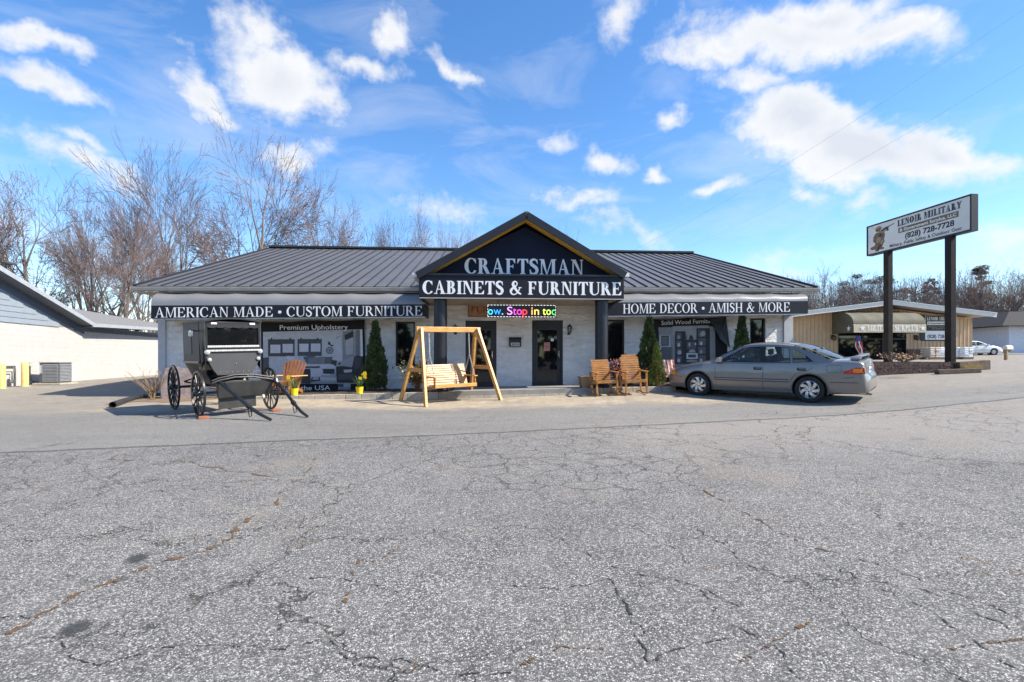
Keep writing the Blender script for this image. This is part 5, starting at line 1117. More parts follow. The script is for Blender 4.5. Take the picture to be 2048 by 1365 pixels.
def roof_prof(x): return float(pchip([-1.82, -1.35, -.95, -.6, -.2, .05, .22, .6, 1.0], [1.00, 1.235, 1.365, 1.405, 1.418, 1.405, 1.375, 1.19, .965], np.array([x]))[0])
def gh_y(z, x=0): return .835 - .25 * ((z - .93) / .45) ** 1.15 if z > .93 else .835
def sedan(name, label, M, paint, plate=True, detail=True):
    car = thing(name, label, 'car', M=M)
    tyre = M_['tyre']; trimm = M_['black_matte']
    xs = np.unique(np.concatenate([np.linspace(-2.49, 2.31, 66), ST[:, 0]])); ring_ = []
    for x in xs:
        P = sect(x); ring_.append([(x, y, z) for y, z in P] + [(x, -y, z) for y, z in P[-2:0:-1]])
    m = MB(); n = len(ring_[0]); b = [v for r in ring_ for v in r]; fs = []; mi = []
    for i in range(len(xs) - 1):
        for k in range(n):
            fs.append((i * n + k, i * n + (k + 1) % n, (i + 1) * n + (k + 1) % n, (i + 1) * n + k)); xc = (xs[i] + xs[i + 1]) / 2
            mi.append(1 if (-1.62 < xc < .90 and 9 <= k <= 12) or k in (0, n - 1) else 0)
    m.v = b; m.f = fs + [tuple(range(n))[::-1], tuple((len(xs) - 1) * n + k for k in range(n))]; m.m = mi + [0, 0]
    body = obj('body', m, [paint, trimm], car)
    me = body.data                                      # wheel arches
    for wx, r in ((1.335, .365), (-1.335, .365)):
        c = MB(); c.lathe([(0, -1.2), (r, -1.2), (r, 1.2), (0, 1.2)], 40, Matrix.Translation((wx, 0, .325)) @ Matrix.Rotation(R(90), 4, 'X')); co = obj('cutter', c, trimm, car)
        md_ = body.modifiers.new('arch', 'BOOLEAN'); md_.operation = 'DIFFERENCE'; md_.solver = 'EXACT'
        md_.object = co; bpy.context.view_layer.update()
        new = bpy.data.meshes.new_from_object(body.evaluated_get(bpy.context.evaluated_depsgraph_get())); body.modifiers.clear(); body.data = new
        bpy.data.objects.remove(co)
    body.data.polygons.foreach_set('use_smooth', [True] * len(body.data.polygons)); body.data.set_sharp_from_angle(angle=R(32)); body.data.name = 'body'
    ml = MB()
    for wx in (1.335, -1.335):                          # inner arch liners and wheels
        for s_ in (-1, 1):
            l = MB(); Mx = Matrix.Translation((wx, s_ * .50, .325)) @ Matrix.Rotation(R(90) * s_, 4, 'X')
            l.lathe([(.364, -.34), (.364, .02), (0, .02)], 32, Mx, a0=-.35, a1=math.pi + .35) ; obj('arch_liner', l, trimm, car, recalc=False)
            a = MB()
            for k in range(25):
                t = R(-18 + 216 * k / 24); x = wx + .368 * math.cos(t); z = .325 + .368 * math.sin(t); x2 = wx + .405 * math.cos(t); z2 = .325 + .405 * math.sin(t)
                a.v += [(x, s_ * (side_y(x, max(z, .2)) + .004), z), (x2, s_ * (side_y(x2, max(z2, .2)) + .012), z2), (x, s_ * (side_y(x, max(z, .2)) - .05), z)]
            a.f += [(3 * k, 3 * k + 1, 3 * k + 4, 3 * k + 3) for k in range(24)] + [(3 * k, 3 * k + 3, 3 * k + 5, 3 * k + 2) for k in range(24)]; a.m = [0] * len(a.f)
            obj('arch_lip', a, paint, car, smooth='all')
            wM = Matrix.Translation((wx, s_ * .775, .322)) @ Matrix.Rotation(R(-90) * s_, 4, 'X')
            t_ = MB(); t_.lathe([(.20, -.09), (.27, -.10), (.305, -.09), (.321, -.06), (.323, 0), (.321, .06), (.305, .09), (.27, .098), (.215, .088), (.20, .07)], 44, wM); w = obj('wheel', t_, tyre, car, smooth=45)
            r_ = MB(); r_.lathe([(.2, .07), (.212, .092), (.205, .096), (.195, .075), (.185, .03), (.18, -.05)], 40, wM)
            for k in range(7):
                a0 = 2 * math.pi * k / 7; P = []
                for u in np.linspace(0, 1, 6):
                    rr = .055 + .14 * u; aa = a0 + .42 * u; hw_ = .030 + .014 * u + .006 * math.sin(3 * u); zc = .062 + .012 * math.sin(u * 3.1) + .008 * u
                    P.append([wM @ Vector((rr * math.cos(aa) - sg * hw_ * math.sin(aa), rr * math.sin(aa) + sg * hw_ * math.cos(aa), zc - (.02 if abs(sg) > .9 else 0))) for sg in (-1, -.8, .8, 1)])
                r_.grid(P)
            r_.lathe([(.075, .055), (.07, .072), (.03, .078), (0, .08)], 24, wM)
            obj('rim', r_, M_['alloy'], w, smooth=30)
            d_ = MB(); d_.lathe([(0, .02), (.19, .02)], 24, wM); obj('brake_disc', d_, M_['brake'], w, recalc=False)
            nb = MB()
            for k in range(5): nb.lathe([(.011, .074), (.011, .085), (0, .086)], 8, wM @ Matrix.Translation((.045 * math.cos(k * 1.2566), .045 * math.sin(k * 1.2566), 0)))
            obj('wheel_nuts', nb, M_['brake'], w)
    # greenhouse
    rr = np.linspace(-.97, .24, 16)
    def rail(x): z = roof_prof(x); return gh_y(z - .03), z - .03
    P = []
    for x in rr:
        y, z = rail(x); zc = roof_prof(x) + .012; P.append([(x, y * math.sin(t), z + (zc - z) * math.cos(t) ** .8) if abs(abs(t) - math.pi / 2) > 1e-3 else (x, y * math.sin(t), z) for t in np.linspace(-math.pi / 2, math.pi / 2, 15)])
    m = MB(); m.grid(P); obj('roof', m, paint, car, smooth='all')
    outer = [(1.0, .93), (.98, .965), (.60, 1.175), (.22, 1.352), (.05, 1.378), (-.2, 1.39), (-.6, 1.378), (-.97, 1.335), (-1.35, 1.21), (-1.62, 1.085), (-1.80, .99), (-1.80, .93)]
    wf_ = [(.80, .952), (.60, 1.085), (.22, 1.295), (.08, 1.325), (-.20, 1.342), (-.27, .945)]
    wr_ = [(-.36, .945), (-.31, 1.342), (-.55, 1.338), (-.86, 1.30), (-.93, .95)]
    wq_ = [(-.98, .952), (-.92, 1.29), (-1.08, 1.225), (-1.28, 1.10), (-1.42, .985)]
    def side(poly, s_, off=0): return [Vector((x, s_ * (gh_y(z) + off), z)) for x, z in poly]
    for s_ in (-1, 1):
        m = MB(); al = [Vector((x, z, 0)) for x, z in outer]; holes_ = [[Vector((x, z, 0)) for x, z in h[::-1]] for h in (wf_, wr_, wq_)]
        tri = tessellate_polygon([al] + holes_); allp = outer + wf_[::-1] + wr_[::-1] + wq_[::-1]
        vs = side(allp, s_) + side(allp, s_, -.03); nn = len(allp); m.add(vs, [tuple(t) for t in tri]); 
        st0 = len(outer)
        for L0, cnt in ((st0, len(wf_)), (st0 + len(wf_), len(wr_)), (st0 + len(wf_) + len(wr_), len(wq_))): m.add(vs, [(L0 + i, L0 + (i + 1) % cnt, L0 + (i + 1) % cnt + nn, L0 + i + nn) for i in range(cnt)])
        obj('side_pillars', m, paint, car, recalc=False)
        for w_ in (wf_, wr_, wq_):
            g = MB(); tri = tessellate_polygon([[Vector((x, z, 0)) for x, z in w_]]); g.add(side(w_, s_, -.012), [tuple(t) for t in tri]); o = obj('side_window', g, M_['carglass'], car, recalc=False)
            f = MB(); pts = side(w_, s_, .001); cx_ = sum((p.x for p in pts)) / len(pts); cz_ = sum((p.z for p in pts)) / len(pts); inn = [Vector((cx_ + (p.x - cx_) * .955, p.y, cz_ + (p.z - cz_) * .93)) for p in pts]
            inn = [Vector((p.x, s_ * (gh_y(p.z) + .001), p.z)) for p in inn]; f.add(pts + inn, [(i, (i + 1) % len(pts), (i + 1) % len(pts) + len(pts), i + len(pts)) for i in range(len(pts))]); obj('window_seal', f, trimm, o, recalc=False)
        bp = MB(); 
        pil = [(-.27, .945), (-.20, 1.342), (-.31, 1.342), (-.36, .945)]; bp.add(side(pil, s_, .0015), [(0, 1, 2, 3)]); obj('door_pillar', bp, trimm, car, recalc=False)
    def sheet(nm, xb, zb_, yb, bow, xt, zt_, yt, bowt, parent):
        P = []
        for v in np.linspace(0, 1, 9):
            row = []
            for u in np.linspace(-1, 1, 15):
                yb_ = yb + (yt - yb) * v; x = xb + (xt - xb) * v + (bow + (bowt - bow) * v) * (1 - u * u) ; z = zb_ + (zt_ - zb_) * v + .035 * math.sin(math.pi * v) * (1 if nm else 1) + .012 * v * (1 - u * u)
                row.append((x, u * yb_, z))
            P.append(row)
        g = MB(); g.grid(P); o = obj(nm, g, M_['carglass'], car, smooth='all'); k = MB()
        for c_ in (0, 13):
            k = MB()
            for i in range(8): k.add([P[i][c_], P[i][c_ + 1], P[i + 1][c_ + 1], P[i + 1][c_]], [(0, 1, 2, 3)])
            k.v = [(x, y * 1.006, z + .010) for x, y, z in k.v]; obj('window_seal', k, trimm, o, smooth='all')
    sheet('windshield', .985, .958, .745, .11, .235, 1.365, .595, .05, car); sheet('rear_window', -1.79, 1.015, .72, -.09, -.96, 1.362, .60, -.04, car)
    # cabin
    seat = M_['carseat']
    for x, ys in ((.05, (.38, -.38)), (-.95, (.36, -.36))):
        for y in ys:
            s2 = MB(); s2.hexa([(x - .28, y - .24, .55), (x - .12, y - .24, .55), (x - .12, y + .24, .55), (x - .28, y + .24, .55)], [(x - .44, y - .2, 1.10), (x - .33, y - .2, 1.10), (x - .33, y + .2, 1.10), (x - .44, y + .2, 1.10)])
            so3 = obj('seat', s2, seat, car, bevel=.03); h2 = MB(); h2.box(x - .47, x - .38, y - .12, y + .12, 1.12, 1.27); obj('head_rest', h2, seat, so3, bevel=.03)
    d2 = MB(); d2.hexa([(.62, -.7, .75), (1.0, -.7, .75), (1.0, .7, .75), (.62, .7, .75)], [(.66, -.68, .985), (1.02, -.70, .965), (1.02, .70, .965), (.66, .68, .985)]); obj('dashboard', d2, trimm, car, bevel=.03)
    sw_ = MB(); Mx = Matrix.Translation((.52, .38, .95)) @ Matrix.Rotation(R(-65), 4, 'Y'); sw_.tube([Mx @ Vector((.185 * math.cos(t), .185 * math.sin(t), 0)) for t in np.linspace(0, 2 * math.pi, 25)], .014, 6, cap=False); sw_.bar(Mx @ Vector((-.18, 0, 0)), Mx @ Vector((.18, 0, 0)), .03, .04); obj('steering_wheel', sw_, trimm, car)
    # skin details laid on the body side
    def side_strip(nm, pts, w, mt, off, s_, par=car):
        m = MB(); P = []
        for i, (x, z) in enumerate(pts):
            a = Vector(pts[max(i - 1, 0)]); b = Vector(pts[min(i + 1, len(pts) - 1)]); t = (b - a).normalized(); nn = Vector((-t.y, t.x)) * w / 2
            P.append([(x + sg * nn.x, s_ * (side_y(x + sg * nn.x, z + sg * nn.y) + off * (1 if abs(sg) < 1 else .25)), z + sg * nn.y) for sg in (-1, -.6, .6, 1)])
        m.grid(P); return obj(nm, m, mt, par, smooth='all')
    xr_ = lambda a, b, z, n=14: [(x, z) for x in np.linspace(a, b, n)]
    for s_ in (-1, 1):
        side_strip('side_moulding', xr_(-.90, .90, .515), .055, paint, .018, s_); side_strip('sill_strip', xr_(-.93, .93, .235), .05, M_['lowtrim'], .012, s_); side_strip('moulding_line', xr_(-2.3, -1.76, .515, 8), .012, trimm, .004, s_)
        side_strip('door_gap', [(-.32, z) for z in np.linspace(.26, .93, 9)], .010, trimm, .003, s_); side_strip('door_gap', [(.86, .93), (.87, .8), (.86, .6), (.84, .4), (.82, .26)], .010, trimm, .003, s_)
        side_strip('door_gap', [(-1.44, .95), (-1.40, .84), (-1.28, .76), (-1.10, .72), (-1.0, .62), (-.94, .5), (-.925, .27)], .010, trimm, .003, s_)
        side_strip('moulding_line', xr_(-.90, .90, .545), .008, trimm, .019, s_); side_strip('moulding_line', xr_(-.90, .90, .485), .008, trimm, .019, s_); side_strip('belt_strip', xr_(-1.42, .84, .935, 20), .018, M_['chrome_dark'], .006, s_)
        for hx in (-.20, -1.18):
            h2 = MB(); y = side_y(hx, .80); h2.box(hx - .09, hx + .10, min(s_ * (y - .01), s_ * (y + .008)), max(s_ * (y - .01), s_ * (y + .008)), .765, .835); hdl = obj('door_handle', h2, trimm, car, bevel=.006); h3 = MB(); h3.box(hx - .085, hx + .06, min(s_ * (y + .009), s_ * (y + .03)), max(s_ * (y + .009), s_ * (y + .03)), .80, .828); obj('grip', h3, paint, hdl, bevel=.008)
        mi2 = MB(); y = side_y(.80, .92); mi2.hexa([(.70, s_ * (y - .02), .93), (.86, s_ * (y - .02), .92), (.84, s_ * (y + .19), .94), (.71, s_ * (y + .20), .95)], [(.70, s_ * (y - .04), 1.08), (.80, s_ * (y - .04), 1.05), (.80, s_ * (y + .17), 1.07), (.71, s_ * (y + .19), 1.09)]); obj('side_mirror', mi2, paint, car, bevel=.02)
        # lamps wrapped round the corners
        def wrap(nm, xa, xb, z0, z1, mt, off=.006, n=9, zf=None):
            m = MB(); P = []
            for x in np.linspace(xa, xb, n):
                row = []
                for k in range(5):
                    za, zb2 = (zf(x) if zf else (z0, z1)); z = za + (zb2 - za) * k / 4; row.append((x, s_ * (side_y(x, z) + off), z))
                P.append(row)
            m.grid(P); return obj(nm, m, mt, car, smooth='all')
        wrap('turn_lamp', 1.98, 2.14, .60, .70, M_['amber'], zf=lambda x: (.585, .585 + .115 * min(1, (x - 1.90) / .12)))
        hl2 = MB(); P = [[(x, s_ * (side_y(x, z) + .006), z) for z in np.linspace(.575, .575 + .11, 4)] for x in np.linspace(2.14, 2.25, 7)]; hl2.grid(P); obj('headlight', hl2, M_['lamp'], car, smooth='all')
        wrap('tail_light', -2.385, -2.02, .70, .83, M_['red'], zf=lambda x: (.715, .735 + .125 * min(1, (-1.96 - x) / .28)))
        wrap('tail_indicator', -2.375, -2.20, .75, .80, M_['amber'], off=.009, zf=lambda x: (.745, .835))
        rl = MB(); rl.add([(-2.402, s_ * .42, .715), (-2.402, s_ * .74, .715), (-2.385, s_ * .775, .85), (-2.385, s_ * .42, .85)], [(0, 1, 2, 3)]); rl.add([(-2.412, s_ * .42, .715), (-2.412, s_ * .755, .715), (-2.395, s_ * .785, .85), (-2.395, s_ * .42, .85)], [(0, 1, 2, 3), ]); obj('tail_light', rl, M_['red'], car)
        side_strip('bumper_gap', [(-2.02, .62), (-2.2, .635), (-2.36, .64)], .010, trimm, .004, s_); side_strip('bumper_gap', [(1.78, .52), (1.95, .545), (2.12, .555), (2.2, .56)], .010, trimm, .004, s_)
    fd = MB(); s_ = 1; P = [(-1.95, .74), (-1.72, .74), (-1.69, .76), (-1.69, .89), (-1.72, .91), (-1.95, .91), (-1.98, .89), (-1.98, .76), (-1.95, .74)]; side_strip('fuel_door', P, .008, trimm, .003, 1)
    if plate:
        m = MB(); m.box(-2.405, -2.39, -.40, .40, .665, .86); obj('plate_recess', m, paint, car, bevel=.01); m = MB(); m.box(-2.418, -2.406, -.16, .16, .69, .83); pl = obj('licence_plate', m, M_['plate'], car, bevel=.004)
        m = MB(); m.box(-2.421, -2.419, -.12, .12, .73, .79); obj('plate_marks', m, mat('blue plate marks', (.12, .16, .35), .6, var=.6, vscale=30), pl)
        sp = MB(); P = []
        for y in np.linspace(-.70, .70, 21):
            u = abs(y) / .70; z = 1.03 + .065 * min(1, (1 - u) / .14) ** .5 ; x0 = -2.14; row = [(x0 + .02 - .04 * (1 - u * u), y, z), (x0 - .06 - .04 * (1 - u * u), y, z + .014), (x0 - .17 - .05 * (1 - u * u), y, z + .016), (x0 - .19 - .05 * (1 - u * u), y, z + .005), (x0 - .06 - .04 * (1 - u * u), y, z - .010), (x0 + .02 - .04 * (1 - u * u), y, z)]; P.append(row)
        sp.grid(P); obj('spoiler', sp, paint, car, smooth=50)
        for y in (-.66, .66):
            q = MB(); q.hexa([(-2.31, y - .03, 1.0), (-2.12, y - .03, 1.0), (-2.12, y + .03, 1.0), (-2.31, y + .03, 1.0)], [(-2.31, y - .025, 1.065), (-2.17, y - .025, 1.065), (-2.17, y + .025, 1.065), (-2.31, y + .025, 1.065)]); obj('spoiler_post', q, paint, car, bevel=.01)
        ex = MB(); ex.tube([(-2.2, .45, .24), (-2.50, .45, .23)], .028, 12, cap=False); obj('exhaust', ex, M_['chrome_dark'], car)
    return car
M_['tyre'] = mat('tyre rubber', (.018, .018, .019), .8, var=.2, bump=.2, bscale=60); M_['alloy'] = mat('alloy', (.62, .62, .63), .3, .85, var=.05); M_['brake'] = mat('dark brake metal', (.03, .03, .032), .6, .3)  # brake: one even near-black metal for the discs and wheel nuts
M_['carglass'] = glassy('tinted car glass', (.66, .76, .73), .02); M_['carseat'] = mat('grey seat cloth', (.05, .05, .055), .9, var=.2); M_['chrome_dark'] = mat('dull bright strip', (.3, .3, .31), .3, .6); M_['lowtrim'] = mat('sill trim', (.13, .125, .12), .5)
M_['amber'] = mat('amber lens', (.85, .25, .02), .15, var=.1); M_['red'] = mat('red lens', (.55, .012, .015), .12, var=.2); M_['lamp'] = mat('clear lamp lens', (.6, .6, .6), .1, .3); M_['plate'] = mat('white plate', .75, .5)
def paintmat(name, c, metal=.45, rough=.32):
    return mat(name, c, rough, metal, var=.05, vscale=3, coat=.7)
cp = Vector((6.66, 13.42, 0)); CA = math.atan2(.675, -.738)
sedan('parked_car', 'silver grey four door sedan parked in front of the shop', gmat(cp.x, cp.y, CA), paintmat('grey metallic paint', (.215, .2, .188)))
# ------------------------------------------------------------------ white block building on the left
WX = Vector((-.203, 1, 0)).normalized(); WN = Vector((WX.y, -WX.x, 0))       # along its wall (away from us) and out of it (to the right)
WO = Vector((-18.94, 18.5, 0)); LA = math.atan2(WX.y, WX.x)                  # local x along the wall, local -y out of the wall
lb_ = thing('block_building', 'white block building with grey blue siding gable and low shingle roof at the left edge', 'building', WO, LA)
def Lp(px, py, yl=0):                                                       # pixel to wall plane (local x, z); yl < 0 stands out of the wall
    r = Vector(((px - 1024) / F, 1, (HZ - py) / F)); o_ = WO - WN * yl; t = o_.dot(WN) / r.dot(WN); p = r * t; return (p - WO).dot(WX), CAMZ + r.z * t
xk, zk_ = Lp(165, 655); zs0 = Lp(0, 641)[1]; ze = Lp(250, 668)[1]; xe = 16.0; x_0 = -9.0
blockm = mat('white painted block', (.49, .475, .455), .85, var=.05, vscale=3, bump=.3, bscale=9, dirt=.15)
t_ = blockm.node_tree; b_ = t_.nodes['Principled BSDF']; tcn = t_.nodes.new('ShaderNodeTexCoord'); sx2 = t_.nodes.new('ShaderNodeSeparateXYZ'); cx2 = t_.nodes.new('ShaderNodeCombineXYZ'); t_.links.new(tcn.outputs['Object'], sx2.inputs[0]); t_.links.new(sx2.outputs[0], cx2.inputs[0]); t_.links.new(sx2.outputs[2], cx2.inputs[1])
br_ = t_.nodes.new('ShaderNodeTexBrick'); br_.inputs['Scale'].default_value = 1; br_.inputs['Brick Width'].default_value = .4; br_.inputs['Row Height'].default_value = .2; br_.inputs['Mortar Size'].default_value = .008; t_.links.new(cx2.outputs[0], br_.inputs['Vector'])
mx3 = t_.nodes.new('ShaderNodeMix'); mx3.data_type = 'RGBA'; mx3.blend_type = 'MULTIPLY'; src_ = b_.inputs['Base Color'].links[0].from_socket; mm_ = t_.nodes.new('ShaderNodeMath'); mm_.operation = 'MULTIPLY'; mm_.inputs[1].default_value = .35; t_.links.new(br_.outputs['Fac'], mm_.inputs[0]); t_.links.new(mm_.outputs[0], mx3.inputs['Factor']); t_.links.new(src_, mx3.inputs['A']); mx3.inputs['B'].default_value = (.55, .55, .55, 1); t_.links.new(mx3.outputs['Result'], b_.inputs['Base Color'])
ws = MB(); ws.prism([(x_0, -.2), (xe, -.2), (xe, ze + .2), (xk, ze + .2), (x_0, ze + .2)], (0, 0, 0), (1, 0, 0), (0, 0, 1), (0, .3, 0))
ws.box(x_0, x_0 + .3, .3, 9, -.2, ze + .2); ws.box(xe - .3, xe, .3, 9, -.2, ze + .2)
obj('wall', ws, blockm, lb_)
xa, za = Lp(0, 541, -.45); xb, zb2 = Lp(186, 652, -.45); sl_ = (za - zb2) / (xa - xb)                # rake line in the overhang plane
zr = lambda x: zb2 + sl_ * (x - xb)
sd_ = mat('grey blue siding', (.24, .28, .33), .7, var=.06, vscale=3)
for k in range(14):                                                          # lap boards up into the gable
    z0 = zs0 - .04 + k * .21; x1 = xb + (z0 + .62 - zb2) / sl_
    if x1 < x_0: break
    b = MB(); n = 40; xs = np.linspace(x_0, min(x1, xk + .6), n); P = [[(x, -.035 + (.02 if j else 0), (z0 - .012 * abs(math.sin(x * 5.2)) if j == 0 else z0 + .22)) for x in xs] for j in (0, 1)]; b.grid(P); b.grid([[(p[0], -.012, p[2]) for p in P[0]], P[0]]); obj('siding_board', b, sd_, lb_, recalc=False)
gb = MB(); zz = zs0 - .05; gb.prism([(x_0, zz), (xb + (zz + .35 - zb2) / sl_, zz), (x_0, zr(x_0) - .35)], (0, .0, 0), (1, 0, 0), (0, 0, 1), (0, .2, 0)); obj('gable_wall', gb, sd_, lb_)
DKR = mat('dark grey shingle', (.075, .075, .08), .85, var=.3, vscale=25); SOF = mat('grey soffit', (.12, .135, .16), .8); FAS = mat('pale blue fascia', (.34, .37, .41), .6)
r_ = MB(); e0, e1 = Vector((x_0, -.48, zr(x_0))), Vector((xb + .15, -.48, zr(xb + .15))); dv = Vector((0, 9, 0)); up_ = Vector((0, 0, .14))
r_.add([e0, e1, e1 + dv, e0 + dv, e0 + up_, e1 + up_, e1 + up_ + dv, e0 + up_ + dv], [(0, 1, 2, 3), (4, 5, 6, 7), (1, 2, 6, 5), (3, 0, 4, 7)]); obj('roof', r_, DKR, lb_)
f = MB(); f.bar(e0 + Vector((0, -.02, .05)), e1 + Vector((0, -.02, .05)), .04, .17, up=(0, 0, 1)); obj('rake_board', f, FAS, lb_)
f = MB(); f.add([e0 + Vector((0, .02, -.04)), e1 + Vector((0, .02, -.04)), e1 + Vector((0, .46, -.04)), e0 + Vector((0, .46, -.04)), e0 + Vector((0, .46, -.36)), e1 + Vector((0, .46, -.36))], [(0, 1, 2, 3), (3, 2, 5, 4)]); obj('soffit', f, SOF, lb_, recalc=False)
# lower hipped shingle roof behind: eave runs on along the wall
x2, z2 = Lp(190, 651, -.5); x3, z3 = Lp(330, 659.5, -.5); zl = lambda x: z2 + (z3 - z2) * (x - x2) / (x3 - x2)
r_ = MB(); rise, run = 1.15, 5.0
A = [Vector((x2 - .2, -.5, zl(x2) + .08)), Vector((xe + .4, -.5, zl(xe) + .08)), Vector((xe - 3, run, zl(xe) + rise)), Vector((x2 - 5, run, zl(x2) + rise + .45))]
r_.add(A + [A[1] + Vector((0, 11, 0))], [(0, 1, 2, 3), (1, 4, 2)]); obj('roof', r_, mat('grey shingle', (.19, .185, .185), .9, var=.25, vscale=22, bump=.4, bscale=30), lb_, recalc=False)
f = MB(); f.bar((x2 - .2, -.52, zl(x2) + .0), (xe + .4, -.52, zl(xe) + .0), .04, .16); obj('fascia', f, FAS, lb_); f = MB(); f.hexa([(x2 - .2, -.49, zl(x2) - .09), (xe, -.49, zl(xe) - .09), (xe, .0, zl(xe) - .09), (x2 - .2, .0, zl(x2) - .09)], [(x2 - .2, -.49, zl(x2) - .07), (xe, -.49, zl(xe) - .07), (xe, .0, zl(xe) - .07), (x2 - .2, .0, zl(x2) - .07)]); f.box(x2 - .6, xe, -.05, -.003, ze - .06, zl(x2) - .1); obj('soffit', f, SOF, lb_)
# air conditioner on its pad
def ongr(x, y): p = WO + WX * x - WN * y; return Vector((p.x, p.y, gz(p.x, p.y)))
xa_, _ = Lp(95, 760, -.95); xb_, _ = Lp(150, 758, -.95); p = ongr(xb_ - 1.0, -.85); aw = .92
ac_ = thing('air_conditioner', 'grey outdoor air conditioning unit beside the white block wall', 'air conditioner', p, R(8)); ac_.scale = (.80, .80, 1.0); hA = .86
m = MB(); m.box(-.62, .62, -.62, .62, 0, .07); obj('pad', m, M_['concrete'], ac_, bevel=.01)
m = MB(); m.box(-.44, .44, -.44, .44, .08, hA); obj('casing', m, mat('unit grey', (.10, .105, .12), .5, var=.1), ac_, bevel=.03)
m = MB(); m.box(-.46, .46, -.46, .46, hA, hA + .035); obj('top_cover', m, mat('unit top', (.2, .2, .21), .5), ac_, bevel=.012)
m = MB()
for k in range(12):
    z = .14 + k * .058; m.hexa([(.442, -.40, z), (.468, -.40, z - .015), (.468, .40, z - .015), (.442, .40, z)], [(.442, -.40, z + .03), (.468, -.40, z), (.468, .40, z), (.442, .40, z + .03)]); m.hexa([(-.30, -.442, z), (-.30, -.468, z - .015), (.40, -.468, z - .015), (.40, -.442, z)], [(-.30, -.442, z + .03), (-.30, -.468, z), (.40, -.468, z), (.40, -.442, z + .03)])
obj('louvres', m, mat('louvre grey', (.22, .23, .25), .45), ac_)
m = MB(); m.box(-.42, -.28, -.452, -.440, .45, .78); obj('service_label', m, mat('unit label', (.5, .52, .55), .5), ac_)
xd, zd = Lp(60.5, 733, -.06); _, zd1 = Lp(60.5, 724, -.06); db = thing('disconnect_box', 'small electrical box with curved conduit on the white wall left of the air conditioner', 'electrical box', WO + WX * xd + WN * .005 + Vector((0, 0, zd)), LA)
m = MB(); m.box(-.09, .09, -.10, 0, 0, zd1 - zd); obj('box', m, mat('box grey', .45, .5), db, bevel=.008); m = MB(); m.tube([(0, -.05, 0), (.0, -.05, -.35), (.03, -.06, -.55), (.15, -.1, -.64), (.45, -.2, -.66), (.8, -.3, -.6)], .022, 7); obj('conduit', m, M_['steel'], db, smooth=True)
gp = thing('gas_pipe', 'dark bent gas pipe low on the white wall between the two yellow bollards', 'pipe', WO + WX * Lp(22, 770)[0] + WN * .06 + Vector((0, 0, gz(-19.4, 19.5))), LA); m = MB(); m.tube([(-.6, 0, .75), (.1, 0, .75), (.12, 0, .5), (.12, 0, -.1)], .025, 7); m.tube([(-.4, -.04, .55), (-.1, -.04, .55), (-.1, -.04, .2)], .02, 7); obj('pipe', m, M_['steel'], gp, smooth=True); m = MB(); m.ball((-.1, -.05, .18), .07); obj('valve', m, M_['silver'], gp, smooth=True)
for px, py0, py1, lab in ((4, 774, 724, 'yellow bollard cut by the left edge of the picture'), (50, 771, 722, 'yellow bollard standing left of the air conditioner')):
    xl_ = Lp(px, 770, -.7)[0]; p = ongr(xl_, -.7); d = p.y; r = 5.8 / 1000 * d; z1 = CAMZ + (HZ - py0) / F * d; h = (py0 - py1) / 1000 * d; m = MB(); m.lathe([(0, -.1), (r, -.1), (r, h - .03), (r * .8, h), (0, h + .02)], 22); m2 = thing('bollard', lab, 'bollard', (p.x, p.y, max(p.z, z1) if False else p.z), 0, 'yellow bollards along the white wall'); obj('post', m, mat('faded yellow paint', (.62, .47, .17), .6, var=.15), m2, smooth=True); q = MB(); q.lathe([(r + .03, -.05), (r + .05, .02), (r, .03)], 22); obj('footing', q, M_['concrete'], m2)
vt = thing('roof_light', 'dark flood lamp head standing above the left roof edge', 'flood lamp', W(12, 545, 21), 0); m = MB(); m.tube([(0, 0, -.4), (0, 0, .28)], .03, 6); obj('stem', m, M_['steel'], vt); m = MB(); m.lathe([(.05, .28), (.22, .34), (.24, .40), (.0, .46)], 14, Matrix.Translation((.08, 0, 0))); obj('lamp_head', m, M_['steel'], vt)

# ------------------------------------------------------------------ tan surplus shop on the right
DM = 42.0
mz = lambda py, d=DM: CAMZ + (HZ - py) / F * d
mx_ = lambda px, d=DM: (px - 1024) / F * d
ms = thing('surplus_shop', 'tan ribbed metal shop with low white edged gable roof and olive awning', 'building', (0, 0, 0))
xl_, xr2 = mx_(1560), mx_(1943); zB = 1.30; xap = mx_(1785, DM - 1.6); zap = mz(604, DM - 1.6); xeR = mx_(1992, DM - 1.6); zeR = mz(629, DM - 1.6); slR = (zap - zeR) / (xeR - xap); xeL = xap - (xeR - xap) * 1.15; 
zrf = lambda x: zap - abs(x - xap) * slR
TAN = mat('tan ribbed metal', (.58, .40, .235), .55, var=.08, vscale=1.2)
H = [(mx_(1676), mx_(1813), mz(721), mz(664))]
wl = MB(); xs = sorted({xl_, xr2, xap, H[0][0], H[0][1]}); 
for a, b in zip(xs[:-1], xs[1:]):
    lo = zB if not (a >= H[0][0] - .01 and b <= H[0][1] + .01) else H[0][3]
    wl.prism([(a, lo), (b, lo), (b, zrf(b) - .25), (a, zrf(a) - .25)], (0, DM, 0), (1, 0, 0), (0, 0, 1), (0, .25, 0))
wl.box(xr2 - .25, xr2, DM + .25, DM + 22, zB, zrf(xr2) - .25); wl.box(xl_, xl_ + .25, DM + .25, DM + 22, zB, zrf(xl_) - .25); obj('wall', wl, TAN, ms)
rb_ = MB(); n = int((xr2 - xl_) / .32)
for i in range(n + 1):
    x = xl_ + (xr2 - xl_) * i / n
    lo = H[0][3] if H[0][0] < x < H[0][1] else zB; rb_.box(x - .03, x + .03, DM - .035, DM, lo, zrf(x) - .27)
obj('wall_rib', rb_, mat('tan rib', (.50, .345, .2), .55, var=.1), ms)
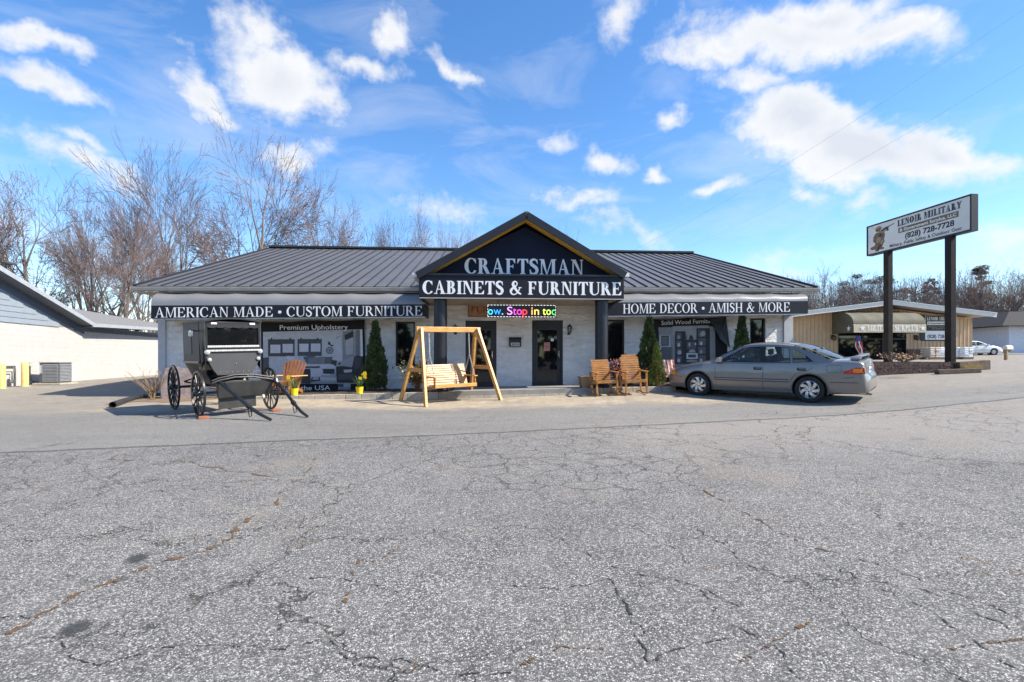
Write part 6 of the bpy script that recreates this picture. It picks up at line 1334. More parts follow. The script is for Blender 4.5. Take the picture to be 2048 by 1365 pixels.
bk = MB(); bk.box(mx_(1813), xr2 + .05, DM - .14, DM - .04, zB, mz(699)); obj('brick_base', bk, mat('brown brick', (.14, .08, .06), .85, var=.35, vscale=6), ms)
rf_ = MB()
for a, b in ((xeL, xap), (xap, xeR)):
    y0, y1 = DM - 1.6, DM + 22.5; P = [Vector((a, y0, zrf(a))), Vector((b, y0, zrf(b))), Vector((b, y1, zrf(b))), Vector((a, y1, zrf(a)))]; u = Vector((0, 0, -.12)); rf_.add(P + [p + u for p in P], [(0, 1, 2, 3), (7, 6, 5, 4), (1, 2, 6, 5), (2, 3, 7, 6), (3, 0, 4, 7)])
obj('roof', rf_, mat('pale soffit metal', (.42, .35, .27), .6, var=.08), ms)
for a, b in ((xeL, xap), (xap, xeR)):
    fs = MB(); fs.bar((a, DM - 1.64, zrf(a) - .08), (b, DM - 1.64, zrf(b) - .08), .06, .34); obj('fascia', fs, mat('white fascia', (.66, .63, .58), .5, var=.06), ms)
    fs = MB(); fs.bar((a, DM - 1.68, zrf(a) + .10), (b, DM - 1.68, zrf(b) + .10), .10, .06); obj('roof_edge', fs, M_['silver'], ms)
sfm = MB(); h = H[0]; mp_ = [h[0], h[0] + (h[1] - h[0]) * .36, h[0] + (h[1] - h[0]) * .66, h[1]]
for x in mp_: sfm.box(x - .05, x + .05, DM + .02, DM + .14, h[2], h[3])
for z in (h[2] + .05, h[3] - .06, h[3] - .6): sfm.box(h[0] + .06, h[1] - .06, DM + .03, DM + .13, z - .05, z + .05)
ff = obj('shopfront_frame', sfm, M_['doorframe'], ms)
for a, b in zip(mp_[:-1], mp_[1:]):
    g = MB(); g.box(a + .05, b - .05, DM + .07, DM + .09, h[2], h[3]); obj('shop_window', g, M_['glass'], ff)
# awning: quarter barrel, lit skirt with lettering
OL = mat('olive canvas', (.115, .105, .075), .8, var=.15, vscale=2); CR = mat('weathered cream canvas', (.50, .435, .31), .8, var=.12, vscale=4)
ya = DM - 2.7; x0, x1 = mx_(1707, ya), mx_(1852, ya); zv0, zv1 = mz(665.5, ya), mz(648, ya); ztop_ = mz(624, DM - .1)
P = [[(x, DM - .05 - (2.65) * math.sin(t), zv1 + (ztop_ - zv1) * math.cos(t) ** .9 - .04 * abs(math.sin((x - x0) * 2.6)) * math.sin(t)) for t in np.linspace(0, math.pi / 2 - .001, 10)] for x in np.linspace(x0, x1, 41)]
m = MB(); m.grid(P); m.add([*P[0], (x0, DM - .05, zv1)], [tuple(range(11))]); m.add([*P[-1], (x1, DM - .05, zv1)], [tuple(range(11))]); m.box(x0, x0 + .03, ya + .02, DM - .05, zv0, zv1); m.box(x1 - .03, x1, ya + .02, DM - .05, zv0, zv1); aw_ = obj('awning', m, OL, ms, recalc=False, smooth=30)
P = []
for i in range(49):
    u = i / 48; x = x0 + (x1 - x0) * u; sc_ = .07 * abs(math.sin(u * 6 * math.pi)); P.append([(x, ya + .28, zv1 + .28 - sc_), (x, ya - .02, zv1 - .1), (x, ya - .04, zv0)])
m = MB(); m.grid(P); vo = obj('valance', m, CR, aw_, recalc=False)
m = MB(); wz = zv1 - .12 - zv0; serif(m, 'MILITARY SURPLUS', x0 + (x1 - x0) * .19, x0 + (x1 - x0) * .88, zv0 + .12, zv1 - .12, ya - .05, w=.2, t=.09)
star = lambda cx, cz, r: [(cx + (r if k % 2 == 0 else r * .42) * math.sin(k * math.pi / 5), cz + (r if k % 2 == 0 else r * .42) * math.cos(k * math.pi / 5)) for k in range(10)]
for u in (.12, .95): q = star(x0 + (x1 - x0) * u, (zv0 + zv1) / 2, .24); m.add([(a, ya - .055, b) for a, b in q], [tuple(t) for t in tessellate_polygon([[Vector((a, 0, b)) for a, b in q]])])
obj('lettering', m, mat('white canvas letters', (.8, .78, .72), .7), aw_, recalc=False)
m = MB(); q = star(0, 0, .26); m.add([(x0 - .01, ya + .55 + a, (zv0 + zv1) / 2 + b) for a, b in q], [tuple(t) for t in tessellate_polygon([[Vector((a, 0, b)) for a, b in q]])]); obj('star', m, mat('white canvas letters', (.8, .78, .72), .7), aw_, recalc=False)
# framed wall sign
xs0, xs1, z0, z1 = mx_(1848), mx_(1910), mz(680), mz(631); wsn = thing('wall_sign', 'black wall sign lettered Lenoir Military with a white telephone panel on the tan shop', 'sign', ((xs0 + xs1) / 2, DM - .05, z0)); w2 = (xs1 - xs0) / 2; hh = z1 - z0
m = MB(); c_ = .14; m.prism([(-w2 - .4 + c_, -.1), (w2 - c_, -.1), (w2, c_), (w2, hh - c_), (w2 - c_, hh), (-w2 - .4 + c_, hh), (-w2 - .4, hh - c_), (-w2 - .4, c_)], (0, -.06, 0), (1, 0, 0), (0, 0, 1), (0, .06, 0)); obj('board', m, M_['black'], wsn)
m = MB(); m.box(-w2, w2, -.075, -.062, .0, hh * .36); m.box(-w2 + .18, w2 - .18, -.075, -.062, hh * .60, hh * .74); obj('white_panel', m, M_['white_letter'], wsn)
m = MB(); 
for p0, p1 in (((-w2, hh * .40), (-w2, hh)), ((w2, hh * .4), (w2, hh)), ((-w2, hh), (w2, hh))): m.bar((p0[0], -.07, p0[1]), (p1[0], -.07, p1[1]), .02, .05, up=(0, 1, 0))
obj('border', m, M_['white_letter'], wsn)
m = MB(); serif(m, 'LENOIR MILITARY', -w2 + .15, w2 - .15, hh * .79, hh * .93, -.064, w=.24, t=.1); obj('lettering', m, M_['white_letter'], wsn, recalc=False)
m = MB(); to_ = lambda x, z, l: (x, -.078, z)
sans_text(m, '& Government Surplus, LLC', to_, -w2 + .25, w2 - .25, hh * .635, hh * .71, bold=.03); sans_text(m, '(828) 728-7728', to_, -w2 + .18, w2 - .18, hh * .06, hh * .21, bold=.03); obj('lettering', m, M_['black'], wsn, recalc=False)
m = MB(); sans_text(m, 'Military, Public Safety', lambda x, z, l: (x, -.064, z), -w2 + .3, w2 - .3, hh * .50, hh * .56, bold=.02); sans_text(m, '& Outdoor Gear', lambda x, z, l: (x, -.064, z), -w2 + .6, w2 - .6, hh * .42, hh * .48, bold=.02); obj('lettering', m, mat('tan letters', (.30, .22, .12), .6), wsn, recalc=False)
for px, lab in ((1664, 'dark wall lamp on tan siding left of the shop window'), (1829, 'dark wall lamp on tan siding between awning and framed sign')):
    t = thing('wall_lamp', lab, 'lamp', (mx_(px), DM - .04, mz(682)), 0, 'wall lamps on the tan shop'); m = MB(); m.box(-.08, .08, 0, .02, .1, .5); m.tube([(0, 0, .4), (0, -.2, .46), (0, -.25, .38)], .03, 6); obj('arm', m, M_['black'], t); m = MB(); m.lathe([(.03, .0), (.14, .06), (.17, .3), (.05, .42), (0, .45)], 10, Matrix.Translation((0, -.26, 0))); obj('lamp_shade', m, mat('lamp bronze', (.08, .055, .035), .5), t)
wsck = thing('wind_sock', 'stars and stripes windsock hanging under the olive awning', 'windsock', (mx_(1717, DM - 2), DM - 2, mz(672, DM - 2))); m = MB(); m.lathe([(.16, 0), (.17, -.45)], 14, m=0); 
for k in range(7):
    a = k * 2 * math.pi / 7; P = [[(.17 * math.cos(a) + .25 * u * u + .06 * math.sin(u * 5 + k) + sg * .045, .17 * math.sin(a), -.45 - u * 1.0) for sg in (-1, 1)] for u in np.linspace(0, 1, 7)]; m.grid(P, 1 + k % 2)
obj('tube', m, [mat('blue cloth', (.07, .08, .28), .8), mat('red cloth', (.6, .06, .06), .8), mat('white cloth', .75, .8)], wsck, recalc=False)
wrap_ = mat('white shrink wrap', (.72, .74, .76), .3, var=.12, vscale=5, bump=.4, bscale=6); crm = mat('cream sacks', (.60, .52, .42), .8, var=.15, vscale=4)
for k, (px0, px1, d, mt, lab) in enumerate(((1850, 1871, 39.5, crm, 'cream wrapped pallet of sacks at the left of the row'), (1870, 1892, 39.6, wrap_, 'white wrapped pallet half hidden by the right sign pole'), (1903, 1917, 40.0, wrap_, 'white wrapped pallet just right of the right sign pole'), (1917, 1936, 39.6, wrap_, 'white wrapped pallet at the right end of the row'))):
    xa, xb = mx_(px0, d), mx_(px1, d); zb_, zt_ = gz((xa + xb) / 2, d), mz(695, d); t = thing('wrapped_pallet', lab, 'pallet', ((xa + xb) / 2, d, zb_), 0, 'wrapped pallets outside the tan shop'); w2 = (xb - xa) / 2; rg = random.Random(k); hh = zt_ - zb_
    m = MB(); 
    for j in range(3): m.box(-w2, w2, -.5 + j * .42, -.36 + j * .42, 0, .12)
    m.box(-w2, w2, -.52, .5, .12, .15); obj('pallet_boards', m, M_['twig'], t)
    m = MB(); nl = 5
    for j in range(nl):
        z = .16 + (hh - .16) * j / nl
        for q in (-1, 1): o_ = rg.uniform(-.02, .02); m.box(min(q * w2 * .96, q * .01) + o_, max(q * w2 * .96, q * .01) + o_, -.5 + rg.uniform(-.03, .03), .48, z, z + (hh - .16) / nl * .97)
    obj('stacked_sacks', m, mt, t, bevel=.05)

# ------------------------------------------------------------------ pole sign with its brick planter
A_ = Vector((.709 * 19.4, 19.4, 0)); B_ = Vector((.919 * 15.5, 15.5, 0)); dS = (B_ - A_).normalized(); SL = (B_ - A_).length; SA = math.atan2(dS.y, dS.x)
zb_ = CAMZ + (HZ - 461.5) / F * 15.5; zt_ = CAMZ + (HZ - 387.5) / F * 15.5; zgA = CAMZ + (HZ - 506) / F * 19.4
pg = thing('pole_sign', 'tall two pole sign board lettered Lenoir Military with a brown kneeling soldier', 'sign', (A_.x, A_.y, 1.0), SA); hS = zt_ - zb_; z0 = zb_ - 1.0
nS = Vector((dS.y, -dS.x, 0))
CAB = mat('dark bronze sign cabinet', (.015, .014, .014), .5, metal=.1, var=.15)
m = MB(); D_ = .24; t_ = .05
m.box(0, SL, 0, D_, z0, z0 + t_); m.box(0, SL, 0, D_, z0 + hS - t_, z0 + hS); m.box(0, t_, 0, D_, z0 + t_, z0 + hS - t_); m.box(SL - t_, SL, 0, D_, z0 + t_, z0 + hS - t_); m.box(t_, SL - t_, D_ - .03, D_, z0 + t_, z0 + hS - t_); cabo = obj('cabinet', m, CAB, pg)
m = MB(); m.box(t_, SL - t_, .02, .05, z0 + t_, z0 + hS - t_); fc = obj('face_panel', m, mat('cream sign face', (.66, .63, .58), .4, var=.05, vscale=1.5), pg)
to_ = lambda x, z, l: (x, .02 - l, z)
X_ = lambda u: t_ + (SL - 2 * t_) * u; Z_ = lambda v: z0 + t_ + (hS - 2 * t_) * v
m = MB(); serif(m, 'LENOIR MILITARY', X_(.335), X_(.93), Z_(.715), Z_(.93), 0, w=.30, t=.12, to=to_, stencil=1, m=0); m2_ = m
sans_text(m, '(828) 728-7728', to_, X_(.415), X_(.87), Z_(.235), Z_(.42), bold=.03, m=0); obj('lettering', m, [M_['black'], fc.data.materials[0]], fc, recalc=False)
m = MB(); m.box(X_(.345), X_(.905), .012, .019, Z_(.475), Z_(.655)); obj('brown_band', m, mat('khaki band', (.16, .115, .055), .6), fc)
m = MB(); sans_text(m, '& Government Surplus, LLC', lambda x, z, l: (x, .0105 - l * .2, z), X_(.36), X_(.89), Z_(.515), Z_(.62), bold=.02); obj('lettering', m, M_['white_letter'], fc, recalc=False)
m = MB(); sans_text(m, 'Military, Public Safety & Outdoor Gear', to_, X_(.25), X_(.935), Z_(.06), Z_(.165), bold=.01); obj('lettering', m, M_['black'], fc, recalc=False)
# the kneeling soldier printed on the face
kb1 = mat('print brown', (.16, .10, .06), .7, var=.3, vscale=25); kb2 = mat('print light brown', (.30, .21, .13), .7, var=.3, vscale=25); kb3 = mat('print dark', (.05, .035, .025), .7)
m = MB(); ly = [0]
def pv(pts, mi):
    ly[0] += 1; l = .003 + .0006 * ly[0]; a = [to_(X_(.02 + .29 * x), Z_(.03 + .92 * y), l) for x, y in pts]; m.add(a, [tuple(t) for t in tessellate_polygon([[Vector(q) for q in a]])], mi)
pv([(.30, .18), (.25, .10), (.10, .10), (.03, .16), (.05, .22), (.18, .24), (.24, .32), (.14, .44), (.16, .62), (.24, .72), (.30, .74), (.44, .76), (.58, .70), (.62, .58), (.58, .44), (.60, .32), (.52, .20), (.50, .14), (.58, .10), (.56, .04), (.40, .06), (.36, .0), (.24, .02), (.22, .06)], 0)
pv([(.26, .78), (.24, .88), (.30, .96), (.40, .97), (.48, .90), (.46, .82), (.40, .76)], 0); pv([(.22, .88), (.28, .96), (.40, .98), (.50, .90), (.51, .87), (.36, .89)], 1)
pv([(.34, .74), (.50, .80), (.66, .80), (.70, .74), (.52, .68)], 1); pv([(.44, .78), (.60, .86), (.78, .88), (.98, .925), (.98, .905), (.80, .85), (.74, .82), (.76, .70), (.70, .70), (.66, .80), (.50, .74)], 2); pv([(.28, .48), (.40, .60), (.46, .50), (.42, .36), (.30, .34)], 1); pv([(.42, .36), (.56, .44), (.56, .30), (.44, .22)], 1); pv([(.28, .04), (.36, .20), (.44, .28), (.48, .20), (.38, .06)], 2); pv([(.36, .60), (.46, .68), (.50, .62), (.42, .52)], 2)
obj('soldier_emblem', m, [kb1, kb2, kb3], fc, recalc=False)
for d in (18.57, 16.26):
    u = (19.4 - d) / (19.4 - 15.5) * SL; m = MB(); m.box(u - .105, u + .105, .02, .22, -.15, z0); obj('pole', m, mat('dark brown pole', (.018, .015, .014), .7, spec=.2, var=.3, vscale=3), pg, bevel=.01)
pl = thing('brick_planter', 'low dark brick planter at the foot of the pole sign', 'planter', (0, 0, 0)); BR = mat('dark weathered brick', (.11, .07, .055), .9, var=.5, vscale=9, bump=.6, bscale=14)
foot = [(11.28, 15.7), (13.75, 15.6), (14.95, 17.0), (14.6, 20.2), (12.2, 20.2)]; zt1 = 1.42
rgp = random.Random(2)
for (a, b) in zip(foot, foot[1:] + foot[:1]):
    a = Vector((*a, 0)); b = Vector((*b, 0)); dr = (b - a).normalized(); L_ = (b - a).length; nn = Vector((-dr.y, dr.x, 0)); m = MB(); nb = int(L_ / .21); zg = min(gz(a.x, a.y), gz(b.x, b.y)) - .05; nr = int((zt1 - zg) / .075)
    for r in range(nr):
        for k in range(nb):
            x0 = (k + (.5 if r % 2 else 0)) * .21; x1 = min(x0 + .2, L_)
            if r == nr - 1 and rgp.random() < .12: continue
            e = rgp.uniform(0, .012); q = lambda x, y, z: a + dr * x + nn * y + Vector((0, 0, z)); zz = zg + r * .075
            if x1 - x0 < .03: continue
            m.hexa([q(x0, e, zz), q(x1, e, zz), q(x1, .1, zz), q(x0, .1, zz)], [q(x0, e, zz + .066), q(x1, e, zz + .066), q(x1, .1, zz + .066), q(x0, .1, zz + .066)])
    m.bar(a + nn * .055 + Vector((0, 0, (zg + zt1) / 2)), b + nn * .055 + Vector((0, 0, (zg + zt1) / 2)), .07, zt1 - zg - .05); obj('brick_wall', m, BR, pl)
m = MB(); m.prism([(p[0], p[1]) for p in [(11.4, 15.82), (13.7, 15.74), (14.8, 17.0), (14.5, 20.1), (12.3, 20.1)]], (0, 0, 1.2), (1, 0, 0), (0, 1, 0), (0, 0, .14)); obj('earth', m, M_['soil'], pl)
TB = mat('weathered dark timber', (.10, .07, .05), .9, var=.4, vscale=6, bump=.4)
def timber(x0, y0, x1, y1, z, w, h, lab):
    m = MB(); za, zb3 = gz(x0, y0), gz(x1, y1); m.bar((x0, y0, za + z + h / 2), (x1, y1, zb3 + z + h / 2), w, h); o = obj('landscape_timber', m, TB, bevel=.015); tag(o, lab, 'timber', 'old timbers beside the brick planter')
timber(12.9, 15.2, 14.25, 15.25, 0, .16, .14, 'long dark timber lying on the pavement in front of the brick planter'); timber(14.0, 15.75, 15.3, 16.1, 0, .2, .3, 'short thick timber at the right end of the planter')
m = MB(); m.box(-.14, .14, -.1, .1, 0, .11); p = G(1804, 747); o = obj('kerb_block', m, M_['steel'], bevel=.02, M=Matrix.Translation(p) @ Matrix.Rotation(.2, 4, 'Z')); tag(o, 'single dark concrete block on the ground left of the long timber', 'block')
bush('dry_weeds', 'dry stalks and litter along the top of the brick planter', 'weeds', (12.9, 16.4, 1.34), .30, .75, 30, 12, M_['twig'], [mat('dead leaves', (.25, .15, .08), .8, var=.4)], 300, .08, .2, .006)
bush('dry_grass', 'tuft of straw coloured grass between the timbers', 'grass tuft', (14.35, 15.62, gz(14.35, 15.6)), .22, .3, 60, 13, mat('straw', (.5, .36, .12), .8, var=.3), None, 0, 0, .1, .004)

# ------------------------------------------------------------------ far right: mailbox, white car, white house, road
p = W(2012, 723, 30); zg = gz(p.x, 30); mbx_ = thing('mailbox', 'cream mailbox on a bracketed wooden post at the right edge', 'mailbox', (p.x, 30, zg), R(20)); zt_ = CAMZ + (HZ - 691) / F * 30 - zg
m = MB(); m.box(-.07, .07, -.07, .07, -.1, zt_ - .25); m.bar((-.02, 0, zt_ - .7), (.35, 0, zt_ - .28), .07, .07); m.box(-.1, .55, -.06, .06, zt_ - .33, zt_ - .25); obj('post', m, M_['twig'], mbx_)
m = MB(); m.prism([(-.12, 0), (.12, 0), (.12, .14), (.08, .22), (0, .25), (-.08, .22), (-.12, .14)], (-.12, 0, zt_ - .25), (0, 1, 0), (0, 0, 1), (.62, 0, 0)); obj('box', m, mat('cream mailbox paint', (.6, .55, .47), .5), mbx_)
sedan('parked_car', 'white car parked far off beyond the tan shop', gmat(46.0, 50, R(-6)), paintmat('white car paint', (.75, .76, .78), 0, .3), plate=False)
wh = thing('white_house', 'white building with dark hipped roof at the far right edge', 'building', (0, 0, 0)); d = 55.0; xa, xb = mx_(2018, d), mx_(2200, d); m = MB(); m.box(xa, xb, d, d + 12, gz(xa, d) - .5, mz(651, d)); obj('wall', m, mat('white siding', (.62, .64, .68), .8), wh)
m = MB(); e = .9; za_ = mz(653, d); q = [(xa - 1.9, d - 1.2, za_), (xb + e, d - 1.2, za_), (xb + e, d + 13, za_), (xa - 1.9, d + 13, za_)]; m.add(q + [(xa + 1.5, d + 1.5, mz(621, d)), (xb - 1, d + 1.5, mz(621, d)), (xb - 1, d + 10, mz(621, d)), (xa + 1.5, d + 10, mz(621, d))], [(0, 1, 5, 4), (1, 2, 6, 5), (2, 3, 7, 6), (3, 0, 4, 7), (4, 5, 6, 7), (3, 2, 1, 0)]); obj('roof', m, mat('black shingle', (.012, .012, .014), .85, var=.3), wh)
rd = MB(); rd.grid([[(x, y, gz(x, y) + .03) for x in np.linspace(30, 120, 30)] for y in (50, 53, 57, 61)]); struct(obj('road', rd, mat('far road', (.20, .20, .205), .9, var=.15), recalc=False))
# two service wires crossing the sky
for a, b, lab in ((W(1262, 503, 30), W(2050, 18, 12), 'upper of two thin wires crossing the sky on the right'), (W(1344, 508, 30), W(2052, 128, 13), 'lower of two thin wires crossing the sky on the right')):
    q = [a.lerp(b, t) - Vector((0, 0, .35 * math.sin(math.pi * t))) for t in np.linspace(0, 1, 24)]; m = MB(); m.tube(q, .0035, 5); o = obj('overhead_wire', m, mat('weathered wire', (.5, .55, .62), .6)); tag(o, lab, 'wire', 'overhead wires')
# ------------------------------------------------------------------ trees
def bare_tree(seed, H=10, spread=.62, trunks=1, fork=.35, kids=(5, 5, 4, 4, 3, 2), r0=.36, up=.10, l0=.30):
    rg = random.Random(seed); T = MB(); Tw = MB()
    def perp(d):
        a = Vector((rg.gauss(0, 1), rg.gauss(0, 1), rg.gauss(0, .5))); a = a - d * a.dot(d); return a.normalized() if a.length > 1e-4 else d.orthogonal().normalized()
    def grow(p, d, L, r, lv, out):
        n = (6, 5, 4, 3, 3, 2, 2)[lv]; pts = [p.copy()]; rs = [r]; q = p.copy(); dd = d.copy(); ends = []; tip = .42 if lv < 2 else .35
        for i in range(n):
            dd = (dd + perp(dd) * rg.uniform(.02, .20 if lv else .08) + Vector((0, 0, up * (1 if 0 < lv < 3 else .25) * (i + .5) / n * 2))).normalized(); q = q + dd * L / n; pts.append(q.copy()); rs.append(max(.0065, r * (1 - (1 - tip) * (i + 1) / n))); ends.append((q.copy(), dd.copy(), rs[-1]))
        (T if lv < 3 else Tw).tube(pts, rs, (8, 6, 5, 3, 3, 3, 3)[lv], cap=False)
        if lv >= 5 and rg.random() < .75:
            for _ in range(2):
                c = pts[-1] + Vector((rg.gauss(0, .06), rg.gauss(0, .06), rg.gauss(0, .06))); a = perp(dd) * .011; Tw.add([c - a, c + dd * .03, c + a, c - dd * .03], [(0, 1, 2, 3)], 1)
        if lv >= 6: return
        for k in range(kids[lv]):
            f = 1.0 if k == 0 else rg.uniform(fork if lv == 0 else .25, 1.0); j = min(n - 1, int(f * n)) if f < 1 else n - 1; e, ed, er = ends[j]
            sp_ = spread * rg.uniform(.6, 1.2) * (.35 if k == 0 else 1) * (1.1 if lv == 0 else 1); side = perp(ed)
            if lv > 0 and rg.random() < .6: side = (side + out * .7).normalized()
            nd = (ed + side * sp_ + Vector((0, 0, .08))).normalized(); o2 = Vector((nd.x, nd.y, 0)); o2 = o2.normalized() if o2.length > .05 else out
            grow(e, nd, L * rg.uniform(.60, .86) * (1 - .25 * (1 - f)), er * rg.uniform(.55, .78) if k else er * .92, lv + 1, o2)
    for t in range(trunks):
        d0 = Vector((rg.gauss(0, .05) + (0 if trunks == 1 else .26 * (t - (trunks - 1) / 2)), rg.gauss(0, .06), 1)).normalized(); grow(Vector(((t - (trunks - 1) / 2) * .4, 0, -.2)), d0, H * l0, r0 * (1 if trunks == 1 else .75), 0, Vector((1, 0, 0)))
    return T, Tw
BARK = mat('grey brown bark', (.17, .14, .12), .9, var=.35, vscale=3, bump=.4, bscale=8); TWG = mat('grey twigs', (.15, .115, .105), .9, var=.3); BUD = mat('reddish buds', (.26, .12, .10), .8, var=.4); BUD2 = mat('brown buds', (.20, .14, .09), .8, var=.4)
PROTO = []
for i, kw in enumerate((dict(seed=11, spread=.95, l0=.25, up=.03, kids=(6, 5, 4, 4, 3, 2)), dict(seed=23, spread=.68, fork=.3, l0=.3, trunks=2, kids=(4, 4, 4, 3, 3, 2), up=.045), dict(seed=37, spread=.85, l0=.27, up=.04, kids=(5, 5, 4, 4, 3, 2)), dict(seed=41, spread=.95, l0=.24, kids=(6, 5, 4, 4, 3, 2), up=.02), dict(seed=59, spread=.7, trunks=3, l0=.3, kids=(3, 4, 4, 4, 3, 2), up=.05))):
    T, Tw = bare_tree(**kw); me = []
    top = float(np.percentile([v[2] for v in Tw.v], 99.7)); k = 10 / top
    for q, mt in ((T, [BARK]), (Tw, [TWG, BUD])):
        q.v = [(x * k, y * k, z * k) for x, y, z in q.v]; o = obj('branches', q, mt, recalc=False, smooth='all' if q is T else False); me.append(o.data); bpy.data.objects.remove(o)
    wid = float(np.percentile([math.hypot(v[0], v[1]) for v in Tw.v], 84)); PROTO.append((me, wid))
def plant_tree(name, label, group, px, d, ptop, half, proto, rz, lean=0):
    x = (px - 1024) / F * d; z = gz(x, d); Ht = CAMZ + (HZ - ptop) / F * d - z; me, wid = PROTO[proto]; t = thing(name, label, 'tree', (x, d, z), 0, group); sxy = half / F * d / wid
    for nm, mm in zip(('trunk', 'crown'), me):
        o = bpy.data.objects.new(nm, mm); COL.objects.link(o); o.parent = t; o.scale = (sxy, sxy, Ht / 10); o.rotation_euler = (0, lean, rz)
    return t
GL = 'bare trees behind the shop on the left'; GR = 'bare trees behind the tan shop on the right'
for a in (('bare_tree', 'bare tree with reddish top leaning in at the left edge', GL, 62, 36, 340, 110, 0, .3), ('bare_tree', 'bare tree with brownish crown left of the paired trunks', GL, 165, 40, 385, 75, 2, 2.2),
          ('bare_tree', 'bare many stemmed tree rising between white building and shop', GL, 208, 35, 372, 80, 4, .6), ('bare_tree', 'bare tree with stout trunk just left of the shop eave', GL, 250, 33, 392, 75, 2, 4.0), ('bare_tree', 'tall dark bare tree with forked trunk over the left roof slope', GL, 352, 40, 298, 95, 1, 2.5),
          ('bare_tree', 'biggest bare tree with wide round reddish crown above the roof', GL, 508, 42, 268, 122, 0, 4.4), ('bare_tree', 'smaller bare tree right of the biggest round crown', GL, 640, 46, 362, 72, 3, 1.3), ('bare_tree', 'pinkish bare tree above the middle of the roof ridge', GL, 705, 50, 408, 62, 2, .4), ('bare_tree', 'small bare tree with neat round crown above the ridge', GL, 808, 52, 412, 48, 3, 3.0), ('bare_tree', 'low bare treetop next to the gable peak', GL, 915, 56, 440, 42, 4, 1.0),
          ('bare_tree', 'faint bare treetop just showing right of the gable peak', GL, 1135, 60, 462, 30, 4, 2.0), ('bare_tree', 'thin bare tree far behind at the left of the forked tree', GL, 300, 60, 420, 60, 4, 3.3), ('bare_tree', 'low bare tree between the pinkish tree and the neat round crown', GL, 755, 64, 440, 50, 0, 2.8), ('bare_tree', 'low bare tree close left of the gable roof', GL, 865, 66, 452, 45, 3, .2),
          ('bare_tree', 'bare tree at the right end of the shop roof', GR, 1650, 74, 538, 50, 3, .5), ('bare_tree', 'bare tree directly behind the peak of the tan roof', GR, 1735, 84, 545, 55, 1, 1.9), ('bare_tree', 'reddish bare tree between the sign poles', GR, 1815, 78, 552, 55, 0, 2.7), ('bare_tree', 'bare tree behind the right end of the tan roof', GR, 1905, 72, 575, 50, 2, .1), ('bare_tree', 'bare tree rising behind the dark pine', GR, 1975, 76, 528, 60, 0, 5.2), ('bare_tree', 'bare tree behind the dark roof at the right edge', GR, 2035, 66, 540, 60, 4, 1.1), ('bare_tree', 'low bare tree between tan shop and white building', GR, 1950, 68, 600, 50, 3, 3.9), ('bare_tree', 'bare tree partly cut by the right picture edge', GR, 2075, 70, 530, 60, 1, 4.3)):
    plant_tree(*a)
# evergreens among them
PN = mat('pine needles', (.035, .05, .025), .7, var=.5, vscale=.8, col2=(.075, .085, .04)); PN2 = mat('russet leaves', (.15, .07, .05), .8, var=.4, vscale=1)
def pine(px, d, ptop, half, seed, label, mt=PN, n=2600, shape='round'):
    x = (px - 1024) / F * d; z = gz(x, d); H_ = CAMZ + (HZ - ptop) / F * d - z; rg = np.random.default_rng(seed); t = thing('pine_tree' if mt is PN else 'leafy_tree', label, 'tree', (x, d, z)); w = half / F * d
    m = MB(); m.tube([(0, 0, -.3), (.1, 0, H_ * .5), (0, 0, H_ * .95)], [H_ * .018, H_ * .013, .03], 7); cl = []
    for k in range(16 if shape == 'round' else 22):
        u = rg.uniform(.30, 1); a = rg.uniform(0, 6.28); rr = w * rg.uniform(.25, 1) * (math.sin(math.pi * (u - .15) / 1.1) ** .7 if shape == 'round' else (1.15 - u)); c = Vector((math.cos(a) * rr, math.sin(a) * rr, H_ * u)); m.tube([(0, 0, H_ * (u - .08)), c], [.07, .03], 4); cl.append((c, w * rg.uniform(.22, .4)))
    obj('trunk', m, BARK, t); f = MB()
    for i in range(n):
        c, r = cl[rg.integers(len(cl))]; v = Vector(rg.normal(0, 1, 3)); v = v.normalized() * r * rg.random() ** .4; v.z *= .5; p = c + v; d_ = Vector(rg.normal(0, 1, 3)).normalized(); e = d_.orthogonal().normalized(); s_ = rg.uniform(.12, .3); f.add([p - d_ * s_, p + e * s_ * .4, p + d_ * s_, p - e * s_ * .4], [(0, 1, 2, 3)])
    obj('crown', f, mt, t, recalc=False)
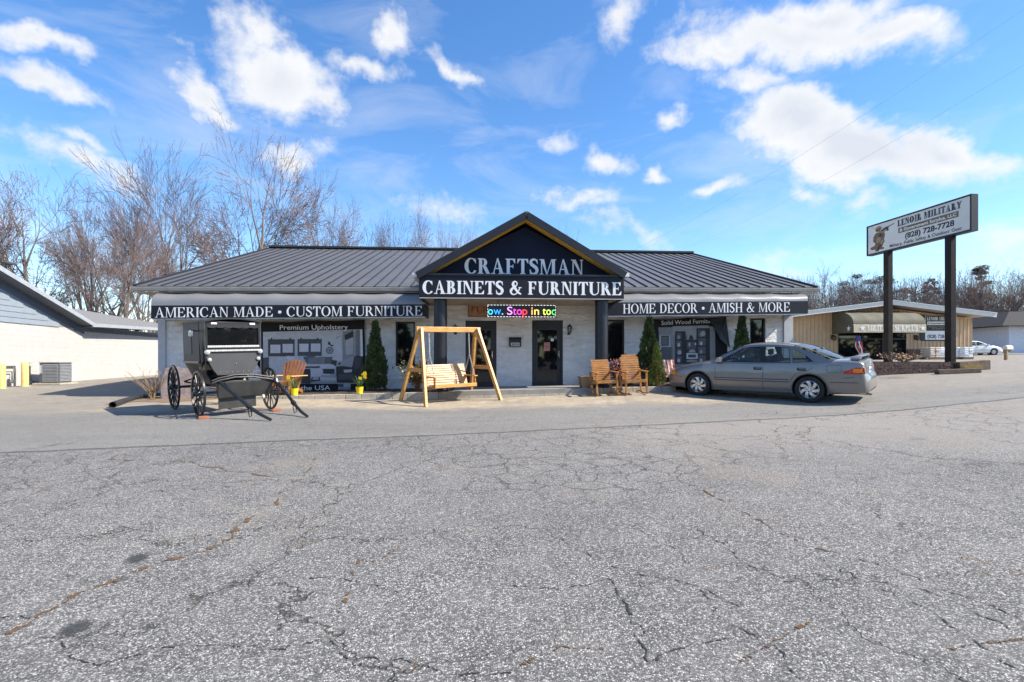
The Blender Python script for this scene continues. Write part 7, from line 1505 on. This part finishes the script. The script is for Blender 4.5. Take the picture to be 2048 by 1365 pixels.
pine(1705, 95, 552, 34, 1, 'dark evergreen behind the left sign pole'); pine(1760, 96, 556, 36, 2, 'dark evergreen just right of the left sign pole'); pine(1868, 90, 550, 20, 3, 'pine between the two sign poles close to the right one', n=1800); pine(1962, 80, 532, 34, 4, 'dark pine with flat layered branches right of the sign poles', shape='layer', n=3200); pine(1830, 88, 562, 40, 5, 'russet leafed tree between the sign poles', PN2, 2600)
# scrub that reads as one brown mass behind the tan shop, and the wood across the road behind the viewer that the windows mirror
def thicket(name, x0, x1, y0, y1, h0, h1, n, seed, mt, bl):
    rg = np.random.default_rng(seed); m = MB(); X__ = rg.uniform(x0, x1, n); Y__ = rg.uniform(y0, y1, n); Zg = gzv(X__, Y__)
    for x, y, zg in zip(X__, Y__, Zg):
        h = rg.uniform(h0, h1); p = Vector((x, y, zg)); d = Vector((rg.normal(0, .16), rg.normal(0, .16), 1)); tp = p + d * h; m.tube([p, p.lerp(tp, .5) + Vector(rg.normal(0, .2, 3)), tp], [.05, .03, .012], 3, cap=False)
        for k in range(bl):
            b = p.lerp(tp, rg.uniform(.3, .95)); e = b + Vector((rg.normal(0, .6), rg.normal(0, .6), rg.uniform(.2, 1.3))); m.tube([b, e], [.022, .008], 3, cap=False)
    o = obj(name, m, mt, recalc=False); o['kind'] = 'stuff'; return o
SCR = mat('winter scrub', (.21, .155, .115), .9, var=.35, vscale=.5)
thicket('scrub', 36, 110, 64, 74, 2, 7.5, 1500, 1, SCR, 7); thicket('scrub', 38, 84, 78, 92, 6, 13.0, 2000, 4, mat('grey scrub', (.22, .175, .15), .9, var=.3, vscale=.3), 9); thicket('scrub', -46, -20, 40, 60, 2, 6, 500, 2, SCR, 6)
rg = np.random.default_rng(9); m = MB()
for i in range(15000):
    x = rg.uniform(-210, 210); y = -44 - rg.random() * 10; h = 9 + 4 * math.sin(x * .21) + 3 * math.sin(x * .53 + 1); z = rg.random() ** .8 * h - 1; s_ = rg.uniform(.5, 1.3); c = Vector((x, y, z)); d_ = Vector(rg.normal(0, 1, 3)).normalized(); e = d_.orthogonal().normalized(); m.add([c - d_ * s_, c + e * s_ * .6, c + d_ * s_, c - e * s_ * .6], [(0, 1, 2, 3)])
o = obj('far_wood', m, mat('dark wood foliage', (.025, .028, .018), .9, var=.4), recalc=False); o['kind'] = 'stuff'
